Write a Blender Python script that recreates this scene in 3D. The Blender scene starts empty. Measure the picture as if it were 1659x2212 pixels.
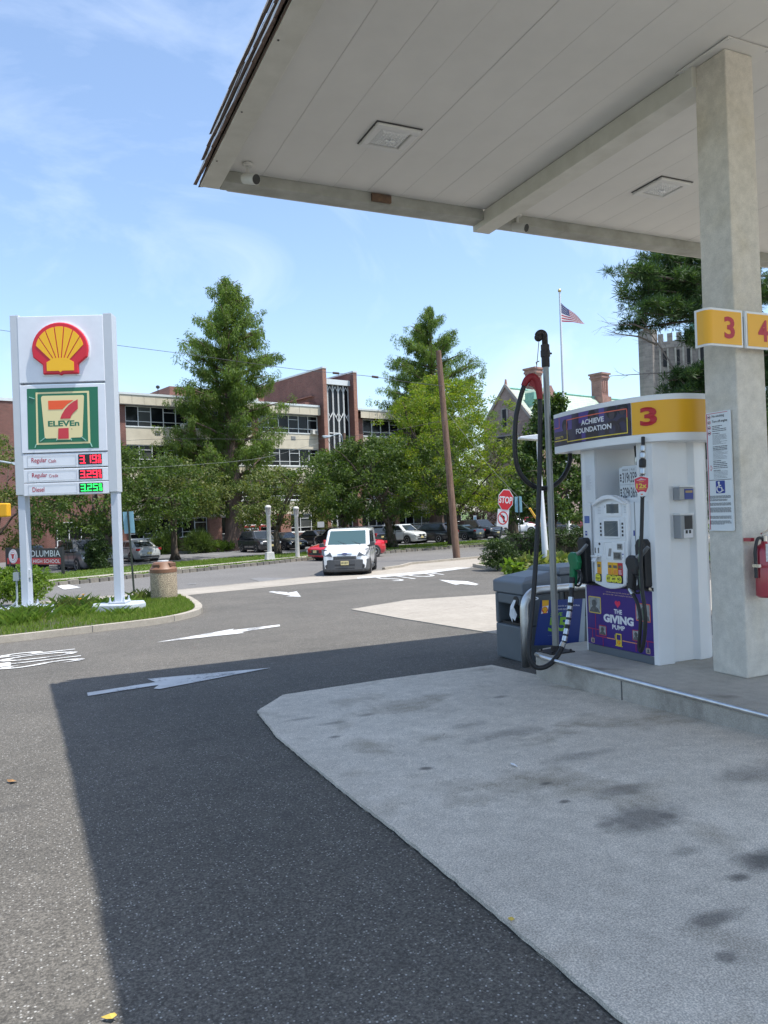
import bpy, bmesh, math, random
import numpy as np
from mathutils import Matrix, Vector, Euler
R = math.radians
random.seed(7)
sc = bpy.context.scene
col = sc.collection

# ------------------------------------------------------------------ camera, sky, sun, exposure
FPX, ROLL, YAW, EYE = 1662.0, 0.036, R(24.6), 1.6
FW = Vector((math.sin(YAW), math.cos(YAW), 0))
RT = Vector((math.cos(YAW), -math.sin(YAW), 0))
UPV = Vector((0, 0, 1))
CR = RT * math.cos(ROLL) - UPV * math.sin(ROLL)
CU = UPV * math.cos(ROLL) + RT * math.sin(ROLL)
CAM = Vector((0, 0, EYE))
cd = bpy.data.cameras.new('camera')
cam = bpy.data.objects.new('camera', cd)
col.objects.link(cam)
cd.sensor_fit = 'VERTICAL'
cd.sensor_height = 24.0
cd.sensor_width = 18.0
cd.lens = 24.0 * FPX / 2212.0
cd.clip_start = 0.05
cd.clip_end = 3000
mw = Matrix.Identity(4)
for i in range(3):
    mw[i][0], mw[i][1], mw[i][2], mw[i][3] = CR[i], CU[i], -FW[i], CAM[i]
cam.matrix_world = mw
sc.camera = cam

SUN_AZ, SUN_EL = R(-44), R(68.2)          # azimuth measured from +X towards +Y
SUND = Vector((math.cos(SUN_AZ) * math.cos(SUN_EL), math.sin(SUN_AZ) * math.cos(SUN_EL), math.sin(SUN_EL)))
world = bpy.data.worlds.new('World')
sc.world = world
world.use_nodes = True
nt = world.node_tree
nt.nodes.clear()
N = nt.nodes.new
out = N('ShaderNodeOutputWorld')
bg = N('ShaderNodeBackground')
bg.inputs['Strength'].default_value = 0.15
sky = N('ShaderNodeTexSky')
sky.sky_type = 'NISHITA'
sky.sun_disc = False
sky.sun_elevation = SUN_EL
sky.sun_rotation = math.atan2(SUND.x, SUND.y)
sky.altitude = 0
sky.air_density = 1.0
sky.dust_density = 1.0
sky.ozone_density = 1.5
# thin wispy cirrus: stretched noise on the sky direction
tc = N('ShaderNodeTexCoord')
mp = N('ShaderNodeMapping')
mp.inputs['Rotation'].default_value = (0.2, 0.5, 0.6)
mp.inputs['Scale'].default_value = (1.0, 3.2, 2.0)
nz = N('ShaderNodeTexNoise')
nz.inputs['Scale'].default_value = 2.3
nz.inputs['Detail'].default_value = 7
nz.inputs['Roughness'].default_value = 0.58
nz.inputs['Distortion'].default_value = 0.9
rp = N('ShaderNodeValToRGB')
rp.color_ramp.elements[0].position = 0.50
rp.color_ramp.elements[0].color = (0.06, 0.06, 0.06, 1)
rp.color_ramp.elements[1].position = 0.80
rp.color_ramp.elements[1].color = (0.42, 0.42, 0.42, 1)
hs = N('ShaderNodeHueSaturation')
hs.inputs['Saturation'].default_value = 1.06
hs.inputs['Hue'].default_value = 0.499
hs.inputs['Value'].default_value = 0.80
mx = N('ShaderNodeMixRGB')
mx.inputs['Color2'].default_value = (3.9, 4.3, 5.0, 1)
L = nt.links.new
L(tc.outputs['Generated'], mp.inputs['Vector'])
L(mp.outputs['Vector'], nz.inputs['Vector'])
L(nz.outputs['Fac'], rp.inputs['Fac'])
L(rp.outputs['Color'], mx.inputs['Fac'])
L(sky.outputs['Color'], hs.inputs['Color'])
L(hs.outputs['Color'], mx.inputs['Color1'])
L(mx.outputs['Color'], bg.inputs['Color'])
L(bg.outputs['Background'], out.inputs['Surface'])
sl = bpy.data.lights.new('sun', 'SUN')
sl.energy = 2.9
sl.angle = R(0.5)
sl.color = (1.0, 0.96, 0.9)
so = bpy.data.objects.new('sun', sl)
so.rotation_euler = SUND.to_track_quat('Z', 'Y').to_euler()
so.location = (0, 0, 60)
col.objects.link(so)
sc.view_settings.view_transform = 'Standard'
sc.view_settings.look = 'None'
sc.view_settings.gamma = 1
sc.view_settings.use_curve_mapping = False
sc.view_settings.exposure = 1.14
sc.cycles.max_bounces = 8
sc.cycles.diffuse_bounces = 4
sc.cycles.use_denoising = True

# ------------------------------------------------------------------ survey: sight lines from the camera to real planes
KN = [(-160, 0), (3.5, 0), (6.5, -.1), (9.5, -.25), (13, -.42), (18, -.6), (24, -.76), (30, -.86), (40, -.98), (60, -1.2), (75, -1.25), (600, -1.25)]
def g(Y):
    for (a, za), (b, zb) in zip(KN, KN[1:]):
        if Y <= b: return za + (zb - za) * (Y - a) / (b - a)
    return KN[-1][1]
def ray(x, y): return FW + CR * ((x - 829.5) / FPX) + CU * ((1106 - y) / FPX)
def at(x, y, D): return CAM + ray(x, y) * D
def gnd(x, y):
    d = ray(x, y); lo, hi = .5, 400.
    for _ in range(50):
        m = (lo + hi) / 2
        if EYE + d.z * m > g(d.y * m): lo = m
        else: hi = m
    return CAM + d * lo
def onz(x, y, z):
    d = ray(x, y); return CAM + d * ((z - EYE) / d.z)
class Plane:
    """a vertical plane through o along the horizontal direction d; uv() gives metres along d and height above o"""
    def __init__(s, o, d):
        s.o = Vector(o); s.d = Vector((d[0], d[1], 0)).normalized(); s.n = Vector((-s.d.y, s.d.x, 0))
    def uv(s, x, y):
        q = ray(x, y); t = (s.o - CAM).dot(s.n) / q.dot(s.n); p = CAM + q * t
        return (p - s.o).dot(s.d), p.z - s.o.z
    def rz(s): return math.atan2(s.d.y, s.d.x)

# ------------------------------------------------------------------ materials
MATS = {}
def mat(name, c, r=.6, m=0., var=0., sc_=4., c2=None, bump=0., bs=60., spec=None, emit=None, detail=5, coat=0., stretch=None):
    if name in MATS: return MATS[name]
    M = bpy.data.materials.new(name); M.use_nodes = True; MATS[name] = M
    t = M.node_tree; b = t.nodes['Principled BSDF']
    b.inputs['Roughness'].default_value = r; b.inputs['Metallic'].default_value = m
    if spec is not None: b.inputs['Specular IOR Level'].default_value = spec
    if coat: b.inputs['Coat Weight'].default_value = coat; b.inputs['Coat Roughness'].default_value = .06
    b.inputs['Base Color'].default_value = (*c, 1)
    if emit:
        b.inputs['Emission Color'].default_value = (*c, 1); b.inputs['Emission Strength'].default_value = emit
    if var or c2 or bump:
        co = t.nodes.new('ShaderNodeTexCoord'); src = co.outputs['Object']
        if stretch:
            mp = t.nodes.new('ShaderNodeMapping'); mp.inputs['Scale'].default_value = stretch
            t.links.new(src, mp.inputs['Vector']); src = mp.outputs['Vector']
    if var or c2:
        n = t.nodes.new('ShaderNodeTexNoise'); n.inputs['Scale'].default_value = sc_; n.inputs['Detail'].default_value = detail; n.inputs['Roughness'].default_value = .62
        rp = t.nodes.new('ShaderNodeValToRGB')
        a = c2 if c2 else tuple(max(0, k * (1 - var)) for k in c)
        e = c if c2 else tuple(min(1, k * (1 + var)) for k in c)
        rp.color_ramp.elements[0].position = .32; rp.color_ramp.elements[0].color = (*a, 1)
        rp.color_ramp.elements[1].position = .68; rp.color_ramp.elements[1].color = (*e, 1)
        t.links.new(src, n.inputs['Vector']); t.links.new(n.outputs['Fac'], rp.inputs['Fac']); t.links.new(rp.outputs['Color'], b.inputs['Base Color'])
    if bump:
        n2 = t.nodes.new('ShaderNodeTexNoise'); n2.inputs['Scale'].default_value = bs; n2.inputs['Detail'].default_value = 4
        bp = t.nodes.new('ShaderNodeBump'); bp.inputs['Strength'].default_value = bump; bp.inputs['Distance'].default_value = .02
        t.links.new(src, n2.inputs['Vector']); t.links.new(n2.outputs['Fac'], bp.inputs['Height']); t.links.new(bp.outputs['Normal'], b.inputs['Normal'])
    return M

class Nodes:
    def __init__(s, M): s.t = M.node_tree; s.b = s.t.nodes['Principled BSDF']
    def n(s, kind, ins=None, **kw):
        k = s.t.nodes.new(kind)
        for a, v in kw.items(): setattr(k, a, v)
        for i, v in (ins or {}).items():
            if hasattr(v, 'is_output') or isinstance(v, bpy.types.NodeSocket): s.t.links.new(v, k.inputs[i])
            else: k.inputs[i].default_value = v
        return k
    def ramp(s, fac, pts):
        k = s.t.nodes.new('ShaderNodeValToRGB'); e = k.color_ramp.elements
        while len(e) < len(pts): e.new(.5)
        for q, (p, c) in zip(e, pts): q.position = p; q.color = (*c, 1) if len(c) == 3 else c
        s.t.links.new(fac, k.inputs['Fac']); return k.outputs['Color']
    def mix(s, f, a, b_, blend='MIX'):
        k = s.t.nodes.new('ShaderNodeMixRGB'); k.blend_type = blend
        for i, v in (('Fac', f), ('Color1', a), ('Color2', b_)):
            if isinstance(v, bpy.types.NodeSocket): s.t.links.new(v, k.inputs[i])
            else: k.inputs[i].default_value = v if i == 'Fac' else (*v, 1)
        return k.outputs['Color']
    def noise(s, vec, scale, detail=4, rough=.6, dist=0.):
        k = s.n('ShaderNodeTexNoise', {'Vector': vec, 'Scale': scale, 'Detail': detail, 'Roughness': rough, 'Distortion': dist}); return k.outputs['Fac']
    def link(s, a, b_): s.t.links.new(a, b_)

def newmat(name, r=.8):
    M = bpy.data.materials.new(name); M.use_nodes = True; MATS[name] = M
    q = Nodes(M); q.b.inputs['Roughness'].default_value = r
    q.co = q.n('ShaderNodeTexCoord').outputs['Object']
    return M, q

def ground_mat(name, lo, hi, speck, speck_amt=.5, stain=None, stain_pts=(.60, .72), crack=0., fine=170., patch=.35, bump=.5, rough=.9, chips=False, spots=()):
    """weathered paving: blotches, fine aggregate, optional oil stains and hairline cracks"""
    M, q = newmat(name, rough)
    f1 = q.noise(q.co, patch, 6, .65)
    c = q.ramp(f1, [(.3, lo), (.7, hi)])
    f2 = q.noise(q.co, fine, 2, .7)
    c2 = q.ramp(f2, [(.36, tuple(k * (1 - speck_amt) for k in speck)), (.5, speck), (.66, tuple(k * (1 + speck_amt * 1.5) for k in speck))])
    c = q.mix(1., c, c2, 'MULTIPLY')
    if chips:
        vo = q.n('ShaderNodeTexVoronoi', {'Vector': q.co, 'Scale': 95.}); ch = q.n('ShaderNodeSeparateXYZ', {'Vector': vo.outputs['Color']}).outputs['X']
        m = q.n('ShaderNodeMath', {0: q.ramp(ch, [(.80, (0, 0, 0)), (.97, (1, 1, 1))]), 1: q.ramp(vo.outputs['Distance'], [(.25, (1, 1, 1)), (.5, (0, 0, 0))])}, operation='MULTIPLY').outputs[0]
        c = q.mix(m, c, (.42, .41, .38))
    f4 = q.noise(q.co, 9., 5, .7)
    c = q.mix(1., c, q.ramp(f4, [(.3, (.86, .86, .86)), (.7, (1.12, 1.12, 1.12))]), 'MULTIPLY')
    if stain:
        f3 = q.noise(q.co, 1.25, 5, .55, .35)
        m = q.ramp(f3, [(stain_pts[0], (0, 0, 0)), (stain_pts[1], (1, 1, 1))])
        c = q.mix(m, c, q.mix(1., c, stain, 'MULTIPLY'))
        f5 = q.noise(q.co, 7.5, 4, .6, .8)
        m2 = q.ramp(f5, [(.70, (0, 0, 0)), (.76, (1, 1, 1))])
        if spots: c = q.mix(m2, c, q.mix(1., c, tuple(k * .85 for k in stain), 'MULTIPLY'))
    if spots:      # spills and drips where they fell: soft uneven pools
        wob2 = q.noise(q.co, 6., 4, .65); tot = None
        for sx, sy, rx_, ry_, st in spots:
            mp_ = q.n('ShaderNodeMapping', {'Vector': q.co, 'Location': (-sx / rx_, -sy / ry_, 0), 'Scale': (1 / rx_, 1 / ry_, 0)})
            ln = q.n('ShaderNodeVectorMath', {0: mp_.outputs[0]}, operation='LENGTH').outputs['Value']
            dd = q.n('ShaderNodeMath', {0: wob2, 1: 1.5, 2: ln}, operation='MULTIPLY_ADD').outputs[0]
            k_ = q.ramp(dd, [(.0, (st, st, st)), (.62, (st, st, st)), (1., (0, 0, 0))])
            dd.node.use_clamp = False
            sc__ = q.n('ShaderNodeMath', {0: dd, 1: .55}, operation='MULTIPLY').outputs[0]; q.link(sc__, k_.node.inputs['Fac'])
            tot = k_ if tot is None else q.mix(1., tot, k_, 'LIGHTEN')
        c = q.mix(tot, c, (.06, .056, .05))
    if crack:
        wob = q.n('ShaderNodeTexNoise', {'Vector': q.co, 'Scale': 1.6, 'Detail': 5}).outputs['Color']
        vv = q.n('ShaderNodeVectorMath', {0: q.co, 1: wob}, operation='ADD').outputs[0]
        v = q.n('ShaderNodeTexVoronoi', {'Vector': vv, 'Scale': .38}, feature='DISTANCE_TO_EDGE').outputs['Distance']
        m = q.ramp(v, [(0, (1, 1, 1)), (crack, (0, 0, 0))])
        c = q.mix(m, c, q.mix(1., c, (.62, .60, .58), 'MULTIPLY'))
    q.link(c, q.b.inputs['Base Color'])
    bp = q.n('ShaderNodeBump', {'Strength': bump, 'Distance': .012, 'Height': f2})
    q.link(bp.outputs['Normal'], q.b.inputs['Normal'])
    return M

def brick_mat(name, c1, c2, mortar, w=.22, h=.075, scale=1.):
    M, q = newmat(name, .85)
    mp = q.n('ShaderNodeMapping', {'Vector': q.co, 'Rotation': (R(90), 0, 0)})
    # bricks run round corners: use x+y along the wall and z up
    sp = q.n('ShaderNodeSeparateXYZ', {'Vector': q.co})
    ad = q.n('ShaderNodeMath', {0: sp.outputs['X'], 1: sp.outputs['Y']}, operation='ADD').outputs[0]
    cb = q.n('ShaderNodeCombineXYZ', {'X': ad, 'Y': sp.outputs['Z'], 'Z': 0.})
    k = q.n('ShaderNodeTexBrick', {'Vector': cb.outputs[0], 'Color1': (*c1, 1), 'Color2': (*c2, 1), 'Mortar': (*mortar, 1), 'Scale': scale, 'Mortar Size': .009, 'Brick Width': w, 'Row Height': h, 'Bias': -.1})
    f = q.noise(q.co, .8, 5)
    c = q.mix(1., k.outputs['Color'], q.ramp(f, [(.3, (.8, .8, .8)), (.7, (1.15, 1.15, 1.15))]), 'MULTIPLY')
    q.link(c, q.b.inputs['Base Color'])
    return M

def leaf_mat(name, cols, trans=.35):
    """leaves: each leaf takes its own green; thin enough to glow a little against the light"""
    M = bpy.data.materials.new(name); M.use_nodes = True; t = M.node_tree; t.nodes.clear(); MATS[name] = M
    o = t.nodes.new('ShaderNodeOutputMaterial'); ge = t.nodes.new('ShaderNodeNewGeometry')
    rp = t.nodes.new('ShaderNodeValToRGB'); e = rp.color_ramp.elements
    while len(e) < len(cols): e.new(.5)
    for i, (q, c) in enumerate(zip(e, cols)): q.position = i / (len(cols) - 1); q.color = (*c, 1)
    t.links.new(ge.outputs['Random Per Island'], rp.inputs['Fac'])
    d = t.nodes.new('ShaderNodeBsdfPrincipled'); d.inputs['Roughness'].default_value = .55; d.inputs['Specular IOR Level'].default_value = .35
    tr = t.nodes.new('ShaderNodeBsdfTranslucent'); mx = t.nodes.new('ShaderNodeMixShader'); mx.inputs[0].default_value = trans
    br = t.nodes.new('ShaderNodeMixRGB'); br.blend_type = 'MULTIPLY'; br.inputs[0].default_value = 1; br.inputs[2].default_value = (1.5, 1.6, .7, 1)
    t.links.new(rp.outputs[0], d.inputs['Base Color']); t.links.new(rp.outputs[0], br.inputs[1]); t.links.new(br.outputs[0], tr.inputs['Color'])
    t.links.new(d.outputs[0], mx.inputs[1]); t.links.new(tr.outputs[0], mx.inputs[2]); t.links.new(mx.outputs[0], o.inputs['Surface'])
    return M

# ------------------------------------------------------------------ mesh building
_txt = {}
def text_geo(s, bold=0.):
    k = (s, bold)
    if k in _txt: return _txt[k]
    cu = bpy.data.curves.new('lettering', 'FONT'); cu.body = s; cu.size = 1; cu.offset = bold; cu.resolution_u = 3
    ob = bpy.data.objects.new('lettering', cu); col.objects.link(ob)
    dg = bpy.context.evaluated_depsgraph_get(); me = bpy.data.meshes.new_from_object(ob.evaluated_get(dg))
    v = [x.co.copy() for x in me.vertices]; f = [tuple(p.vertices) for p in me.polygons]
    bpy.data.objects.remove(ob); bpy.data.curves.remove(cu); bpy.data.meshes.remove(me)
    x0 = min(a.x for a in v); x1 = max(a.x for a in v); y0 = min(a.y for a in v); y1 = max(a.y for a in v)
    _txt[k] = (v, f, x0, x1, y0, y1); return _txt[k]

class MB:
    def __init__(s): s.v = []; s.f = []; s.m = []; s.M = Matrix()
    def add(s, vs, fs, mi=0):
        n = len(s.v); s.v += [s.M @ Vector(p) for p in vs]
        for q in fs: s.f.append(tuple(n + i for i in q)); s.m.append(mi)
        return s
    def box(s, x0, x1, y0, y1, z0, z1, mi=0):
        return s.add([(x0, y0, z0), (x1, y0, z0), (x1, y1, z0), (x0, y1, z0), (x0, y0, z1), (x1, y0, z1), (x1, y1, z1), (x0, y1, z1)],
                     [(3, 2, 1, 0), (4, 5, 6, 7), (0, 1, 5, 4), (1, 2, 6, 5), (2, 3, 7, 6), (3, 0, 4, 7)], mi)
    def prism(s, poly, z0, z1, mi=0, taper=None):
        n = len(poly); c = [sum(p[i] for p in poly) / n for i in (0, 1)]
        top = poly if taper is None else [(c[0] + (p[0] - c[0]) * taper, c[1] + (p[1] - c[1]) * taper) for p in poly]
        return s.add([(x, y, z0) for x, y in poly] + [(x, y, z1) for x, y in top],
                     [tuple(range(n - 1, -1, -1)), tuple(range(n, 2 * n))] + [(i, (i + 1) % n, n + (i + 1) % n, n + i) for i in range(n)], mi)
    def plate(s, poly, y0, y1, mi=0):
        """outline in the x-z plane (anticlockwise as seen from -y), thickness from y0 (front) to y1"""
        n = len(poly)
        return s.add([(x, y0, z) for x, z in poly] + [(x, y1, z) for x, z in poly],
                     [tuple(range(n)), tuple(range(2 * n - 1, n - 1, -1))] + [((i + 1) % n, i, n + i, n + (i + 1) % n) for i in range(n)], mi)
    def quad(s, a, b, c, d, mi=0): return s.add([a, b, c, d], [(0, 1, 2, 3)], mi)
    def tube(s, pts, r, n=8, mi=0, caps=True):
        pts = [Vector(p) for p in pts]; rs = r if isinstance(r, (list, tuple)) else [r] * len(pts)
        t0 = (pts[1] - pts[0]).normalized(); u = t0.orthogonal().normalized(); V = []; k0 = len(pts)
        for i, p in enumerate(pts):
            t = (pts[min(i + 1, k0 - 1)] - pts[max(i - 1, 0)]).normalized()
            u = (u - t * u.dot(t))
            u = u.normalized() if u.length > 1e-5 else t.orthogonal().normalized()
            w = t.cross(u)
            for k in range(n):
                a = 2 * math.pi * k / n; V.append(p + (u * math.cos(a) + w * math.sin(a)) * rs[i])
        F = [(i * n + k, i * n + (k + 1) % n, (i + 1) * n + (k + 1) % n, (i + 1) * n + k) for i in range(k0 - 1) for k in range(n)]
        if caps: F += [tuple(range(n - 1, -1, -1)), tuple((k0 - 1) * n + k for k in range(n))]
        return s.add(V, F, mi)
    def lathe(s, prof, n=20, c=(0, 0, 0), mi=0):
        V = [(c[0] + r_ * math.cos(2 * math.pi * k / n), c[1] + r_ * math.sin(2 * math.pi * k / n), c[2] + z) for r_, z in prof for k in range(n)]
        F = [(i * n + k, i * n + (k + 1) % n, (i + 1) * n + (k + 1) % n, (i + 1) * n + k) for i in range(len(prof) - 1) for k in range(n)]
        F += [tuple(range(n - 1, -1, -1)), tuple((len(prof) - 1) * n + k for k in range(n))]
        return s.add(V, F, mi)
    def ball(s, c, r, n=10, sq=(1, 1, 1), mi=0):
        prof = [(max(1e-4, math.sin(math.pi * i / (n // 2 + 1))), -math.cos(math.pi * i / (n // 2 + 1))) for i in range(n // 2 + 2)]
        M0 = s.M; s.M = M0 @ Matrix.Translation(c) @ Matrix.Diagonal((*[r * k for k in sq], 1)); s.lathe(prof, n, mi=mi); s.M = M0; return s
    def text(s, t, x0, x1, z0, z1, y=0., bold=0., mi=0, keep=None):
        """lettering on the x-z plane facing -y, fitted to the box; keep='l'|'c' keeps the letter shape"""
        v, f, a, b, c, d = text_geo(t, bold)
        sx, sz = (x1 - x0) / (b - a), (z1 - z0) / (d - c); ox = x0
        if keep:
            k = min(sx, sz); ox = x0 if keep == 'l' else x0 + ((x1 - x0) - k * (b - a)) / 2; sx = sz = k
        return s.add([(ox + (p.x - a) * sx, y, z0 + (p.y - c) * sz) for p in v], f, mi)
    def build(s, name, mats, parent=None, smooth=False, bevel=0., seg=2, label=None, kind=None, sm_angle=None):
        me = bpy.data.meshes.new(name); me.from_pydata([tuple(p) for p in s.v], [], s.f)
        for m_ in (mats if isinstance(mats, (list, tuple)) else [mats]): me.materials.append(m_)
        me.polygons.foreach_set('material_index', s.m)
        if smooth: me.polygons.foreach_set('use_smooth', [True] * len(me.polygons))
        me.update(); o = bpy.data.objects.new(name, me); col.objects.link(o)
        if smooth and sm_angle: me.set_sharp_from_angle(angle=R(sm_angle))
        if parent: o.parent = parent
        if bevel:
            b = o.modifiers.new('bevel', 'BEVEL'); b.width = bevel; b.segments = seg; b.limit_method = 'ANGLE'; b.angle_limit = R(40)
        if label: o['label'] = label
        if kind: o['kind'] = kind
        return o

def tag(o, label, cat, group=None):
    o['label'] = label; o['category'] = cat
    if group: o['group'] = group
    return o
def thing(name, label, cat, loc=(0, 0, 0), rz=0., group=None):
    o = bpy.data.objects.new(name, None); o.empty_display_size = .2; col.objects.link(o)
    o.location = loc; o.rotation_euler = (0, 0, rz); return tag(o, label, cat, group)
def copy_mesh(o, parent, loc=None, name=None):
    c = o.copy(); col.objects.link(c); c.parent = parent
    if loc is not None: c.location = loc
    return c
def dup(root, loc, rz, label=None):
    r = root.copy(); col.objects.link(r); r.location = loc; r.rotation_euler = (0, 0, rz)
    if label: r['label'] = label
    for ch in root.children:
        c = ch.copy(); col.objects.link(c); c.parent = r
        for gch in ch.children:
            d = gch.copy(); col.objects.link(d); d.parent = c
    return r
def rrect(x0, x1, z0, z1, r, n=4):
    P = []
    for cx, cz, a0 in ((x1 - r, z0 + r, -90), (x1 - r, z1 - r, 0), (x0 + r, z1 - r, 90), (x0 + r, z0 + r, 180)):
        for i in range(n + 1):
            a = R(a0 + 90 * i / n); P.append((cx + r * math.cos(a), cz + r * math.sin(a)))
    return P
def arc(cx, cz, r, a0, a1, n=8): return [(cx + r * math.cos(R(a0 + (a1 - a0) * i / n)), cz + r * math.sin(R(a0 + (a1 - a0) * i / n))) for i in range(n + 1)]
def smooth_path(pts, n=8):
    """Catmull-Rom through the points"""
    P = [Vector(p) for p in pts]; P = [P[0] * 2 - P[1]] + P + [P[-1] * 2 - P[-2]]; o = []
    for i in range(1, len(P) - 2):
        a, b, c, d = P[i - 1:i + 3]
        for k in range(n):
            t = k / n; o.append(.5 * ((2 * b) + (c - a) * t + (2 * a - 5 * b + 4 * c - d) * t * t + (3 * b - a - 3 * c + d) * t ** 3))
    o.append(P[-2]); return o

def drape(name, poly, off, m, kind='structure', skirt=0., parent=None, extra=None):
    """a paving sheet that follows the fall of the ground exactly; skirt gives it a side face"""
    bm = bmesh.new(); vs = [bm.verts.new((p[0], p[1], 0)) for p in poly]; f = bm.faces.new(vs)
    if f.normal.z < 0: f.normal_flip()
    bm.normal_update()
    if f.normal.z < 0: bmesh.ops.reverse_faces(bm, faces=[f])
    for Y, _ in KN[1:-1]:
        bmesh.ops.bisect_plane(bm, geom=bm.verts[:] + bm.edges[:] + bm.faces[:], plane_co=(0, Y, 0), plane_no=(0, 1, 0), dist=1e-5)
    bmesh.ops.triangulate(bm, faces=bm.faces[:])
    for v in bm.verts: v.co.z = g(v.co.y) + off
    if skirt:
        be = [e for e in bm.edges if len(e.link_faces) == 1]
        r_ = bmesh.ops.extrude_edge_only(bm, edges=be)
        for v in [x for x in r_['geom'] if isinstance(x, bmesh.types.BMVert)]: v.co.z -= skirt
    bmesh.ops.recalc_face_normals(bm, faces=bm.faces[:]) if skirt else None
    me = bpy.data.meshes.new(name); bm.to_mesh(me); bm.free(); me.materials.append(m)
    o = bpy.data.objects.new(name, me); col.objects.link(o)
    if kind: o['kind'] = kind
    if parent: o.parent = parent
    return o
def offset_line(pts, d):
    """polyline moved sideways by d (left positive), in the ground plane"""
    o = []
    for i, p in enumerate(pts):
        a = Vector(pts[max(i - 1, 0)][:2]); b = Vector(pts[min(i + 1, len(pts) - 1)][:2]); t = (b - a).normalized()
        o.append((p[0] - t.y * d, p[1] + t.x * d))
    return o
def resample(pts, step):
    o = [Vector(pts[0][:2])]; acc = 0.
    P = [Vector(p[:2]) for p in pts]
    L_ = [0.]
    for a, b in zip(P, P[1:]): L_.append(L_[-1] + (b - a).length)
    n = max(1, round(L_[-1] / step)); o = []
    for k in range(n + 1):
        s_ = L_[-1] * k / n; i = 0
        while i < len(L_) - 2 and L_[i + 1] < s_: i += 1
        o.append(P[i].lerp(P[i + 1], (s_ - L_[i]) / max(1e-9, L_[i + 1] - L_[i])))
    return o
# ================================================================== GROUND
def gnd2(x, y, off):
    d = ray(x, y); lo, hi = .5, 400.
    for _ in range(50):
        m = (lo + hi) / 2
        if EYE + d.z * m > g(d.y * m) + off: lo = m
        else: hi = m
    return CAM + d * lo
SPOTS_A = [(*gnd(x, y)[:2], rx, ry, st) for x, y, rx, ry, st in ((227, 1989, .07, .05, .5), (15, 1747, .14, .06, .5), (140, 2205, .16, .06, .45), (300, 1700, .10, .05, .4), (420, 1600, .3, .08, .3), (700, 1490, .35, .1, .3), (980, 1450, .4, .12, .4), (880, 1420, .3, .1, .35), (330, 1660, .05, .04, .5), (620, 1760, .06, .05, .45), (860, 2080, .07, .05, .4), (520, 1330, .5, .12, .3), (640, 1320, .4, .1, .3))]
ASPH = ground_mat('asphalt', (.080, .074, .063), (.118, .108, .092), (1, 1, 1), .40, fine=85., patch=.5, stain=(.78, .78, .80), stain_pts=(.66, .80), chips=True, spots=SPOTS_A)
STREET = ground_mat('street_asphalt', (.13, .124, .116), (.16, .153, .143), (1, 1, 1), .3, fine=60., patch=.3)
SPOTS = [(*gnd(x, y)[:2], rx, ry, st) for x, y, rx, ry, st in ((1390, 1775, .30, .16, .62), (1440, 1770, .10, .07, .7), (1100, 1590, .38, .13, .42), (1010, 1572, .2, .1, .35), (1545, 1996, .17, .06, .65), (1655, 1870, .16, .1, .8), (715, 1568, .13, .06, .42), (722, 1598, .07, .045, .6), (920, 1667, .06, .04, .75), (650, 1558, .16, .05, .4), (1340, 1715, .24, .08, .42), (1250, 1640, .3, .1, .35), (1080, 1510, .14, .06, .5), (1600, 1905, .06, .04, .7), (1620, 1680, .3, .12, .45), (1310, 1790, .1, .06, .55), (790, 1550, .1, .05, .4), (1480, 1850, .12, .06, .4), (1570, 2080, .06, .04, .6), (1180, 1700, .05, .03, .6), (1220, 1740, .04, .03, .7))]
CONC = ground_mat('concrete', (.50, .45, .375), (.66, .60, .505), (1, 1, 1), .3, stain=(.60, .58, .54), stain_pts=(.54, .68), spots=SPOTS, fine=140., patch=.6, bump=.25)
CONC2 = ground_mat('pale_concrete', (.29, .262, .22), (.37, .335, .285), (1, 1, 1), .10, crack=.0015, fine=110., patch=.7, bump=.2)
ISLC = ground_mat('island_concrete', (.34, .315, .27), (.45, .42, .365), (1, 1, 1), .12, stain=(.5, .49, .47), fine=120., patch=1.1, bump=.25)
KERB = ground_mat('kerb_concrete', (.30, .27, .22), (.40, .36, .30), (1, 1, 1), .12, fine=110., patch=1.2, bump=.25)
GRASSM = mat('grass_soil', (.075, .12, .025), .95, var=.45, sc_=3.)
def paint_mat():
    M, q = newmat('road_paint', .75)
    f = q.noise(q.co, 26., 6, .75); f2 = q.noise(q.co, 3.0, 4, .6)
    a = q.n('ShaderNodeMath', {0: f, 1: f2}, operation='ADD').outputs[0]
    m = q.ramp(a, [(.86, (0, 0, 0)), (.98, (1, 1, 1))])
    f3 = q.noise(q.co, 4., 4)
    q.link(q.mix(m, (.22, .22, .22), q.ramp(f3, [(.3, (.50, .50, .48)), (.7, (.66, .66, .64))])), q.b.inputs['Base Color'])
    return M
PAINT = paint_mat()

drape('ground', [(-400, -150), (500, -150), (500, 590), (-400, 590)], -.03, GRASSM)
FK = [(-60, 4), (-8, 29.2), (.4, 33.6), (3.0, 35.0), (8.8, 38.7), (11.3, 40.1), (14, 41.8), (20.2, 44.3), (25.5, 45.6), (29, 46.3), (40, 48.9), (70, 56.5), (160, 79)]
FK = [(p.x, p.y) for p in smooth_path([(a, b, 0) for a, b in FK], 4)]
up_ = [(-60, 9), (-30, 17.5), (-8, 23.5), (0, 26.2), (4.4, 27.0), (10.8, 29.2), (13.6, 29.8), (14.8, 30.6), (16, 32.0), (18.6, 32.75), (21, 33.4), (40, 38.6), (160, 70)]
lo_ = [(-60, 6), (-30, 14.5), (-8, 20.7), (0, 23.6), (4.1, 24.3), (9.4, 25.6), (12.1, 26.1), (16.8, 27.7), (21, 29), (40, 34.6), (160, 66)]
drape('street', [(-60, -2), (160, 58)] + FK[::-1], -.012, STREET)
drape('forecourt', [(-60, -60), (60, -60), (60, 38)] + [p for p in lo_[::-1] if -60 < p[0] < 40] + [(-60, 7)], -.004, ASPH)
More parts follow.
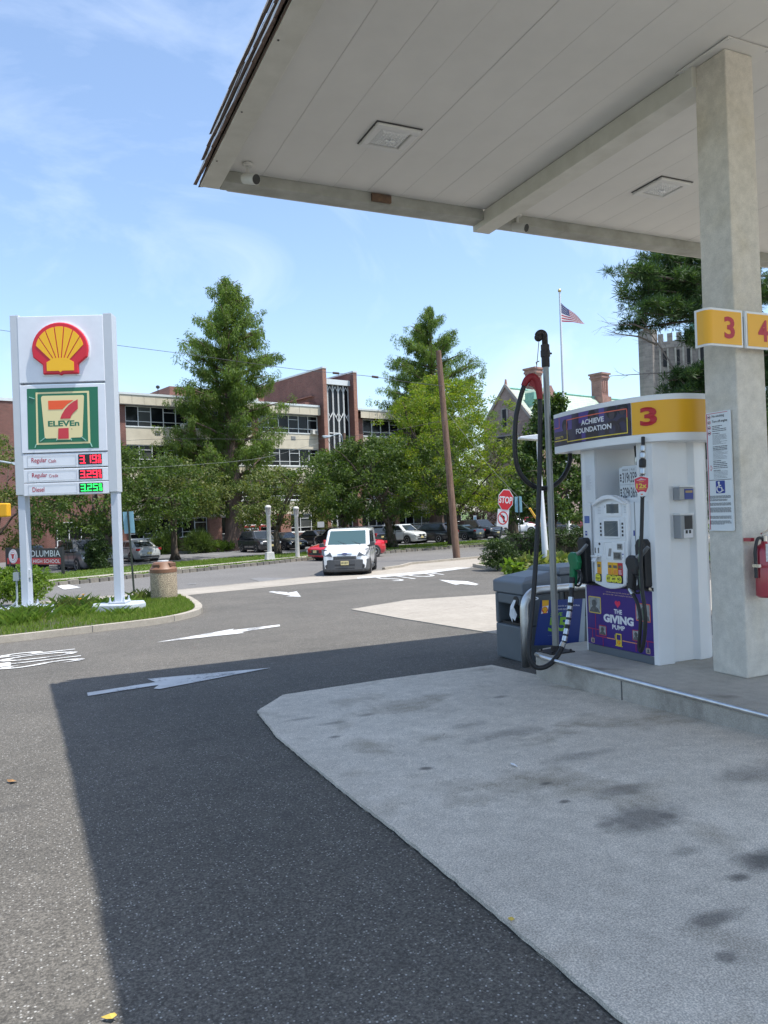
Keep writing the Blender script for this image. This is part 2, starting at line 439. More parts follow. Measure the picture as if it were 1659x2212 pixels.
drape('pavement', lo_ + up_[::-1], .002, CONC2)
# raised kerb where the pavement meets the street again
kl = up_[6:]
drape('kerb', kl + offset_line(kl, .16)[::-1], .10, KERB, skirt=.12)
# dropped kerb seam across the driveway
sm = [p for p in up_[3:7]]
drape('kerb_seam', offset_line(sm, -.22) + offset_line(sm, -.12)[::-1], .006, mat('seam', (.23, .21, .19), .9, var=.3, sc_=9.))

# --- the verge across the street: granite block kerb, grass strip, pavement, lawn
def strip(name, a, b, off, m, **k): return drape(name, offset_line(FK, a) + offset_line(FK, b)[::-1], off, m, **k)
strip('verge', .28, 1.25, .10, GRASSM)
strip('pavement', 1.25, 2.6, .11, CONC2)
strip('lawn', 2.6, 7.6, .11, GRASSM, skirt=.15)
kerb_core = strip('granite_kerb', .04, .26, .02, mat('mortar', (.25, .24, .22), .95, var=.3))
GRAN = mat('granite', (.21, .19, .16), .85, c2=(.12, .112, .10), sc_=5., bump=.3, bs=25.)
GRAN2 = mat('granite_pale', (.27, .24, .195), .85, c2=(.17, .155, .13), sc_=5., bump=.3, bs=25.)
blk = []
for k in range(5):
    rr = random.Random(k); b = MB()
    b.prism(rrect(-.22, .22, -.14, .14, .05, 2), 0, .22 + .03 * rr.random())
    o = b.build('granite_block', GRAN if k % 2 else GRAN2, bevel=.02, seg=1); me = o.data; bpy.data.objects.remove(o); blk.append(me)
kp = resample([p for p in FK if -6 < p[0] < 62], .46)
for i, (a, b) in enumerate(zip(kp, kp[1:])):
    if i >= 150: break
    c = (a + b) / 2; t = (b - a).normalized(); n_ = Vector((-t.y, t.x))
    o = bpy.data.objects.new('granite_block', blk[random.randrange(5)]); col.objects.link(o); o.parent = kerb_core
    p = c + n_ * .14; o.location = (p.x, p.y, g(p.y) - .09 + random.uniform(-.015, .015)); o.rotation_euler = (random.uniform(-.05, .05), random.uniform(-.05, .05), math.atan2(t.y, t.x) + random.uniform(-.04, .04))
    o.scale = (random.uniform(.93, 1.0), 1, random.uniform(.95, 1.1))

# --- school drive and car park
drape('car_park', offset_line(FK, 7.4) + [(200, 160), (-60, 70)], -.006, mat('car_park_asphalt', (.165, .165, .165), .9, c2=(.135, .135, .135), sc_=.6, bump=.3, bs=90.))
for k in range(9):      # faded stall lines
    a = at(420 + 66 * k, 1190, 62 + k * 2.2); a = Vector((a.x, a.y)); d = Vector((.22, -.97)); w = Vector((.97, .22)) * .06
    drape('stall_line', [a - w, a + w, a + w + d * 4.6, a - w + d * 4.6], .004, PAINT)

# --- concrete fuelling slab, far slab, pump island
_rr = random.Random(12)
_edge = resample([(1.6, -6), (1.6, 2.83), (1.59, 4.07), (1.62, 5.6), (1.72, 6.55), (2.13, 7.12), (3.3, 7.21), (4.52, 7.19)], .05)
_rag = [(p.x + _rr.uniform(-.004, .004), p.y + _rr.uniform(-.004, .004)) for p in _edge]
drape('slab_gap', [(1.6, -40)] + [(p[0] + d_[0], p[1] + d_[1]) for p, d_ in zip(_rag, [(-.003 - .006 * _rr.random(), .004) for i in range(len(_rag))])] + [(4.52, -40)], .001, mat('gap_dirt', (.035, .034, .03), .95))
drape('fuelling_slab', [(1.6, -40)] + _rag + [(4.52, -40)], .02, CONC, skirt=.03)
drape('fuelling_slab', [(6.55, -40), (13, -40), (13, 7.2), (6.55, 7.2)], .016, CONC, skirt=.04)
drape('far_slab', [(6.3, 15.7), (6.25, 12.5), (6.15, 9.6), (16, 9.3), (16, 15.2), (10.4, 16.1), (8.2, 16.7)], .012, CONC2, skirt=.03)
isl = [(4.42, -6), (6.5, -6), (6.5, 5.9), (6.3, 6.3), (5.9, 6.55), (5.1, 6.6), (4.66, 6.5), (4.46, 6.28), (4.40, 6.0)]
b = MB(); b.prism([(x, y) for x, y in isl], -.4, .15); b.build('pump_island', ISLC, bevel=.025, kind='structure')
# joints in the kerb face and its steel edging
steel = mat('brushed_steel', (.62, .63, .64), .32, 1., var=.12, sc_=14.)
b = MB(); b.tube([(4.415, -6, .152), (4.405, 3, .152), (4.395, 5.9, .152), (4.41, 6.1, .152), (4.45, 6.26, .152)], .021, 8); b.build('edge_trim', steel, kind='structure', smooth=True)
for y in (5.0, 2.0):
    b = MB(); b.box(4.398, 4.42, y, y + .012, -.1, .128); b.build('kerb_joint', mat('joint', (.12, .12, .115), .9), kind='structure')

# --- planted island by the price sign
GI = [(-30, 9.6), (-8, 13.6), (-.6, 15.5), (1, 15.95), (2.3, 16.4), (3.1, 17.2), (3.6, 18.4), (3.9, 20.6), (4.0, 23.2), (3.4, 24.0), (2.2, 24.1), (0, 23.3), (-8, 20.4), (-30, 14.2)]
GIc = [(p.x, p.y) for p in smooth_path([(a, b, 0) for a, b in GI[1:10]], 5)]
GI2 = GI[:1] + GIc + GI[10:]
drape('kerb', GIc + offset_line(GIc, .17)[::-1], .12, KERB, skirt=.14)
for k_ in range(3, len(GIc) - 3, 7):
    a_, c_ = Vector(GIc[k_]), Vector(offset_line(GIc, .17)[k_]); t_ = (Vector(GIc[k_ + 1]) - Vector(GIc[k_ - 1])).normalized() * .008
    drape('kerb_joint', [a_ - t_ - (c_ - a_) * .02, a_ + t_ - (c_ - a_) * .02, c_ + t_, c_ - t_], .1225, mat('joint', (.12, .12, .115), .9), skirt=.12)
drape('planting_bed', [GI[0]] + offset_line(GIc, .16) + GI[10:], .10, mat('bed_soil', (.07, .085, .03), .95, c2=(.035, .028, .02), sc_=2.5), skirt=.1)
# --- planted island by the stop sign
HI = [(34, 33.0), (21, 29.1), (17.3, 28.2), (16.7, 27.6), (16.3, 26.2), (16.05, 24.2), (16.3, 21.8), (17.5, 20.0), (34, 20.0)]
HIc = [(p.x, p.y) for p in smooth_path([(a, b, 0) for a, b in HI[1:8]], 5)]
drape('kerb', HIc + offset_line(HIc, .17)[::-1], .12, KERB, skirt=.14)
drape('planting_bed', [HI[0]] + offset_line(HIc, .16) + HI[8:], .10, mat('bed_soil', (0, 0, 0)), skirt=.1)

# --- painted markings
def paint(name, px): return drape(name, [gnd(x, y)[:2] for x, y in px], .004, PAINT)
paint('arrow_marking', [(188, 1497), (336, 1474), (318, 1467), (585, 1443), (345, 1489), (332, 1488), (343, 1480), (190, 1504)])
paint('arrow_marking', [(337, 1388), (505, 1358.5), (503, 1361.5), (604, 1349.5), (605, 1353), (520, 1365.5), (528, 1367.5), (470, 1374)])
paint('arrow_marking', [(650, 1289), (618, 1289), (628, 1286.5), (612, 1284.5), (580, 1279), (588, 1277), (619, 1279.5), (622, 1281), (641, 1277.5)])
paint('arrow_marking', [(948, 1252.5), (1010, 1256), (1034, 1262), (1028, 1264.5), (995, 1261.5), (985, 1264)])
sl_ = [gnd(x, y)[:2] for x, y in [(772, 1250.5), (900, 1241.5), (1024, 1226.0), (985, 1226.5), (890, 1236.5), (772, 1247)]]
drape('stop_line', sl_, .005, PAINT)
def painted_word(word, bl, br, tl, name, bold=.018):
    """letters laid on the paving between three surveyed corners"""
    v, f, a, b_, c, d = text_geo(word, bold)
    P0, P1, P2 = [Vector(gnd(*q)[:2]) for q in (bl, br, tl)]
    bm = bmesh.new(); vs = []
    for p in v:
        q = P0 + (P1 - P0) * ((p.x - a) / (b_ - a)) + (P2 - P0) * ((p.y - c) / (d - c)); vs.append(bm.verts.new((q.x, q.y, 0)))
    for q in f:
        try: bm.faces.new([vs[i] for i in q])
        except ValueError: pass
    for Y, _ in KN[1:-1]:
        bmesh.ops.bisect_plane(bm, geom=bm.verts[:] + bm.edges[:] + bm.faces[:], plane_co=(0, Y, 0), plane_no=(0, 1, 0), dist=1e-5)
    for w in bm.verts: w.co.z = g(w.co.y) + .006
    bm.normal_update()
    for q in bm.faces:
        if q.normal.z < 0: q.normal_flip()
    me = bpy.data.meshes.new(name); bm.to_mesh(me); bm.free(); me.materials.append(PAINT)
    o = bpy.data.objects.new(name, me); col.objects.link(o); o['kind'] = 'structure'
painted_word('STOP', (858, 1256), (978, 1239), (806, 1248), 'painted_word', .0)
painted_word('STOP', (186, 1426), (160, 1398), (-6, 1449), 'painted_word', .006)
paint('crossing_bar', [(123, 1266), (146, 1262), (175, 1269), (139, 1274)])
# manhole lids and patches in the street
mh = mat('iron_lid', (.10, .095, .09), .7, .3, var=.3)
for px in ([(540, 1250), (560, 1247.5), (630, 1248), (640, 1253), (560, 1256)], [(404, 1261), (424, 1259), (424, 1261.5), (406, 1263)]):
    drape('road_patch', [gnd(*p)[:2] for p in px], .000, mat('patch_asphalt', (.17, .168, .165), .9, var=.25, sc_=8.))
# ================================================================== SCHOOL
FA = at(253, 847.5, 65)
FP = Plane((FA.x, FA.y, 0), FW * math.cos(R(51.5)) + RT * math.sin(R(51.5)))
ZB = -1.27
BRICK = brick_mat('red_brick', (.20, .068, .05), (.135, .046, .036), (.22, .17, .145))
BRICK_D = brick_mat('orange_brick', (.33, .13, .08), (.25, .09, .06), (.30, .25, .21))
CREAM = mat('cream_panel', (.58, .52, .40), .8, var=.10, sc_=1.3)
COPE = mat('white_coping', (.62, .66, .66), .55, var=.06)
FRAME = mat('window_frame', (.70, .71, .69), .5)
GLASSM = mat('dark_glass', (.010, .011, .013), .08, spec=.22)
GLASSP = mat('blind_glass', (.075, .078, .075), .18, spec=.4)
AC = mat('air_unit_shell', (.62, .60, .54), .6, var=.08)
DARK = mat('dark_void', (.02, .02, .022), .8)
sch = thing('school_building', 'long brick and cream school block with ribbon windows and a tall glazed stair tower', 'building', (FP.o.x, FP.o.y, ZB), FP.rz())
def zz(z): return z - ZB
def sb(name, m, s0, s1, y0, y1, z0, z1, **k):
    b = MB(); b.box(s0, s1, y0, y1, zz(z0), zz(z1)); return b.build(name, m, sch, **k)
sb('wall', BRICK, .05, 40, .35, 18, ZB, 12.2)
sb('wall', BRICK, -30, .04, .02, 16, ZB, 11.25)
sb('coping', COPE, -30, .0, -.05, 16.1, 11.26, 11.5)
# brick piers and cream spandrels
piers = [(0, .62), (6.3, 6.98), (12.7, 13.4)]
for a, b in piers: sb('brick_pier', BRICK, a, b, -.02, .34, 3.12, 11.49)
sb('brick_pier', BRICK, 25.2, 25.9, 0, .34, 3.12, 11.49); sb('brick_pier', BRICK, 32, 32.7, 0, .34, 3.12, 11.49)
bays = [(.63, 6.29), (6.99, 12.69), (13.41, 20.2), (25.91, 31.99), (32.71, 39.9)]
fl = [(9.70, 11.45), (6.45, 8.13), (3.10, 4.82)]
pane_cache = {}
def window(s0, s1, z0, z1, n, parent=sch, y=.12, low=.42, top=True, fm=FRAME):
    b = MB(); f = .055
    b.box(s0, s1, y - .05, y + .1, zz(z0), zz(z0) + f); b.box(s0, s1, y - .05, y + .1, zz(z1) - f, zz(z1))
    w = (s1 - s0) / n
    for i in range(n + 1):
        x = s0 + w * i; x = min(max(x, s0 + f / 2), s1 - f / 2); b.box(x - f / 2, x + f / 2, y - .06, y + .1, zz(z0) + f, zz(z1) - f)
    for i in range(n):
        b.box(s0 + w * i + f / 2, s0 + w * (i + 1) - f / 2, y - .04, y + .1, zz(z0 + low), zz(z0 + low) + f * .9)
        if top and i % 2: b.box(s0 + w * i + f / 2, s0 + w * (i + 1) - f / 2, y - .04, y + .1, zz(z1 - .45), zz(z1 - .45) + f * .8)
    b.box(s0 - .02, s1 + .02, y - .16, y + .02, zz(z0) - .07, zz(z0))
    fr = b.build('window', fm, parent)
    for i in range(n):
        for a, c, m in ((z0 + f, z0 + low, 0), (z0 + low + f * .9, z1 - f, 0)):
            key = (round(w - f, 2), round(c - a, 2), bool(random.random() < .13))
            if key not in pane_cache:
                q = MB(); q.box(-(w - f) / 2, (w - f) / 2, 0, .02, 0, c - a); o = q.build('pane', GLASSP if key[2] else GLASSM); pane_cache[key] = o.data; bpy.data.objects.remove(o)
            o = bpy.data.objects.new('pane', pane_cache[key]); col.objects.link(o); o.parent = fr; o.location = (s0 + w * (i + .5), y + .03, zz(a))
            o.rotation_euler = (random.uniform(-.006, .006), 0, random.uniform(-.01, .01))
    return fr
for a, b in bays:
    n = 5 if b - a < 6.5 else 6
    for z0, z1 in fl: window(a, b, z0, z1, n)
    for z0, z1 in ((8.14, 9.62), (4.83, 6.37), (1.74, 3.02)):
        sb('spandrel_panel', CREAM, a - .0, b + .0, .0, .33, z0, z1)
    # fascia: cream panels with open joints under a white coping
    w = (b - a + .66) / 6
    for i in range(6):
        sb('fascia_panel', CREAM, a - .64 + w * i + .012, a - .64 + w * (i + 1) - .012, -.55, -.47, 11.52, 12.3)
sb('fascia_return', CREAM, 20.0, 20.06, -.46, .3, 11.52, 12.3)
sb('roof', COPE, -.05, 20.1, -.6, 16, 12.31, 12.5)
sb('roof', COPE, 24.6, 41, -.6, 16, 12.31, 12.5)
sb('soffit', mat('soffit_grey', (.5, .5, .48), .7), 0, 20.1, -.54, .3, 11.50, 11.515)
for s in (3.16, 9.2, 17.0):
    for z in (9.05, 5.75):
        b = MB(); b.box(s, s + .52, -.03, .0, zz(z), zz(z + .34))
        for k in range(5): b.box(s + .03, s + .49, -.05, -.03, zz(z + .04 + k * .06), zz(z + .07 + k * .06))
        b.build('wall_vent', mat('vent_grey', (.36, .35, .33), .6), sch)
for s, z in ((5.55, 9.62), (5.62, 6.38), (19.3, 9.62), (12.0, 6.4)):
    b = MB(); b.box(s, s + .62, -.42, .1, zz(z), zz(z + .44), 0)
    for k in range(6): b.box(s + .28, s + .58, -.435, -.42, zz(z + .06 + k * .055), zz(z + .085 + k * .055), 1)
    b.build('air_conditioner', [AC, DARK], sch)
# ground floor: brick dado, dark ribbon windows, double doors in a red frame
sb('dado', BRICK, .05, 7.85, -.03, .34, ZB, .0); sb('dado', BRICK, 16.5, 24.2, -.03, .34, ZB, -.12); sb('dado', BRICK, 26, 40, -.03, .34, ZB, -.3)
for a, b in ((7.86, 9.06), (15.3, 16.45), (24.3, 25.1), (36.1, 36.6), (29.6, 30.2)): sb('brick_pier', BRICK_D, a, b, -.35, .34, ZB, 1.73)
window(.7, 7.8, .04, 1.7, 6); window(16.5, 24.2, -.06, 1.7, 6); window(25.2, 29.5, -.25, 1.7, 4); window(30.3, 36.0, -.25, 1.7, 5); window(36.7, 39.9, -.25, 1.7, 3)
window(9.1, 11.0, -1.1, 1.7, 3, low=1.2)
sb('door', DARK, 4.55, 5.3, .02, .1, ZB, .9)
redm = mat('red_paint', (.45, .03, .04), .5)
b = MB()
for s in (11.2, 13.05, 15.05): b.box(s, s + .16, -.1, .2, 0, zz(1.73))
b.box(11.36, 13.05, -.1, .2, zz(.62), zz(.76)); b.box(13.21, 15.05, -.1, .2, zz(.62), zz(.76)); b.build('door_frame', redm, sch)
for s in (11.4, 12.25):
    b = MB(); b.box(s, s + .1, -.04, .05, 0, zz(.55)); b.box(s + .68, s + .78, -.04, .05, 0, zz(.55)); b.box(s + .1, s + .68, -.04, .05, zz(.43), zz(.55)); b.box(s + .1, s + .68, -.04, .05, 0, .35)
    d_ = b.build('door', mat('white_door', (.7, .72, .72), .5), sch)
    b = MB(); b.box(s + .1, s + .68, 0, .02, .35, zz(.43)); b.build('pane', GLASSM, d_)
window(13.25, 15.0, -1.0, .6, 2, low=.8); window(11.4, 15.0, .8, 1.7, 4, low=.4)
# left wing: steel doors, one window, awning
b = MB()
for k in range(3): b.box(-7.9 + k * .62, -7.32 + k * .62, -.06, .0, 0.05, zz(1.35))
b.build('steel_door', mat('brown_door', (.13, .06, .045), .6, var=.15), sch)
window(-5.3, -1.5, -.2, 1.7, 4, y=-.1)
sb('lintel', COPE, -5.45, -1.35, -.08, 0, -.45, -.3)
# stair tower: two brick fins, glazed screen with pointed tracery
sb('tower_fin', BRICK, 20.26, 20.68, -1.0, 14, ZB, 16.15); sb('tower_fin', BRICK, 24.05, 24.48, -1.0, 14, ZB, 16.05)
sb('fin_lit_front', BRICK_D, 20.255, 20.685, -1.12, -1.003, ZB, 16.15); sb('fin_lit_front', BRICK_D, 24.045, 24.485, -1.12, -1.003, ZB, 16.05)  # orange sunlight on the fin fronts put into the brick colour
sb('coping', COPE, 20.22, 20.72, -1.16, 14, 16.16, 16.32); sb('coping', COPE, 24.01, 24.52, -1.16, 14, 16.06, 16.22)
sb('tower_wall', BRICK, 20.69, 24.04, .4, 14, ZB, 14.6)
sb('canopy_beam', COPE, 20.69, 24.1, -.5, .4, 14.75, 15.28)
sb('ledge', BRICK_D, 19.9, 20.255, 0.6, 9, 13.55, 13.65)
b = MB(); b.box(19.0, 20.25, .36, 9, zz(12.5), zz(12.9)); b.build('parapet', BRICK, sch)
tg = sb('stair_glazing', GLASSM, 20.7, 24.03, -.1, -.08, ZB, 14.74)
b = MB(); W5 = (24.03 - 20.7) / 5
for i in range(6):
    x = 20.7 + W5 * i
    for dx in ((-.06, .03) if 0 < i < 5 else ((0.02,) if i == 0 else (-.08,))): b.box(x + dx, x + dx + .05, -.22, -.1, 0, zz(14.74))
for i in range(5):
    x0 = 20.7 + W5 * i + .05; x1 = x0 + W5 - .1; xm = (x0 + x1) / 2
    for (a, c) in (((x0, 14.1), (xm, 14.6)), ((xm, 14.6), (x1, 14.1)), ((x0, 11.9), (xm, 11.45)), ((xm, 11.45), (x1, 11.9)), ((x0, 12.0) if i % 2 == 0 else (x1, 12.0), (x1, 11.0) if i % 2 == 0 else (x0, 11.0))):
        b.tube([(a[0], -.17, zz(a[1])), (c[0], -.17, zz(c[1]))], .035, 4)
    for z in ([8.3, 6.3, 3.9], [9.8, 6.0, 2.6], [9.8, 6.1, 1.8], [8.3, 6.2, 3.1], [8.4, 4.4, 2.1])[i]: b.box(x0, x1, -.2, -.1, zz(z), zz(z) + .09)
b.build('tracery', FRAME, tg)
# roof plant: penthouse and mast
sb('penthouse', BRICK, 6.8, 17, 5, 12, 12.3, 14.3); sb('louvre', mat('louvre_grey', (.5, .5, .47), .6), 11.5, 16.2, 4.86, 4.98, 12.6, 13.7)
b = MB()
for k in range(9): b.box(11.5, 16.2, 4.76, 4.85, zz(12.62 + k * .12), zz(12.68 + k * .12))
b.build('louvre', COPE, sch)
b = MB(); b.tube([(4.0, 1, zz(12.5)), (4.0, 1, zz(13.3))], .03, 6); b.ball((4.0, 1, zz(13.4)), .16, 8, (1.2, 1, 1)); b.build('roof_mast', DARK, sch)

# ================================================================== OLD GOTHIC SCHOOL HALL
e1 = FP.d; nn = FP.n
HB = brick_mat('hall_brick', (.34, .25, .21), (.27, .19, .165), (.38, .34, .31), .5, .16)
HB2 = brick_mat('hall_chimney_brick', (.36, .19, .15), (.29, .15, .125), (.36, .30, .27), .5, .16)
STONE = mat('hall_stone', (.42, .38, .33), .85, c2=(.26, .24, .21), sc_=1.2)
COPPER = mat('copper_edge', (.20, .42, .34), .6, var=.2)
def slate_mat():
    M, q = newmat('green_slate', .7)
    sp = q.n('ShaderNodeSeparateXYZ', {'Vector': q.co}); cb = q.n('ShaderNodeCombineXYZ', {'X': sp.outputs['X'], 'Y': sp.outputs['Z'], 'Z': 0.})
    k = q.n('ShaderNodeTexBrick', {'Vector': cb.outputs[0], 'Color1': (.42, .50, .40, 1), 'Color2': (.34, .43, .34, 1), 'Mortar': (.22, .28, .22, 1), 'Scale': 1., 'Mortar Size': .02, 'Brick Width': .7, 'Row Height': .32})
    q.link(k.outputs['Color'], q.b.inputs['Base Color']); return M
SLATE = slate_mat()
hall_o = at(1093, 842, 100)
hall = thing('gothic_hall', 'old brown brick hall with steep pale green roofs and tall chimneys', 'building', (hall_o.x, hall_o.y, ZB), FP.rz())
HP = Plane((hall_o.x, hall_o.y, 0), e1)
def hz(z): return z - ZB
RZ = at(1093, 836, 100).z; HW = 4.2; EV = RZ - HW * 1.12
b = MB(); b.prism([(0, -HW), (52, -HW), (52, HW), (0, HW)], 0, hz(EV) - .01); b.build('wall', HB, hall)
def gable(x0, x1, m):   # triangular wall across the building
    b = MB(); b.add([(x0, -HW, hz(EV)), (x0, HW, hz(EV)), (x0, 0, hz(RZ)), (x1, -HW, hz(EV)), (x1, HW, hz(EV)), (x1, 0, hz(RZ))], [(0, 2, 1), (3, 4, 5), (0, 3, 5, 2), (1, 2, 5, 4), (0, 1, 4, 3)]); return b.build('gable', m, hall)
gable(-.05, .5, HB)
b = MB(); o_ = .35
for sg in (-1, 1): b.tube([(-.1, sg * (HW + .2), hz(EV) - .1), (-.1, 0, hz(RZ) + .25)], .22, 4)
b.build('gable_coping', STONE, hall)
b = MB(); b.tube([(0, 0, hz(RZ)), (0, 0, hz(RZ) + 1.0)], [.28, .12], 6); b.build('finial', HB2, hall)
b = MB()
b.add([(.5, -HW - .4, hz(EV) - .3), (52, -HW - .4, hz(EV) - .3), (52, 0, hz(RZ) - .15), (.5, 0, hz(RZ) - .15), (.5, HW + .4, hz(EV) - .3), (52, HW + .4, hz(EV) - .3)], [(0, 1, 2, 3), (3, 2, 5, 4), (0, 3, 4), (1, 5, 2)])
b.build('roof', SLATE, hall)
b = MB(); b.tube([(.5, 0, hz(RZ) - .12), (30, 0, hz(RZ) - .12)], .16, 6); b.build('ridge', COPPER, hall)
# window in the gable
b = MB(); b.box(-.16, -.06, -.3, .9, hz(EV) - .8, hz(EV) + 2.0, 0); b.box(-.22, -.16, 0.0, .6, hz(EV) - .6, hz(EV) + 1.8, 1); b.build('window', [STONE, DARK], hall)
b = MB(); b.box(-.16, -.06, -2.0, 2.0, hz(EV) - 5, hz(EV) - 1.5, 0); b.box(-.22, -.16, -1.75, 1.75, hz(EV) - 4.8, hz(EV) - 1.7, 1); b.build('window', [STONE, DARK], hall)
# cross gable facing the street
gs, gz = HP.uv(1191, 832); gx = gs
gu, gzz = Plane((hall_o.x - nn.x * (HW + .5), hall_o.y - nn.y * (HW + .5), 0), e1).uv(1191, 832)
b = MB(); gw = 2.1; gb = gzz - gw * 1.45
b.plate([(gu - gw, 0), (gu + gw, 0), (gu + gw, hz(gb)), (gu, hz(gzz)), (gu - gw, hz(gb))], -HW - .5, -HW + .5); b.build('cross_gable', HB2, hall)
b = MB(); b.add([(gu - gw - .1, -HW - .45, hz(gb)), (gu + gw + .1, -HW - .45, hz(gb)), (gu, -HW - .45, hz(gzz) - .1), (gu, 0, hz(gzz) - .1), (gu - gw - .1, 0, hz(gb)), (gu + gw + .1, 0, hz(gb))], [(0, 2, 3, 4), (2, 1, 5, 3)]); b.build('roof', SLATE, hall)
b = MB(); b.plate([(gu - .25, hz(gb) - 2.2), (gu + .25, hz(gb) - 2.2), (gu + .25, hz(gb) + .6), (gu, hz(gb) + 1.1), (gu - .25, hz(gb) + .6)], -HW - .56, -HW - .51); b.build('slit_window', DARK, hall)
b = MB(); b.plate([(gu - .4, hz(gb) - 2.5), (gu + .4, hz(gb) - 2.5), (gu + .4, hz(gb) - 2.2), (gu - .4, hz(gb) - 2.2)], -HW - .62, -HW - .51); b.build('sill', STONE, hall)
def chimney(px0, px1, ytop, ybot, D):
    p = at((px0 + px1) / 2, ytop, D); w = (px1 - px0) / FPX * D * .5; q = p - hall_o; u = q.dot(e1); v = q.dot(nn); zt = p.z; zb = at(px0, ybot, D).z
    b = MB(); M0 = Matrix.Translation((u, v, 0)); b.M = M0
    k = .72
    b.box(-w * .62, w * .62, -w * k, w * k, hz(EV), hz(zt) - 1.1)
    b.box(-w * .85, w * .85, -w * (k + .22), w * (k + .22), hz(EV), hz(zb) - .6)
    for i, e in enumerate((.06, .16, .10, .24)): b.box(-w * (.62 + e), w * (.62 + e), -w * (k + e), w * (k + e), hz(zt) - 1.1 + i * .25, hz(zt) - .85 + i * .25)
    for sx in (-.35, 0, .35): b.box(w * sx - .12, w * sx + .12, -w * (k + .1), -w * k, hz(zb), hz(zt) - 1.3)
    b.build('chimney', HB2, hall)
chimney(1134, 1170, 794, 848, 104); chimney(1276, 1313, 806, 850, 112)
b = MB(); p = at(1140, 845, 100) - hall_o; u, v = p.dot(e1), p.dot(nn); b.box(u - .6, u + 1.2, v - 1.5, v, hz(EV), hz(RZ) - 1.0); b.build('flashing', COPPER, hall)
sb2 = MB(); sb2.box(2.2, 2.8, -HW - .9, -HW + .1, 0, hz(EV) - .4); sb2.box(.0, .6, -HW - .5, -HW + .1, 0, hz(EV) - 1.2); sb2.build('buttress', STONE, hall)
# castellated tower behind the pine
TP0 = at(1388, 800, 118); tw = thing('stone_tower', 'grey stone castle-like tower with battlements behind the pine boughs', 'tower', (TP0.x, TP0.y, ZB), R(-49))
TZ = at(1392, 727, 118).z; TU = at(1392, 715, 118).z
TST = brick_mat('tower_stone', (.30, .26, .23), (.21, .18, .165), (.32, .29, .26), .9, .35)
b = MB(); b.box(.0, 11, 0, 11, 0, hz(TZ) - 1.2); b.build('wall', TST, tw)
b = MB(); b.prism([(-.5, 1.1), (-.5, .2), (.2, -.5), (1.6, -.5), (2.2, .2), (2.2, 1.4), (1.2, 2)], 0, hz(TU)); b.build('stair_turret', TST, tw, label='slim corner turret')
b = MB()
for k in range(7): b.box(2.4 + k * 1.3, 3.15 + k * 1.3, -.15, .35, hz(TZ) - 1.2, hz(TZ))
b.box(2.25, 11, -.12, .3, hz(TZ) - 2.2, hz(TZ) - 1.19); b.build('battlement', TST, tw)
b = MB()
for k in range(8):
    b.box(2.5 + k * 1.1, 2.75 + k * 1.1, -.3, 0, hz(TZ) - 9, hz(TZ) - 2.3)
b.build('buttress', STONE, tw)
for k in range(5):
    for z in (5.0, 10.):
        b = MB(); b.box(3.0 + k * 1.7, 3.7 + k * 1.7, -.05, .1, hz(TZ) - z, hz(TZ) - z + 2.4); b.build('slit_window', DARK, tw)
b = MB(); b.prism([(7.0, 3), (10, 3), (10, 6), (7.0, 6)], hz(TZ) - 1.3, hz(TZ) + 1.4, 0); b.ball((8.5, 4.5, hz(TZ) + 1.4), 1.9, 10, (1, 1, 1.0)); b.build('cupola', COPPER, tw)
# ================================================================== PLANTS
RNG = np.random.default_rng(11)
BARK = mat('bark', (.13, .10, .075), .95, c2=(.05, .04, .032), sc_=3.5, bump=.8, bs=9., stretch=(3, 3, .5))
BARK_R = mat('red_bark', (.20, .135, .10), .95, c2=(.075, .05, .04), sc_=4., bump=.9, bs=9., stretch=(3, 3, .35))
L_CHERRY = leaf_mat('cherry_leaves', [(.038, .070, .015), (.056, .098, .021), (.095, .14, .03), (.07, .105, .03)], .42)
L_OLIVE = leaf_mat('olive_leaves', [(.06, .09, .022), (.09, .125, .03), (.13, .16, .042), (.16, .16, .045)])
L_LOCUST = leaf_mat('locust_leaves', [(.085, .145, .014), (.125, .19, .018), (.165, .22, .024), (.24, .235, .035)], .5)
L_RED = leaf_mat('redwood_leaves', [(.08, .14, .032), (.11, .175, .038), (.145, .205, .045), (.11, .155, .035)], .5)
L_MAPLE = leaf_mat('maple_leaves', [(.025, .055, .012), (.04, .08, .018), (.065, .11, .022), (.09, .13, .03)])
L_PINE = leaf_mat('pine_needles', [(.024, .058, .02), (.038, .08, .024), (.06, .11, .03), (.08, .13, .038)], .3)
L_HEDGE = leaf_mat('hedge_leaves', [(.022, .042, .012), (.035, .065, .015), (.055, .09, .022)], .25)
L_LIGHT = leaf_mat('bright_leaves', [(.075, .135, .018), (.12, .20, .025), (.17, .24, .035)], .45)
L_PURPLE = leaf_mat('purple_leaves', [(.045, .022, .024), (.07, .035, .034), (.05, .045, .03)], .3)
L_HOSTA = leaf_mat('hosta_leaves', [(.09, .14, .03), (.15, .18, .045), (.22, .22, .08)], .4)
GRASSL = leaf_mat('grass_blades', [(.10, .165, .025), (.145, .225, .032), (.19, .265, .045), (.24, .25, .085)], .45)

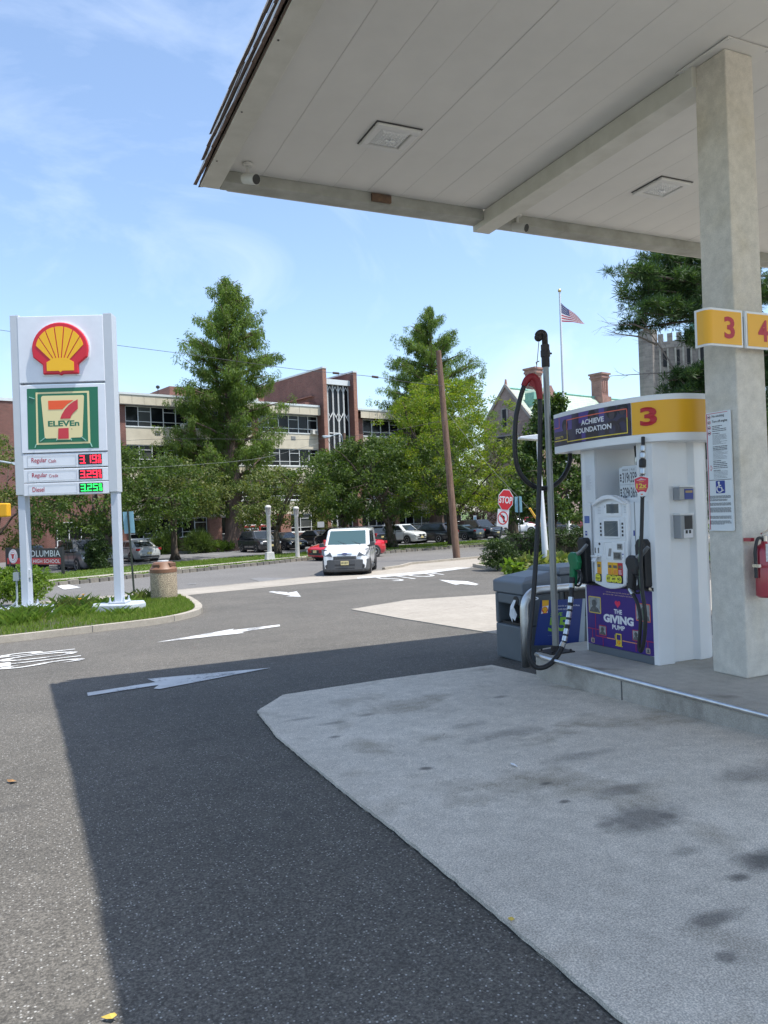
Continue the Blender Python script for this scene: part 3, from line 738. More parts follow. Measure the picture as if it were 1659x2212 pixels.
def leaves(name, clumps, per, size, m, parent, droop=.35, aspect=.5, shell=.55, up=.35, kind=None, hang=0., flat=1.):
    """scatter single leaves through a set of clumps (x, y, z, r[, rz]); every leaf is its own folded quad"""
    c = np.asarray(clumps, float); n = len(c) * per; cc = np.repeat(c, per, 0)
    d = RNG.normal(size=(n, 3)); d /= np.linalg.norm(d, axis=1)[:, None]
    rad = cc[:, 3] * (shell + (1 - shell) * RNG.random(n)) * RNG.random(n) ** .25
    d2 = d.copy(); d2[:, 2] *= flat
    p = cc[:, :3] + d2 * rad[:, None]
    ax = d * .8 + RNG.normal(size=(n, 3)) * .7; ax[:, 2] -= droop * 1.6 + hang; ax /= np.linalg.norm(ax, axis=1)[:, None]
    nr = RNG.normal(size=(n, 3)) * .8 + d * .5; nr[:, 2] += up
    sd = np.cross(ax, nr); sd /= (np.linalg.norm(sd, axis=1)[:, None] + 1e-9)
    l = size * (.65 + .7 * RNG.random(n)); w = l * aspect * .5
    up_v = np.cross(sd, ax)
    a = p; b = p + ax * (l * .5)[:, None] + sd * w[:, None] + up_v * (w * .25)[:, None]; e = p + ax * l[:, None]; f = p + ax * (l * .5)[:, None] - sd * w[:, None] + up_v * (w * .25)[:, None]
    V = np.stack([a, b, e, f], 1).reshape(-1, 3)
    return quads(name, V, m, parent, kind)
def quads(name, V, m, parent=None, kind=None):
    n = len(V) // 4; me = bpy.data.meshes.new(name); me.vertices.add(4 * n); me.vertices.foreach_set('co', V.astype('f4').ravel())
    me.loops.add(4 * n); me.loops.foreach_set('vertex_index', np.arange(4 * n, dtype='i4')); me.polygons.add(n)
    me.polygons.foreach_set('loop_start', np.arange(0, 4 * n, 4, dtype='i4')); me.polygons.foreach_set('loop_total', np.full(n, 4, 'i4'))
    me.materials.append(m); me.update(calc_edges=True); o = bpy.data.objects.new(name, me); col.objects.link(o)
    if parent: o.parent = parent
    if kind: o['kind'] = kind
    return o
def limb(b, p0, p1, r0, r1, bend=.12, n=6, rr=random):
    p0, p1 = Vector(p0), Vector(p1); L_ = (p1 - p0).length; k = max(3, int(L_ / .8) + 2); P = []
    off = Vector((rr.uniform(-1, 1), rr.uniform(-1, 1), rr.uniform(-.4, .8))) * bend * L_
    for i in range(k):
        t = i / (k - 1); P.append(p0.lerp(p1, t) + off * math.sin(math.pi * t) * .6 + Vector((rr.uniform(-1, 1), rr.uniform(-1, 1), 0)) * .02 * L_ * (0 < i < k - 1))
    b.tube(P, [r0 + (r1 - r0) * i / (k - 1) for i in range(k)], n); return P

def broad_tree(name, label, base, h, rx, rz0, leafm, n_cl=150, per=70, size=.17, trunk_r=.22, seed=0, lean=(0, 0), group=None, bark=BARK, shape='dome', droop=.35, ry=None, vine=None, clr=.55, cat='tree', limbs=8, aspect=.5, flat=.75):
    """spreading tree: rz0 = height where the crown begins, rx = crown radius"""
    rr = random.Random(seed); ry = ry or rx
    t = thing(name, label, cat, base, group=group); b = MB()
    fork = rz0 * .85 + .2
    limb(b, (0, 0, -.15), (lean[0] * .4, lean[1] * .4, fork), trunk_r * 1.15, trunk_r * .8, .04, 10, rr)
    for k in range(6):
        a = k * 1.05; b.tube([(math.cos(a) * trunk_r * 1.7, math.sin(a) * trunk_r * 1.7, -.1), (math.cos(a) * trunk_r * .8, math.sin(a) * trunk_r * .8, .35), (math.cos(a) * trunk_r * .4, math.sin(a) * trunk_r * .4, 1.0)], [trunk_r * .35, trunk_r * .45, trunk_r * .3], 5)
    cl = []; cz = (h + rz0) / 2; hz_ = (h - rz0) / 2
    tips = []
    for k in range(limbs):
        a = 2 * math.pi * k / limbs + rr.uniform(-.35, .35); e = rr.uniform(.45, .85)
        tip = Vector((lean[0] + math.cos(a) * rx * e, lean[1] + math.sin(a) * ry * e, rz0 + (h - rz0) * rr.uniform(.25, .85)))
        P = limb(b, (lean[0] * .4, lean[1] * .4, fork * rr.uniform(.75, 1)), tip, trunk_r * .5, .03, .15, 6, rr); tips.append(tip)
        for q in range(4):
            s_ = P[rr.randrange(len(P) // 2, len(P))]; v = Vector((rr.uniform(-1, 1), rr.uniform(-1, 1), rr.uniform(-.2, .8))).normalized() * rx * .35
            limb(b, s_, s_ + v, trunk_r * .15, .015, .1, 4, rr)
    b.build('trunk', bark, t, smooth=True)
    while len(cl) < n_cl:
        a = rr.uniform(0, 2 * math.pi); u = rr.random() ** .42; z = rr.uniform(-1, 1)
        if shape == 'dome':
            lim = math.sqrt(max(0, 1 - max(0, z) ** 2)) * (1 if z > -.5 else .85)
        elif shape == 'cone': lim = max(.08, (1 - z) / 2) ** .75
        else: lim = math.sqrt(max(0, 1 - z * z))
        lim *= 1 + .22 * math.sin(3 * a + seed) + .14 * math.sin(7 * a + 2 * z * 3 + seed)
        x, y = math.cos(a) * u * lim * rx, math.sin(a) * u * lim * ry
        if shape == 'dome' and z < -.2 and u < .45: continue
        cl.append((lean[0] + x, lean[1] + y, cz + z * hz_ + rr.uniform(-.2, .2), clr * rr.uniform(.6, 1.35)))
    leaves('crown', cl, per, size, leafm, t, droop=droop, aspect=aspect, flat=flat)
    if vine: leaves('ivy', [(rr.uniform(-.25, .25) + lean[0] * .2, rr.uniform(-.25, .25), rr.uniform(.2, fork), .35) for _ in range(vine)], 60, .13, L_HEDGE, t)
    return t

def redwood(name, label, base, h, prof, seed, group=None, tr=.62, z_first=.16, dens=1.):
    """dawn redwood: straight fluted trunk, rising limbs, sprays of foliage hanging from them. prof: (height fraction, radius)"""
    rr = random.Random(seed); t = thing(name, label, 'tree', base, group=group); b = MB()
    n = 18; Vs = []; F = []; lv = [0, .012, .03, .06, .12, .25, .5, .75, 1]
    for i, f in enumerate(lv):
        rad = tr * (1 - f) ** .9 * (1 + 1.0 * math.exp(-f * 45)) + .03
        for k in range(n):
            a = 2 * math.pi * k / n; q = rad * (1 + .16 * math.sin(5 * a + 1) * math.exp(-f * 7) + .1 * math.sin(9 * a) * math.exp(-f * 7)); Vs.append((q * math.cos(a), q * math.sin(a), f * h - .1))
    F = [(i * n + k, i * n + (k + 1) % n, (i + 1) * n + (k + 1) % n, (i + 1) * n + k) for i in range(len(lv) - 1) for k in range(n)]
    b.add(Vs, F)
    def rad_at(f):
        for (f0, r0), (f1, r1) in zip(prof, prof[1:]):
            if f <= f1: return r0 + (r1 - r0) * (f - f0) / (f1 - f0)
        return prof[-1][1]
    cl = []; f = z_first
    while f < .985:
        R0 = rad_at(f); L_ = R0 * rr.uniform(.9, 1.17); a = rr.uniform(0, 2 * math.pi); rise = L_ * rr.uniform(.25, .6) * (1 if f > .3 else .25)
        z0 = f * h; tip = Vector((math.cos(a) * L_, math.sin(a) * L_, z0 + rise * .6 - L_ * .06)); p0 = Vector((0, 0, z0 - rise * .55))
        if p0.z < .5: p0.z = .5
        P = limb(b, p0, tip, .03 + .028 * L_, .012, .06, 5, rr)
        m_ = max(4, int(L_ * 3.5 * dens))
        for q in range(m_):
            s_ = .28 + .75 * (q + rr.random()) / m_; i = min(len(P) - 1, int(s_ * (len(P) - 1))); c = P[i]
            sp = .11 * L_ + .15
            cl.append((c.x + rr.uniform(-sp, sp), c.y + rr.uniform(-sp, sp), c.z + rr.uniform(-.35, .15), .42 * rr.uniform(.6, 1.25)))
        f += .0062 * (1.5 if f < .5 else 1.25) / dens
    b.build('trunk', BARK_R, t, smooth=True)
    cl += [(rr.uniform(-.25, .25), rr.uniform(-.25, .25), h * rr.uniform(.955, 1.0), .3) for _ in range(10)]
    leaves('crown', cl, 72, .24, L_RED, t, droop=.7, aspect=.24, hang=.45, flat=1.35)
    return t

# the two dawn redwoods
p = at(508, 1183, 66)
redwood('redwood_tree', 'tall dawn redwood with a broad fluted trunk in front of the school entrance', (p.x, p.y, g(p.y)), 23.4, [(0, 4.2), (.12, 4.4), (.2, 4.9), (.32, 5.2), (.45, 4.7), (.55, 4.1), (.72, 3.75), (.85, 2.9), (.93, 2.05), (.97, 1.3), (1, .4)], 3, tr=.75, dens=1.2, group='dawn redwoods')
p = at(945, 1150, 84)
redwood('redwood_tree', 'dawn redwood rising above the yellow green locust behind the utility pole', (p.x, p.y, g(p.y)), 25.2, [(0, 5), (.2, 7.0), (.4, 6.6), (.55, 5.6), (.7, 4.9), (.85, 3.3), (.93, 1.9), (1, .3)], 5, tr=.8, dens=1.15, group='dawn redwoods')
def px_tree(name, label, px, D, dz=0., **k):
    p = at(px, 1106, D); z = g(p.y) + dz
    return broad_tree(name, label, (p.x, p.y, z), **k)
px_tree('locust_tree', 'yellow green honey locust with a leaning trunk right of the utility pole', 975, 57, .1, h=12.2, rx=5.0, rz0=2.6, leafm=L_LOCUST, n_cl=400, per=85, size=.18, trunk_r=.26, seed=21, lean=(-.6, -.3), clr=.62, aspect=.42, flat=.45, droop=.1)
px_tree('cherry_tree', 'dark green cherry tree with ivy on its trunk behind the white van', 846, 55, .1, h=7.6, rx=5.3, rz0=2.3, leafm=L_CHERRY, n_cl=330, per=85, size=.19, trunk_r=.27, seed=4, lean=(-1.2, -.6), vine=24, group='cherry trees along the verge')
px_tree('cherry_tree', 'small olive green cherry tree between the two grey post lights', 597, 52, .1, h=5.7, rx=3.2, rz0=2.1, leafm=L_OLIVE, n_cl=120, per=80, size=.17, trunk_r=.19, seed=8, group='cherry trees along the verge', clr=.5)
px_tree('cherry_tree', 'wide spreading cherry tree behind the tall price sign', 236, 46, .1, h=7.2, rx=5.3, rz0=1.9, leafm=L_CHERRY, n_cl=330, per=85, size=.18, trunk_r=.28, seed=14, group='cherry trees along the verge', lean=(-.4, 0))
px_tree('cherry_tree', 'olive cherry tree overhanging the street behind the cherry at the price sign', 375, 52, .1, h=6.5, rx=4.0, rz0=2.9, leafm=L_OLIVE, n_cl=190, per=80, size=.18, trunk_r=.2, seed=31, group='cherry trees along the verge')
px_tree('street_tree', 'olive leaved tree before the blank brick wing of the school', -25, 46, .1, h=8.3, rx=3.0, rz0=1.2, leafm=L_OLIVE, n_cl=130, per=75, size=.17, trunk_r=.2, seed=17)
px_tree('maple_tree', 'dark maple with a pointed top behind the steel hose pole', 1196, 50, .1, h=9.3, rx=4.3, rz0=1.6, leafm=L_MAPLE, n_cl=280, per=75, size=.2, trunk_r=.2, seed=41, shape='cone', aspect=.8)
px_tree('maple_tree', 'maple with a thick bare trunk beside the stop sign', 1108, 66, .05, h=8.4, rx=4.2, rz0=2.4, leafm=L_OLIVE, n_cl=200, per=70, size=.2, trunk_r=.45, seed=43)
px_tree('cherry_tree', 'cherry tree in the dark row behind the roof of the white van', 742, 60, .1, h=7.4, rx=4.3, rz0=2.8, leafm=L_CHERRY, n_cl=220, per=80, size=.19, trunk_r=.22, seed=64, group='cherry trees along the verge')
px_tree('plum_tree', 'small purple leaved tree between the school and the parked black cars', 1040, 80, 0, h=5.0, rx=2.7, rz0=1.2, leafm=L_PURPLE, n_cl=90, per=60, size=.2, trunk_r=.14, seed=51)
px_tree('dark_tree', 'dark leafy tree half hidden behind the fuel pump', 1330, 60, 0, h=7.5, rx=4.2, rz0=1.4, leafm=L_MAPLE, n_cl=150, per=60, size=.22, trunk_r=.25, seed=47)
px_tree('dark_tree', 'dark leafy tree at the edge of the picture behind the red extinguisher', 1720, 24, 0, h=5.0, rx=3.0, rz0=.4, leafm=L_HEDGE, n_cl=140, per=60, size=.15, trunk_r=.2, seed=48)
px_tree('dark_tree', 'dark wooded tree beyond the pale concrete column', 1560, 46, 0, h=7.5, rx=5, rz0=.8, leafm=L_MAPLE, n_cl=150, per=60, size=.2, trunk_r=.2, seed=49)
# far trees closing the view beyond the school on both sides
px_tree('far_tree', 'distant green tree beyond the blank wing of the school', -190, 80, 0, h=10, rx=6, rz0=1.5, leafm=L_MAPLE, n_cl=120, per=60, size=.3, trunk_r=.3, seed=61)
px_tree('far_tree', 'distant dark tree beside the stone tower', 1790, 90, 0, h=15, rx=8, rz0=1.5, leafm=L_MAPLE, n_cl=150, per=60, size=.35, trunk_r=.35, seed=62)

# white pine: tiers of level boughs ending in tufts of long needles, with dead twigs below
def pine(base, h, boughs, label, seed, twigs=()):
    rr = random.Random(seed); t = thing('pine_tree', label, 'tree', base); b = MB()
    limb(b, (0, 0, -.2), (0, 0, h), .34, .06, .01, 10, rr)
    tuft = []
    for z, a, L_, dz in boughs:
        tip = Vector((math.cos(a) * L_, math.sin(a) * L_, z + dz)); P = limb(b, (0, 0, z), tip, .05 + .012 * L_, .015, .05, 5, rr)
        for q in range(int(L_ * (6.5 if abs(a - lefta) < .5 else 9))):
            s_ = .22 + .8 * rr.random(); i = min(len(P) - 1, int(s_ * (len(P) - 1) + .5)); c = P[i]; sp = .12 * L_ * (1.25 - s_ * .7) + .25
            sd = Vector((rr.uniform(-sp, sp), rr.uniform(-sp, sp), rr.uniform(-.12, .35))); limb(b, c, c + sd, .014, .006, .1, 3, rr)
            tuft.append((*(c + sd), .2 * rr.uniform(.7, 1.25)))
            if rr.random() < .6: tuft.append((*(c + sd * .6 + Vector((rr.uniform(-.2, .2), rr.uniform(-.2, .2), .05))), .18))
    b.build('trunk', BARK, t, smooth=True)
    leaves('crown', tuft, 58, .27, L_PINE, t, droop=-.25, aspect=.11, shell=.05, up=.2)
    if twigs:
        b = MB()
        for P in twigs:
            b.tube(P, [.05 - .042 * i / (len(P) - 1) for i in range(len(P))], 5)
            for i in range(1, len(P)):
                for q in range(3):
                    s_ = Vector(P[i - 1]).lerp(Vector(P[i]), rr.random()); v = (Vector(P[-1]) - Vector(P[0])).normalized() * .9 + Vector((rr.uniform(-.8, .8), rr.uniform(-.8, .8), rr.uniform(-.5, .5)))
                    Q = limb(b, s_, s_ + v * rr.uniform(.4, 1.0), .012, .003, .15, 3, rr)
                    limb(b, Q[len(Q) // 2], Q[len(Q) // 2] + v * .3 + Vector((0, 0, rr.uniform(-.3, .3))), .006, .003, .1, 3, rr)
        b.build('dead_branch', mat('grey_twig', (.20, .17, .15), .95), t)
    return t
pb = at(1590, 1106, 31); zb = g(pb.y)
def loc_(x, y, D): q = at(x, y, D); return (q.x - pb.x, q.y - pb.y, q.z - zb)
lefta = math.atan2(-RT.y, -RT.x)
bo = []
rr_ = random.Random(5)
for y, L_, dz in ((560, 3.3, .35), (590, 4.4, .3), (625, 5.0, .35), (655, 4.6, .2), (685, 4.8, -.05), (715, 2.0, -.2), (800, 2.6, -.25), (835, 2.5, -.1), (850, 2.4, -.1)):
    z = loc_(1590, y, 31)[2]
    for k in range(3): bo.append((z + rr_.uniform(-.15, .15), lefta + rr_.uniform(-.45, .45), L_ * rr_.uniform(.75, 1.05), dz))
for k in range(46):
    bo.append((1.6 + 11.4 * k / 46, rr_.uniform(-1.5, 1.25) + lefta + math.pi, rr_.uniform(2.0, 4.2) * (1 - k / 70), rr_.uniform(-.3, .4)))
tw_ = [[loc_(x, y, 31) for x, y in ((1530, 885), (1466, 815), (1440, 770), (1405, 720), (1370, 662))], [loc_(x, y, 31) for x, y in ((1560, 780), (1500, 795), (1440, 805), (1385, 808), (1320, 812))], [loc_(x, y, 31.5) for x, y in ((1420, 745), (1380, 727), (1340, 722), (1312, 716))], [loc_(x, y, 30.6) for x, y in ((1405, 716), (1370, 700), (1330, 703))]]
pine((pb.x, pb.y, zb), 13.2, bo, 'white pine with level boughs and bare twigs behind the concrete column', 9, tw_)

# ------------------------------------------------------------------ shrubs, hedge, ground plants
def shrub(name, label, base, rx, ry, h, m, n_cl, per, size, seed, group=None, flat=.9, aspect=.5, droop=.1, cat='shrub', clr=.22, z0=.1):
    rr = random.Random(seed); t = thing(name, label, cat, base, group=group); b = MB()
    for k in range(6): limb(b, (rr.uniform(-.1, .1), rr.uniform(-.1, .1), -.1), (rr.uniform(-.6, .6) * rx, rr.uniform(-.6, .6) * ry, h * rr.uniform(.5, .85)), .02, .006, .1, 4, rr)
    b.build('stem', BARK, t)
    cl = []
    while len(cl) < n_cl:
        x, y, z = rr.uniform(-1, 1), rr.uniform(-1, 1), rr.random()
        if x * x + y * y + max(0, z - .35) ** 2 * 2.2 > 1: continue
        cl.append((x * rx, y * ry, z0 + z * (h - z0), clr * rr.uniform(.7, 1.3)))
    leaves('foliage', cl, per, size, m, t, droop=droop, aspect=aspect, flat=flat); return t
def px_shrub(name, label, x, y, off=0., **k):
    p = gnd2(x, y, off); return shrub(name, label, (p.x, p.y, g(p.y) + off), **k)
px_shrub('shrub', 'bright green shrub at the foot of the price sign', 48, 1300, .1, rx=.85, ry=.7, h=1.05, m=L_LIGHT, n_cl=90, per=60, size=.10, seed=3)
px_shrub('shrub', 'ivy covered shrub beside the grey sport utility vehicle', 214, 1228, .1, rx=.65, ry=.8, h=1.9, m=L_HEDGE, n_cl=70, per=60, size=.13, seed=5)
for i, (x, y, rx, h) in enumerate(((358, 1197, 1.15, 1.75), (430, 1195, 1.1, 1.7))):
    px_shrub('ornamental_grass', ['tall grassy clump under the school windows, farther from the entrance', 'tall grassy clump under the school windows, nearer the entrance'][i], x, y, rx=rx, ry=.9, h=h, m=L_CHERRY, n_cl=90, per=50, size=.5, seed=20 + i, aspect=.06, droop=-.5, group='grassy clumps by the school wall')
px_shrub('shrub', 'low yellow green shrub at the foot of the redwood', 472, 1192, rx=1.6, ry=.9, h=.9, m=L_LIGHT, n_cl=60, per=50, size=.12, seed=23)
px_shrub('shrub', 'feathery evergreen shrub against the school behind the white van', 705, 1172, rx=1.9, ry=1.2, h=2.5, m=L_OLIVE, n_cl=80, per=55, size=.22, seed=24, aspect=.2)
HG = leaf_mat('hedge_leaves2', [(.022, .042, .012), (.035, .065, .015), (.055, .09, .022)], .25)
def hedge(label, a, b_, w, h, seed, z):
    rr = random.Random(seed); a, b_ = Vector(a), Vector(b_); d = (b_ - a); L_ = d.length; d.normalize(); n_ = Vector((-d.y, d.x))
    t = thing('hedge', label, 'hedge', ((a + b_) / 2).to_3d() + Vector((0, 0, z))); cl = []
    for i in range(int(L_ * 46)):
        u = rr.uniform(-.5, .5) * L_; v = rr.uniform(-1, 1); zf = rr.random() ** .7
        v = math.copysign(abs(v) ** .5, v) * w / 2
        hh = h * (1 + .07 * math.sin(u * 2.1) + .05 * math.sin(u * 5.3 + 1))
        q = d * u + n_ * v * (.85 + .15 * math.sin(zf * 3.1)); cl.append((q.x, q.y, .12 + zf * (hh - .18), .17 * rr.uniform(.8, 1.3)))
    leaves('foliage', cl, 34, .10, L_HEDGE, t, droop=0., aspect=.55)
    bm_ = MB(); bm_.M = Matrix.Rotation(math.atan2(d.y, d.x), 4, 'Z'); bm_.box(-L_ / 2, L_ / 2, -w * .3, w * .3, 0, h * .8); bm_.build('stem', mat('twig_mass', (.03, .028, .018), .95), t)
hedge('clipped dark green hedge behind the stop sign', (18.9, 28.3), (33, 31.3), 1.1, 1.25, 2, g(29) + .1)
px_shrub('shrub', 'rounded dark shrub at the rounded end of the hedge', 1082, 1226, .1, rx=.72, ry=.72, h=1.05, m=L_HEDGE, n_cl=80, per=60, size=.09, seed=33)
for i, (x, y, s_) in enumerate(((1128, 1228, .30), (1150, 1225, .38), (1170, 1229, .34), (1112, 1233, .22), (1195, 1226, .38), (1215, 1224, .38), (1235, 1221, .34))):
    px_shrub('hosta', ['pale yellow hosta just left of the white lamp post base', 'largest yellow green hosta beside the hedge', 'variegated hosta at the foot of the white lamp post', 'small hosta nearest the rounded kerb', 'variegated hosta just behind the steel hose pole', 'pale hosta between the hose pole and the green nozzle', 'pale hosta partly behind the green nozzle'][i], x, y, .1, rx=s_, ry=s_, h=s_ * .95, m=L_HOSTA if i != 3 else L_LIGHT, n_cl=9, per=16, size=.25, seed=70 + i, aspect=.55, droop=.2, cat='plant', group='hostas by the hedge', clr=.2, z0=.05)

def blades(name, pts, h, w, m, kind='stuff', parent=None, lean=.5):
    """upright tapering blades at the given ground points"""
    P = np.asarray(pts, float); n = len(P); a = RNG.random(n) * 2 * np.pi; hh = h * (.5 + RNG.random(n)); ln = lean * hh * RNG.random(n); b = RNG.random(n) * 2 * np.pi
    s_ = np.stack([np.cos(a), np.sin(a), np.zeros(n)], 1) * (w * (.7 + .6 * RNG.random(n)))[:, None]
    mid = P + np.stack([np.cos(b) * ln * .35, np.sin(b) * ln * .35, hh * .6], 1); tip = P + np.stack([np.cos(b) * ln, np.sin(b) * ln, hh], 1)
    V = np.stack([P - s_, P + s_, mid + s_ * .6, tip], 1).reshape(-1, 3)
    return quads(name, V, m, parent, kind)
def inside(poly, x, y):
    c = False; j = len(poly) - 1
    for i in range(len(poly)):
        xi, yi = poly[i][:2]; xj, yj = poly[j][:2]
        if (yi > y) != (yj > y) and x < (xj - xi) * (y - yi) / (yj - yi) + xi: c = not c
        j = i
    return c
bed = [(-30, 9.8)] + offset_line(GIc, .2) + [(-8, 20.2), (-30, 14)]
rr = random.Random(1); pts = []
while len(pts) < 42000:
    x = rr.uniform(-6, 4); y = rr.uniform(14, 24.2)
    if inside(bed, x, y):
        if math.sin(x * 3.1 + y * 1.3) + math.sin(y * 4.3 - x * 1.7) + rr.uniform(-.8, .8) < -1.3: continue
        k = (1 if x > 1.2 + .3 * math.sin(y * 2) or y > 20.5 else .32)
        if rr.random() < k: pts.append((x, y, g(y) + .10))
blades('grass', pts, .075, .009, GRASSL)
pts = []
bed2 = [(34, 32.9)] + offset_line(HIc, .2) + [(34, 20)]
while len(pts) < 6000:
    x = rr.uniform(16, 24); y = rr.uniform(20.5, 29.4)
    if inside(bed2, x, y): pts.append((x, y, g(y) + .10))
blades('grass', pts, .10, .014, GRASSL)
for a, b_, n in ((2.6, 7.6, 26000), (.3, 1.25, 9000)):
    la, lb = offset_line(FK, a), offset_line(FK, b_); pts = []
    while len(pts) < n:
        i = rr.randrange(len(FK) - 1)
        if FK[i][0] < -8 or FK[i][0] > 50: continue
        t, u = rr.random(), rr.random(); p = Vector(la[i]).lerp(Vector(la[i + 1]), t).lerp(Vector(lb[i]).lerp(Vector(lb[i + 1]), t), u); pts.append((p.x, p.y, g(p.y) + .105))
    blades('grass', pts, .06, .028, GRASSL)
# daylilies and weeds along the front of the bed
def tuft_plant(label, x, y, s_, seed, m, flower=None):
    p = gnd2(x, y, .1); t = thing('daylily', label, 'plant', (p.x, p.y, g(p.y) + .1), group='plants in the sign bed'); q = random.Random(seed)
    ps = [(q.gauss(0, .1) * s_ * 2, q.gauss(0, .1) * s_ * 2, 0) for _ in range(110)]
    blades('leaf', ps, (.20 * s_), .006, m, kind=None, parent=t, lean=1.5)
    if flower:
        b = MB(); b.tube([(0, 0, 0), (.03, .02, (.34 * s_))], .006, 4); b.build('stalk', L_CHERRY, t)
        b = MB()
        for k in range(6):
            a = k * 1.047; b.add([(.03, .02, (.34 * s_)), (.03 + .03 * math.cos(a - .5), .02 + .03 * math.sin(a - .5), (.34 * s_) + .04), (.03 + .07 * math.cos(a), .02 + .07 * math.sin(a), (.34 * s_) + .05), (.03 + .03 * math.cos(a + .5), .02 + .03 * math.sin(a + .5), (.34 * s_) + .04)], [(0, 1, 2, 3)])
        b.build('flower', flower, t)
YEL = mat('yellow_petal', (.75, .38, .02), .6)
rr = random.Random(77); dl = []
for i in range(22):
    x = rr.uniform(2, 318); y = 1352 - x * .105 - rr.uniform(0, 34)
    if (8 < x < 112 or 196 < x < 306) and y < 1333: y += 16
    fl_ = YEL if i in (3, 11, 22) else None
    dl.append((x, y, fl_))
dl.sort()
where = ['at the frame edge', 'before the first sign pad', 'between the two sign pads', 'before the second sign pad', 'past the second sign pad']
cnt = {}; ORD = ['first', 'second', 'third', 'fourth', 'fifth', 'sixth', 'seventh', 'eighth', 'ninth', 'tenth', 'eleventh', 'twelfth']
for i, (x, y, f) in enumerate(dl):
    zn = min(4, int(x / 64)); cnt[zn] = cnt.get(zn, 0) + 1
    lab = ('yellow flowered daylily, ' if f else 'grassy daylily clump, ') + ORD[cnt[zn] - 1] + ' along the row ' + where[zn]
    tuft_plant(lab, x, y, rr.uniform(.7, 1.2), i, L_LIGHT if i % 3 else L_OLIVE, f)
# ================================================================== VEHICLES
CGLASS = mat('car_glass', (.02, .026, .028), .05, spec=.6)
TEALGL = mat('windscreen_glass', (.05, .095, .10), .06, spec=.6)
TYRE = mat('tyre_rubber', (.022, .022, .023), .85)
RIM = mat('alloy_rim', (.55, .56, .57), .3, .9)
STEELRIM = mat('dark_rim', (.08, .08, .085), .4, .5)
TRIM = mat('black_trim', (.03, .031, .033), .55)
CHROME = mat('chrome', (.75, .76, .77), .12, 1.)
LAMP = mat('clear_lamp', (.72, .75, .78), .1, .2, spec=.8)
TAIL = mat('red_lamp', (.40, .012, .02), .2, spec=.6)
PLATE = mat('plate_yellow', (.68, .58, .28), .5)
PLTXT = mat('plate_text', (.05, .06, .07), .6)
def paintm(n, c, r=.28): return mat('paint_' + n, c, r, .0, coat=1.)
WHITE = paintm('white', (.80, .81, .81)); REDP = paintm('red', (.55, .015, .03)); BLACK = paintm('black', (.012, .013, .016)); GREY = paintm('grey', (.10, .105, .115)); SILV = paintm('silver', (.46, .48, .48)); MAROON = paintm('maroon', (.22, .012, .018)); DGREEN = paintm('dark_green', (.02, .032, .03)); NAVY = paintm('charcoal', (.03, .034, .042)); BLUEG = paintm('blue_grey', (.13, .17, .21)); LIGHTS = paintm('pale_silver', (.62, .64, .63))
STY = {  # L, W, H, belt, hood z at cowl, nose z, cowl x, roof front x, roof rear x, rear base x, tail z, wheel radius, front axle x, rear axle x, ground clearance
 'sedan': (4.66, 1.82, 1.44, .92, .96, .70, .95, .18, -1.05, -1.72, .98, .33, 1.42, -1.39, .19),
 'coupe': (4.78, 1.9, 1.38, .93, .98, .74, .72, .0, -.95, -1.85, 1.0, .34, 1.45, -1.3, .18),
 'suv': (4.62, 1.84, 1.68, 1.04, 1.10, .90, 1.12, .42, -1.75, -2.16, 1.06, .36, 1.38, -1.3, .22),
 'bigsuv': (4.95, 1.96, 1.77, 1.08, 1.14, .95, 1.15, .45, -1.95, -2.36, 1.1, .38, 1.45, -1.42, .23),
 'hatch': (4.45, 1.82, 1.58, 1.0, 1.06, .84, 1.15, .38, -1.55, -2.08, 1.02, .34, 1.36, -1.31, .2),
 'van': (4.42, 1.84, 1.84, 1.10, 1.18, .98, 1.40, .72, -2.02, -2.17, 1.12, .33, 1.38, -1.28, .19),
}
def wheel_parts(root, x, y, r, w, sg, rimm, spokes):
    b = MB(); M0 = Matrix.Translation((x, y, r)) @ Matrix.Rotation(-sg * math.pi / 2, 4, 'X'); b.M = M0   # local z points outward
    b.lathe([(r * .66, -w / 2), (r * .93, -w / 2), (r, -w * .3), (r, w * .3), (r * .93, w / 2), (r * .66, w / 2 - .01)], 22)
    t = b.build('wheel', TYRE, root, smooth=True, sm_angle=50)
    b = MB(); b.M = M0; b.lathe([(r * .67, w * .1), (r * .67, w / 2), (r * .60, w / 2 + .003), (r * .58, w * .22), (.02, w * .2)], 22)
    for k in range(spokes):
        a = 2 * math.pi * k / spokes; b.M = M0 @ Matrix.Rotation(a, 4, 'Z'); b.box(.03, r * .62, -r * .055, r * .055, w * .2, w * .42)
    b.M = M0; b.lathe([(r * .15, w * .2), (r * .15, w * .46), (r * .05, w * .48)], 10); b.build('rim', rimm, t)
def lerp3(a, b, t): return Vector(a).lerp(Vector(b), t)
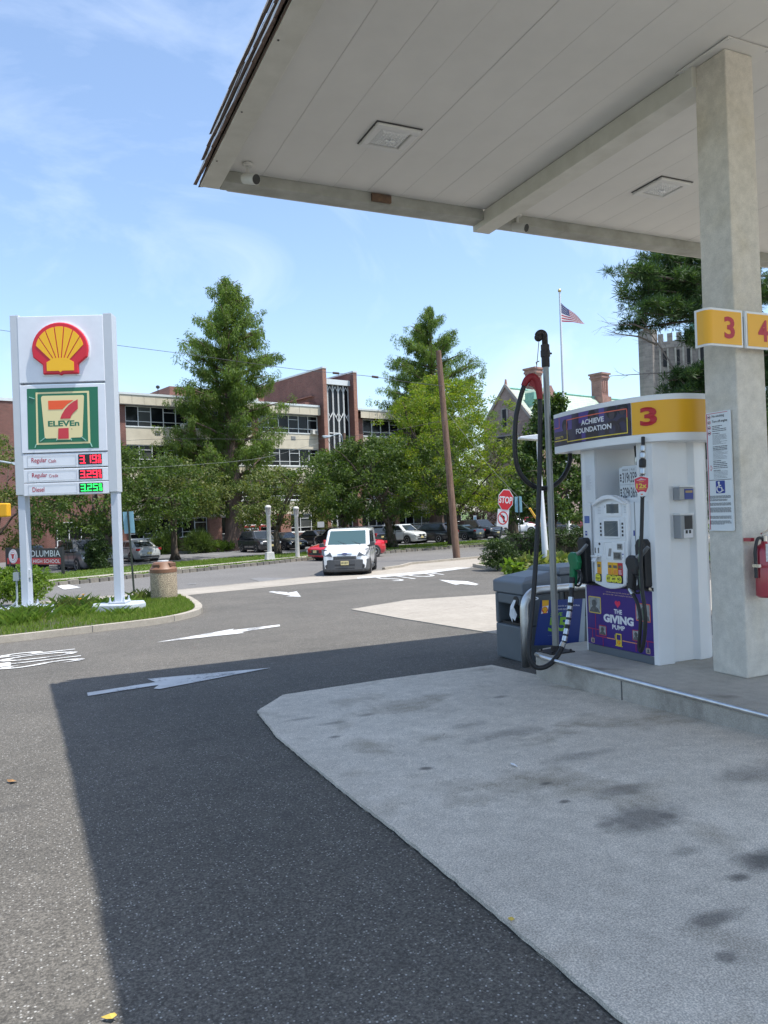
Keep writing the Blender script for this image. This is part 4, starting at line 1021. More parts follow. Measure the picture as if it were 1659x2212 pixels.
def car(name, label, cat, x, y, z, ang, style, paint, group=None, rimm=RIM, windscreen=CGLASS, spokes=5, rails=False, plate='front', detail=None, two=False):
    L_, W, H, belt, cowlz, nosez, xc, xf, xr, xb, tailz, r, fa, ra, gc = STY[style]
    root = thing(name, label, cat, (x, y, z), ang, group); hl = L_ / 2; W2 = W / 2
    # body: lofted sections nose to tail
    xs = [hl, hl - .05, hl - .18, hl - .42, hl - .8, xc + .02, xc - .5, 0, -.6, xb + .45, xb - .02, -hl + .22, -hl + .06, -hl]
    secs = []
    for q in xs:
        e = abs(q) / hl
        w = W2 * (1 - .055 * max(0, (e - .55) / .45) ** 2 - (.16 if e > .985 else .06 if e > .955 else .02 if e > .88 else 0))
        if q > xc: t = (q - xc) / (hl - xc); zt = cowlz + (nosez - cowlz) * t ** 1.7
        elif q > xb: zt = belt + (cowlz - belt) * max(0, 1 - (xc - q) * 1.2) if q > xc - .9 else belt + (tailz - belt) * max(0, min(1, (xc - .9 - q) / max(.1, xc - .9 - xb)))
        else: zt = tailz - .05 * ((xb - q) / max(.05, xb + hl)) ** 2
        if e > .985: zt -= .13
        elif e > .955: zt -= .04
        zb = gc + (.10 if e > .985 else .05 if e > .93 else 0)
        pr = [(w * .88, zb), (w * .97, zb + .10), (w, zb + .32), (w * .995, zt - .22), (w * .955, zt - .07), (w * .84, zt), (w * .45, zt + .022), (0, zt + .03)]
        secs.append([(q, a, c) for a, c in pr] + [(q, -a, c) for a, c in pr[-2::-1]])
    n = len(secs[0]); b = MB(); V = [p for s_ in secs for p in s_]
    F = [(i * n + k, (i + 1) * n + k, (i + 1) * n + k + 1, i * n + k + 1) for i in range(len(secs) - 1) for k in range(n - 1)]
    F += [(i * n + n - 1, (i + 1) * n + n - 1, (i + 1) * n, i * n) for i in range(len(secs) - 1)]
    F += [tuple(range(n)), tuple(range(len(V) - 1, len(V) - n - 1, -1))]
    b.add(V, F); body = b.build('body', paint, root, smooth=True, sm_angle=48)
    # cabin: loft of three levels
    wt = W2 * (.80 if style != 'van' else .915); wb = W2 * (.955 if style != 'van' else .985); fw_ = .86 if style != 'van' else .93
    def ring(t):
        xa, xz = xc + (xf - xc) * t, xb + (xr - xb) * t; w = wb + (wt - wb) * t; z_ = (belt if t else belt - .02) + (H - .05 - belt) * t
        za = cowlz - .0 + (H - .05 - cowlz) * t; zr = tailz - .02 + (H - .06 - tailz) * t
        return [(xa, -w * fw_, za), (xa - .14, -w, max(za, z_)), (xz + .16, -w, max(zr, z_) if t < .5 else z_), (xz, -w * .84, zr), (xz, w * .84, zr), (xz + .16, w, max(zr, z_) if t < .5 else z_), (xa - .14, w, max(za, z_)), (xa, w * fw_, za)]
    r0, r1 = ring(0.), ring(1.)
    top = [(p[0] * .97 - .0, p[1] * .86, H - .008) for p in r1]
    b = MB(); b.add(r0 + r1 + top, [(i, (i + 1) % 8, 8 + (i + 1) % 8, 8 + i) for i in range(8)] + [(8 + i, 8 + (i + 1) % 8, 16 + (i + 1) % 8, 16 + i) for i in range(8)] + [tuple(range(16, 24))])
    cab = b.build('cabin', paint, root, bevel=.035 if style != 'van' else .075, seg=3, smooth=True, sm_angle=28)
    def pane(nm, A, B, C_, D, m, parent=cab, grow=.006):
        A, B, C_, D = map(Vector, (A, B, C_, D)); nrm = (B - A).cross(D - A).normalized(); c = (A + B + C_ + D) / 4
        if nrm.dot(c - Vector((-.3, 0, .9))) < 0: nrm = -nrm
        b = MB(); b.add([p + nrm * grow for p in (A, B, C_, D)] + [p - nrm * .01 for p in (A, B, C_, D)], [(0, 1, 2, 3), (0, 4, 5, 1), (1, 5, 6, 2), (2, 6, 7, 3), (3, 7, 4, 0)]); return b.build(nm, m, parent)
    def face(i, j, s0, s1, t0, t1):
        return [lerp3(lerp3(r0[i], r0[j], s), lerp3(r1[i], r1[j], s), t) for s, t in ((s0, t0), (s1, t0), (s1, t1), (s0, t1))]
    pane('windscreen', *face(7, 0, .04, .96, .05, .93), windscreen, root)
    pane('rear_window', *face(3, 4, .06, .94, .18 if style in ('suv', 'bigsuv', 'hatch', 'van') else .1, .88), CGLASS, root)
    sides = [(.05, .46), (.49, .93)] if style in ('sedan', 'coupe') else [(.05, .36), (.385, .66), (.685, .94)]
    if style == 'van': sides = [(.05, .36), (.40, .66)]
    for i, j, fl in ((1, 2, 0), (6, 5, 1)):
        for s0, s1 in sides: pane('side_window', *face(i, j, s0, s1, .14, .86), CGLASS, root)
    for sg in (-1, 1):
        for xa in (fa, ra):
            b = MB(); b.M = Matrix.Translation((xa, sg * (W2 - .02), r)) @ Matrix.Rotation(-sg * math.pi / 2, 4, 'X'); b.lathe([(r * 1.16, -.3), (r * 1.16, .022), (r * 1.04, .026)], 24); b.build('wheel_arch', TRIM, root)
            wheel_parts(root, xa, sg * (W2 - .08), r, .22, sg, rimm, spokes)
        # mirror, door seams, handles
        b = MB(); b.M = Matrix.Translation((xc - .12, sg * (W2 + .1), belt + .1)); b.prism(rrect(-.07, .09, -.11, .11, .05, 2), -.07, .08, taper=.85); b.box(-.03, .03, -.16 if sg > 0 else .08, -.08 if sg > 0 else .16, -.07, -.03); b.build('mirror', TRIM if style == 'van' else paint, root, bevel=.02)
        for xd in ((xc - 1.0, xc - .95), ) + (() if style == 'coupe' else ((xc - 1.85, xc - 1.8),)):
            b = MB(); b.box(xd[0] - .08, xd[1] + .06, sg * W2 - .01, sg * W2 + .018, belt - .13, belt - .10); b.build('door_handle', TRIM if style == 'van' else paint, root)
        b = MB()
        for xd in (xc - .1, xc - 1.08) + (() if style == 'coupe' else (xc - 1.95,)): b.box(xd - .006, xd + .006, sg * W2 - .012, sg * W2 + .003, gc + .2, belt - .02)
        b.build('door_seam', TRIM, root)
        b = MB(); b.box(ra + .42, fa - .42, sg * W2 - .06, sg * W2 + .006, gc, gc + .09); b.build('sill', TRIM, root)
        hy = W2 * .70
        # lamps
        if style != 'van':
            b = MB(); b.M = Matrix.Translation((hl - .13, sg * hy, nosez - .17)) @ Matrix.Rotation(-sg * .32, 4, 'Z'); b.plate(rrect(-.01, .01, -.01, .01, .004, 2), 0, .001); b = MB(); b.M = Matrix.Translation((hl - .15, sg * hy, nosez - .16)) @ Matrix.Rotation(-sg * .42, 4, 'Z') @ Matrix.Rotation(.18, 4, 'Y')
            b.prism(rrect(-.10, .10, -.21, .21, .06, 3), -.06, .06); b.build('headlight', LAMP, root, bevel=.02)
        b = MB(); b.M = Matrix.Translation((-hl + .12, sg * W2 * .74, tailz - .14)) @ Matrix.Rotation(sg * .35, 4, 'Z')
        if style in ('sedan', 'coupe'): b.prism(rrect(-.10, .10, -.22, .22, .05, 3), -.08, .07)
        else: b.prism(rrect(-.10, .10, -.15, .15, .05, 3), -.16, .12)
        b.build('tail_light', TAIL, root, bevel=.02)
        if rails: b = MB(); b.tube([(xf - .1, sg * wt * .88, H - .02), (xf - .2, sg * wt * .88, H + .05), (xr + .2, sg * wt * .88, H + .05), (xr + .1, sg * wt * .88, H - .02)], .02, 6); b.build('roof_rail', CHROME if paint is GREY else TRIM, root)
    # front and rear furniture
    if style != 'van':
        b = MB()
        if two:
            for sg in (-1, 1): b.prism([(hl - .12, sg * .2 - .16), (hl + .012, sg * .2 - .13), (hl + .012, sg * .2 + .13), (hl - .12, sg * .2 + .16)], nosez - .26, nosez - .08)
        else: b.prism([(hl - .12, -.5), (hl + .012, -.44), (hl + .012, .44), (hl - .12, .5)], nosez - .30, nosez - .10)
        b.prism([(hl - .16, -W2 * .78), (hl + .004, -W2 * .6), (hl + .004, W2 * .6), (hl - .16, W2 * .78)], gc + .12, gc + .26)
        gr = b.build('grille', TRIM, root, bevel=.015)
        b = MB(); b.tube([(hl + .014, -.42, nosez - .11), (hl + .02, 0, nosez - .12), (hl + .014, .42, nosez - .11)], .012, 5); b.tube([(hl + .014, -.42, nosez - .3), (hl + .02, 0, nosez - .29), (hl + .014, .42, nosez - .3)], .010, 5); b.build('chrome_strip', CHROME, root)
    for q, nm, sx in ((hl + (.028 if style != 'van' else .09), 'front', 1), (-hl - .022, 'rear', -1)):
        b = MB(); zp = (gc + .26 if q > 0 else tailz - .40 if style in ('suv', 'bigsuv', 'hatch', 'van') else gc + .32)
        b.box(min(q, q - sx * .02), max(q, q - sx * .02), -.155, .155, zp, zp + .155); pl = b.build('number_plate', PLATE, root)
    b = MB(); b.box(-hl - .012, -hl + .1, -W2 * .72, W2 * .72, gc + .10, gc + .22); b.build('rear_bumper_trim', TRIM, root)
    if style in ('suv', 'bigsuv', 'hatch'): b = MB(); b.prism([(xr - .16, -wt * .8), (xr + .1, -wt * .8), (xr + .1, wt * .8), (xr - .16, wt * .8)], H - .10, H - .05); b.build('spoiler', paint, root, bevel=.01)
    b = MB(); b.box(-hl + .3, hl - .3, -W2 * .8, W2 * .8, gc - .05, gc + .12); b.build('underbody', TRIM, root)
    return root

# the white van turning in from the street
vx, vy = 12.1, 29.9
van = car('white_van', 'white compact panel van facing the station with dark lower bumper', 'van', vx, vy, g(vy) + .0, R(-118.5), 'van', WHITE, rimm=STEELRIM, windscreen=TEALGL, plate='front')
hl = 2.21
b = MB(); nose = [(hl - .50, -.935), (hl - .32, -.93), (hl - .13, -.87), (hl - .0, -.71), (hl + .06, -.4), (hl + .06, .4), (hl - .0, .71), (hl - .13, .87), (hl - .32, .93), (hl - .50, .935)]
b.prism(nose + [(hl - .7, .7), (hl - .7, -.7)], .24, .66); b.prism([(x - .03, y * .97) for x, y in nose] + [(hl - .7, .6), (hl - .7, -.6)], .19, .245); b.build('bumper', mat('grey_plastic', (.075, .078, .082), .6), van, bevel=.03)
b = MB()
b.prism([(hl - .16, -.58), (hl + .035, -.42), (hl + .035, .42), (hl - .16, .58)], .64, .79); b.prism([(hl - .1, -.55), (hl + .062, -.4), (hl + .062, .4), (hl - .1, .55)], .40, .49); b.prism([(hl - .1, -.5), (hl + .062, -.38), (hl + .062, .38), (hl - .1, .5)], .285, .345)
b.build('grille', TRIM, van, bevel=.012)
b = MB()
for z in (.67, .705, .74, .77): b.tube([(hl + .02, -.47, z), (hl + .043, -.4, z), (hl + .043, .4, z), (hl + .02, .47, z)], .007, 4)
b.build('grille_bar', mat('bar_grey', (.16, .165, .17), .4), van)
b = MB(); b.tube([(hl - .06, -.42, .855), (hl - .0, -.2, .875), (hl - .0, .2, .875), (hl - .06, .42, .855)], .026, 6); b.build('chrome_strip', CHROME, van)
b = MB(); b.M = Matrix.Translation((hl + .03, 0, .875)) @ Matrix.Rotation(math.pi / 2, 4, 'Z') @ Matrix.Rotation(math.pi / 2, 4, 'X'); b.M = b.M @ Matrix.Diagonal((1, .44, 1, 1)); b.lathe([(.115, -.02), (.115, .0), (.1, .006)], 22)
em = b.build('emblem', [mat('emblem_blue', (.02, .05, .22), .3)], van)
b = MB(); b.M = Matrix.Translation((hl + .04, 0, .845)) @ Matrix.Rotation(math.pi / 2, 4, 'Z'); b.text('Ford', -.075, .075, 0, .06, bold=.01); b.build('lettering', CHROME, em)
for sg in (-1, 1):
    Q = [(hl + .05, sg * .50, .78), (hl - .03, sg * .80, .80), (hl - .16, sg * .92, .86), (hl - .34, sg * .955, 1.07), (hl - .15, sg * .74, 1.05), (hl - .0, sg * .56, .93)]
    b = MB(); b.add(Q + [(x - .14, y * .9, z - .02) for x, y, z in Q], [(0, 1, 2, 3, 4, 5)] + [(i, 6 + i, 6 + (i + 1) % 6, (i + 1) % 6) for i in range(6)]); b.build('headlight', mat('smoked_lamp', (.09, .10, .11), .25, .2), van)
    b = MB(); b.M = Matrix.Translation((hl - .03, sg * .70, .40)) @ Matrix.Rotation(-sg * .7, 4, 'Z') @ Matrix.Rotation(math.pi / 2, 4, 'Y'); b.lathe([(.08, -.03), (.08, .035), (.06, .03)], 14); b.build('fog_lamp', TRIM, van)
for px_ in (-.30, .25):
    b = MB(); b.tube([(1.40 - .0, px_ + .3, 1.20), (1.18, px_ - .15, 1.37)], .012, 4); b.build('wiper', TRIM, van)
b = MB(); b.tube([(.5, 0, 1.83), (.42, 0, 2.06)], .008, 5); b.build('aerial', TRIM, van)
b = MB(); b.box(.86, .87, .55, .65, 1.33, 1.43); 
b = MB(); b.M = Matrix.Translation((hl + .094, 0, .45)) @ Matrix.Rotation(math.pi / 2, 4, 'Z'); b.text('E89 GBW', -.13, .13, .045, .115, bold=.02); b.build('plate_lettering', PLTXT, van)

red = car('red_sedan', 'bright red sedan driving past behind the white van', 'car', 16.5, 41.3, g(41.3), R(-162.5), 'sedan', REDP, spokes=10, two=True)
def lot(name, label, px, D, ang, style, paint, cat='car', z=None, **k):
    p = at(px, 1106, D); return car(name, label, cat, p.x, p.y, g(p.y) if z is None else z, R(ang), style, paint, 'cars parked by the school', **k)
lot('parked_suv', 'dark grey sport utility vehicle parked behind the school name board', 180, 44.5, -74, 'bigsuv', GREY, rails=True, z=-1.12)
lot('parked_sedan', 'silver sedan seen from behind beside the cherry tree trunk', 287, 53, 108, 'sedan', SILV)
lot('parked_sedan', 'black car mostly hidden behind the school name board', 62, 50, -85, 'sedan', BLACK)
lot('parked_suv', 'dark charcoal sport utility vehicle beside the redwood trunk', 557, 61, -81, 'suv', NAVY)
lot('parked_sedan', 'black sedan facing the street between the post lights', 612, 63.5, -76, 'sedan', BLACK)
lot('parked_sedan', 'black sedan showing its red tail lights beside the white van', 673, 69, 113, 'sedan', BLACK)
lot('parked_suv', 'black car with roof rails directly behind the white van', 727, 64, 105, 'suv', BLACK, rails=True)
lot('parked_suv', 'black sport utility vehicle above the red sedan tail', 784, 66, 110, 'suv', BLACK)
lot('parked_hatchback', 'blue grey car behind the cherry tree trunk', 815, 73, 110, 'hatch', BLUEG)
lot('parked_suv', 'silver sport utility vehicle with twin grille facing the street', 868, 67.5, -70, 'suv', LIGHTS, two=True)
lot('parked_sedan', 'black sedan in the row behind the silver twin grille car', 884, 77, 112, 'sedan', BLACK)
lot('parked_suv', 'black boxy sport utility vehicle seen from behind left of the utility pole', 931, 67, 118, 'suv', BLACK, rails=True)
lot('parked_coupe', 'dark green coupe with its tail to the street, right of the utility pole', 988, 71, 117, 'coupe', DGREEN)
lot('parked_suv', 'glossy black sport utility vehicle facing the street left of the stop sign', 1034, 73, -78, 'bigsuv', BLACK)
lot('parked_suv', 'white sport utility vehicle behind the stop sign', 1113, 80, -22, 'suv', WHITE)
lot('parked_suv', 'dark red sport utility vehicle behind the white lamp post', 1163, 88, -22, 'suv', MAROON)
lot('parked_sedan', 'black car in front of the two dark red ones', 1199, 80, -25, 'sedan', BLACK)
lot('parked_suv', 'maroon sport utility vehicle beside the fuel pump edge', 1232, 82, -25, 'suv', MAROON)
lot('parked_van', 'white van at the back of the car park', 1226, 99, -20, 'van', WHITE, cat='van')
# ================================================================== CANOPY
SOFFM = mat('soffit_white', (.68, .67, .625), .6, var=.06, sc_=.8, detail=8)
BEAMM = mat('beam_paint', (.66, .65, .58), .7, c2=(.57, .56, .49), sc_=3.5)
STAINB = mat('weathered_beam', (.45, .455, .41), .8, c2=(.29, .29, .25), sc_=3., detail=8)
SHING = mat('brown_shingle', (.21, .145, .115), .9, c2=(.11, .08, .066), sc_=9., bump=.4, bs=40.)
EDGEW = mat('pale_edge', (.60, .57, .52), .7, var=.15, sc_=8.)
cano = thing('station_canopy', 'broad flat canopy with a white panelled ceiling and brown shingled edge', 'canopy', (1.75, 8.27, 0))
def cb(name, m, x0, x1, y0, y1, z0, z1, **k):
    b = MB(); b.box(x0 - 1.75, x1 - 1.75, y0 - 8.27, y1 - 8.27, z0, z1); return b.build(name, m, cano, **k)
CX1, CY0, SZ = 11.4, -2.0, 5.27  # unseen near end kept short so more light gets under the canopy
# ceiling panels run away from the viewer, each a shallow tray with a dark joint beside it
w = .41; x = 1.965; i = 0
b = MB(); b.add([(0, 0, 0), (w - .002, 0, 0), (w - .002, 10.02, 0), (0, 10.02, 0), (.006, 0, -.002), (w - .007, 0, -.002), (w - .007, 10.02, -.002), (.005, 10.02, -.002)], [(0, 1, 2, 3), (4, 7, 6, 5), (0, 3, 7, 4), (1, 5, 6, 2)])
pm = b.build('ceiling_panel', SOFFM); pd = pm.data; bpy.data.objects.remove(pm)
while x < CX1 - .3:
    o = bpy.data.objects.new('ceiling_panel', pd); col.objects.link(o); o.parent = cano; o.location = (x - 1.75, CY0 + .01 - 8.27, SZ + random.uniform(-.001, .002)); x += w
cb('roof_deck', mat('deck_grey', (.5, .5, .48), .9), 1.98, CX1, CY0, 8.03, SZ + .006, 5.85)
cb('fascia_beam', STAINB, 1.962, 5.17, 8.04, 8.262, 5.15, SZ + .3, bevel=.006); cb('fascia_beam', STAINB, 5.412, CX1, 8.04, 8.262, 5.15, SZ + .3, bevel=.006)
cb('fascia_beam', BEAMM, 1.752, 1.96, CY0, 8.262, 5.152, SZ - .06, bevel=.006); cb('fascia_beam', BEAMM, 1.90, 1.96, CY0, 8.262, SZ - .059, SZ + .3)
cb('cross_beam', BEAMM, 5.172, 5.41, 4.755, 8.30, 5.085, SZ - .009, bevel=.006)
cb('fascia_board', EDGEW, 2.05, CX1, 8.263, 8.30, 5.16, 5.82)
b = MB(); b.box(3.66 - 1.75, 3.90 - 1.75, 8.0 - 8.27, 8.039 - 8.27, 5.17, 5.255); b.build('junction_box', mat('rusty_box', (.20, .12, .07), .85, c2=(.09, .06, .045), sc_=14.), cano)
# screws along the edge board and the mitre joint
b = MB()
for y in (7.6, 6.6, 5.5, 4.5): b.M = Matrix.Translation((1.79 - 1.75, y - 8.27, 5.15)); b.lathe([(.009, -.004), (.009, .0)], 6)
b.build('screw', TRIM, cano)
# three lapped courses of shingles leaning back up the roof edge
shm = []
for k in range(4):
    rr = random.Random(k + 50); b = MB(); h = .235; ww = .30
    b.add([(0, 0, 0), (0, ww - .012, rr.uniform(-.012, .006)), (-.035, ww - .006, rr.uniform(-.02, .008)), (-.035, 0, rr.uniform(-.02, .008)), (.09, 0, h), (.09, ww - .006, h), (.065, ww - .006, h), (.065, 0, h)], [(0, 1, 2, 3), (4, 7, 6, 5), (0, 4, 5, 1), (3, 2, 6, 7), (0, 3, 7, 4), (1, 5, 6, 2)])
    b.m[3] = 1; b.m[1] = 0; o = b.build('shingle', [SHING, EDGEW]); shm.append(o.data); bpy.data.objects.remove(o)  # pale outer faces: weathered grey plus grazing sky sheen put into the colour
for c in range(3):
    x0 = 1.74 + .07 * c; z0 = 5.18 + .24 * c; y = 8.30 - .10 * c
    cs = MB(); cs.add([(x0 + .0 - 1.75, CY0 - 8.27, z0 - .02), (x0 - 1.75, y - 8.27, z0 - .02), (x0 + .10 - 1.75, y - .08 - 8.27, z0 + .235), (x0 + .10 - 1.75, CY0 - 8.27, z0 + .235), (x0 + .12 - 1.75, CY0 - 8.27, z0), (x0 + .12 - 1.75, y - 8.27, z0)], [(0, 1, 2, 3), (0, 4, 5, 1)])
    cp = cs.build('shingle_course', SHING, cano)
    while y > CY0 + .3 and y > -1.7:
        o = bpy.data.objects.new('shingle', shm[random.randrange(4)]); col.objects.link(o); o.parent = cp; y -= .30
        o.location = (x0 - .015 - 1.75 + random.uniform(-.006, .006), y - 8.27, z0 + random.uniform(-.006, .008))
# recessed lamp fittings
LENS = mat('prismatic_lens', (.80, .81, .79), .15, spec=.7, bump=1., bs=70.)
def canopy_light(x, y, label):
    t = thing('canopy_light', label, 'ceiling light', (x, y, SZ), group='lamps in the canopy ceiling'); h = .235
    b = MB()
    for a, c, d, e in ((-h, h, -h, -h + .075), (-h, h, h - .075, h), (-h, -h + .075, -h + .075, h - .075), (h - .075, h, -h + .075, h - .075)): b.box(a, c, d, e, -.04, -.008)
    b.build('frame', mat('lamp_frame', (.66, .66, .63), .5), t, bevel=.012)
    b = MB(); b.box(-.243, .243, -.243, .243, -.0079, -.003); b.build('dark_outline', mat('outline_dark', (.10, .10, .10), .8), t)  # thin dark ring outlining the frame
    b = MB(); b.add([(-.155, -.155, -.022), (.155, -.155, -.022), (.155, .155, -.022), (-.155, .155, -.022), (-.12, -.12, -.040), (.12, -.12, -.040), (.12, .12, -.040), (-.12, .12, -.040)], [(0, 4, 5, 1), (1, 5, 6, 2), (2, 6, 7, 3), (3, 7, 4, 0), (4, 7, 6, 5)])
    for i in range(7):
        for j in range(7): b.M = Matrix.Translation((-.105 + .035 * i, -.105 + .035 * j, -.040)); b.add([(-.012, -.012, 0), (.012, -.012, 0), (.012, .012, 0), (-.012, .012, 0), (0, 0, -.012)], [(0, 4, 1), (1, 4, 2), (2, 4, 3), (3, 4, 0)])
    b.M = Matrix(); b.build('lens', LENS, t)
    b = MB(); b.tube([(-.05, 0, -.05), (.05, 0, -.05)], .010, 6); b.tube([(0, -.04, -.05), (0, .04, -.05)], .007, 6); b.build('lamp', LAMP, t)
canopy_light(3.30, 6.76, 'square recessed lamp in the ceiling nearer the camera post corner of the canopy'); canopy_light(6.80, 6.75, 'square recessed lamp in the ceiling beside the concrete column')
# security cameras
def cctv(px, py, label, ya):
    p = onz(px, py, SZ); t = thing('security_camera', label, 'camera', (p.x, p.y, SZ - .009), group='security cameras under the canopy')
    cw = mat('camera_white', (.58, .58, .55), .45)
    b = MB(); b.lathe([(.055, 0), (.055, -.02), (.045, -.03)][::-1], 14); b.build('mount', cw, t)
    b = MB(); b.tube([(0, 0, -.03), (0, 0, -.10), (.015, -.01, -.125)], .017, 8); b.build('arm', cw, t)
    d = (RT * .74 - FW * .62 - UPV * .34).normalized(); c = Vector((0, 0, -.155)) + d * .02
    b = MB(); b.tube([c - d * .085, c - d * .078, c + d * .10, c + d * .112], [.044, .054, .056, .056], 16); b.build('housing', cw, t, smooth=True, sm_angle=40)
    b = MB(); b.tube([c + d * .1121, c + d * .115, c + d * .116], [.05, .05, .02], 16); b.build('lens', TRIM, t)
cctv(535, 352, 'white bullet security camera at the outer corner of the canopy', R(-40)); cctv(1117, 462, 'white bullet security camera beside the canopy cross beam', R(-40))

# ================================================================== COLUMN
COLM = ground_mat('column_concrete', (.60, .565, .49), (.71, .67, .59), (1, 1, 1), .06, stain=(.84, .80, .70), stain_pts=(.48, .72), fine=130., patch=1.6, bump=.15)
colm = thing('concrete_column', 'square pale concrete column holding up the canopy', 'column', (5.20, 4.44, .15))
b = MB(); b.prism([(0, 0), (.35, 0), (.35, .345), (0, .345)], 0, 5.104, taper=.90); b.build('shaft', COLM, colm, bevel=.012)
b = MB(); b.box(-.07, .45, -.10, .45, 5.105, 5.1125)
for x, y in ((-.04, -.07), (.40, -.07), (-.04, .40), (.40, .40)): b.M = Matrix.Translation((x, y, 5.095)); b.lathe([(.012, .004), (.012, .012)], 6)
b.build('cap_plate', SOFFM, colm)
YELLOW = mat('sign_yellow', (.86, .44, .015), .38)
SRED = mat('sign_red', (.46, .012, .02), .4)
SWHITE = mat('sign_white', (.80, .81, .80), .4)
# numbered signs clipped round the column
def number_sign(num, label, x0, x1, y_face, wrap):
    q0 = onY(1515, 675, y_face); z0, z1 = 2.805, 3.10
    t = thing('pump_number_sign', label, 'sign', (x0, y_face, z0), group='pump number signs on the column'); W = x1 - x0; H_ = z1 - z0
    if wrap:   # the end sheet bends back round the corner of the column
        rad = .05; path = [(-.02, .36)] + [(rad - rad * math.cos(a) - .02, rad - rad * math.sin(a)) for a in [math.pi / 2 * k / 8 for k in range(0, 9)]][1:] + [(W, 0)]
        path = [(-.02, .13), (-.02, rad)] + [(-.02 + rad * (1 - math.cos(math.pi / 2 * k / 8)), rad * (1 - math.sin(math.pi / 2 * k / 8))) for k in range(1, 9)] + [(W, 0)]
    else: path = [(0, .0), (W, 0)]
    def band(za, zb_, off):
        V = []; n = len(path)
        for i, (x, y) in enumerate(path):
            a = Vector(path[max(i - 1, 0)]); c = Vector(path[min(i + 1, n - 1)]); d = (c - a).normalized(); nx, ny = d.y, -d.x
            V += [(x + nx * off, y + ny * off, za), (x + nx * off, y + ny * off, zb_)]
        return V, [(2 * i, 2 * i + 2, 2 * i + 3, 2 * i + 1) for i in range(n - 1)]
    V, F = band(0, H_, 0.); o = MB(); o.add(V, F); V2, _ = band(0, H_, -.02); n = len(path)
    o.add(V2, [(a[3], a[2], a[1], a[0]) for a in F]); k = 2 * n
    o.add([V[2 * i] for i in range(n)] + [V2[2 * i] for i in range(n)], [(i, n + i, n + i + 1, i + 1) for i in range(n - 1)])
    o.add([V[2 * i + 1] for i in range(n)] + [V2[2 * i + 1] for i in range(n)], [(i, i + 1, n + i + 1, n + i) for i in range(n - 1)])
    o.add([V[-2], V[-1], V2[-1], V2[-2]], [(0, 3, 2, 1)]); o.add([V[0], V[1], V2[1], V2[0]], [(0, 1, 2, 3)])
    o.build('sign_plate', SWHITE, t)
    path = [(-.02, .105)] + path[1:-1] + [(W - .016, 0)] if wrap else [(.016, 0), (W - .018, 0)]
    V, F = band(.016, H_ - .018, .003); o = MB(); o.add(V, F); o.build('yellow_face', YELLOW, t)
    o = MB(); c = W * .58 if wrap else .19; o.text(num, c - .058, c + .058, .06, .235, -.005, bold=.03); o.build('numeral', SRED, t)
def onY(x, y, Y): d = ray(x, y); return CAM + d * (Y / d.y)
def onX(x, y, X): d = ray(x, y); return CAM + d * (X / d.x)
number_sign('3', 'yellow sign with a red number three wrapped round the column', onY(1533, 700, 4.36).x, onY(1604, 700, 4.36).x, 4.36, True)
number_sign('4', 'yellow sign with a red number four cut by the picture edge', onY(1611, 700, 4.36).x, onY(1611, 700, 4.36).x + .42, 4.36, False)
b = MB(); b.box(5.23, 6.0, 4.386, 4.43, 2.85, 3.06); tag(b.build('sign_bracket', mat('bracket_grey', (.35, .35, .34), .5, .4)), 'grey bracket carrying the two pump number signs', 'bracket')
# safety notice on the pump side of the column
NB = thing('safety_notice', 'tall white safety notice with a wheelchair symbol on the column', 'notice', (5.186, 4.62, .15), R(-90))
INK = mat('ink_black', (.05, .05, .06), .6); BLUE = mat('sign_blue', (.02, .045, .28), .4); INKR = mat('ink_red', (.55, .05, .08), .6)
NP = Plane((5.186, 4.62, .15), (0, -1)); 
(nu0, nz1), (nu1, nz0) = NP.uv(1524, 893), NP.uv(1586, 1147)
b = MB(); b.plate(rrect(nu0, nu1, nz0, nz1, .012), 0, .012); b.build('board', mat('notice_white', (.74, .78, .79), .4), NB)
W = nu1 - nu0; Hn = nz1 - nz0
def nx(u): return nu0 + W * u
def nzz(v): return nz1 - Hn * v
b = MB(); b.box(nx(.03), nx(.055), -.002, -.0005, nzz(.99), nzz(.01)); b.box(nx(.055), nx(.9), -.002, -.0005, nzz(.014), nzz(.010))
for v in (.04, .085, .13, .175): b.M = Matrix.Translation((nx(.14), -.0015, nzz(v))) @ Matrix.Rotation(math.pi / 2, 4, 'X'); b.lathe([(.016, -.0003), (.016, .0005)], 14)
b.M = Matrix(); b.plate([(nx(.10), nzz(.47)), (nx(.155), nzz(.495)), (nx(.21), nzz(.47)), (nx(.155), nzz(.445))], -.0015, -.0005); b.build('red_mark', INKR, NB)
b = MB()
for v in (.04, .085, .13, .175): b.M = Matrix.Translation((nx(.14), -.0025, nzz(v))) @ Matrix.Rotation(math.pi / 2, 4, 'X'); b.lathe([(.012, -.0003), (.012, .0005)], 14)
b.M = Matrix(); b.plate([(nx(.115), nzz(.47)), (nx(.155), nzz(.488)), (nx(.195), nzz(.47)), (nx(.155), nzz(.452))], -.0025, -.0016); b.build('mark_centre', SWHITE, NB)
b = MB()
for v in (.04, .085, .13, .175): b.box(nx(.10), nx(.175), -.0035, -.0026, nzz(v + .006), nzz(v - .004))
b.text('No smoking', nx(.26), nx(.76), nzz(.052), nzz(.026), -.002, .012); b.text('Turn off engine', nx(.26), nx(.88), nzz(.097), nzz(.070), -.002, .012)
rr = random.Random(3)
def lines(v0, v1, n, h, u0=.26, u1=.86):
    for i in range(n):
        v = v0 + (v1 - v0) * i / max(1, n - 1); e = u1 - (rr.random() * .35 if rr.random() < .3 else rr.random() * .04); u = u0
        while u < e:
            q = min(e, u + rr.uniform(.05, .16)); b.box(nx(u), nx(q), -.002, -.001, nzz(v + h), nzz(v)); u = q + .014
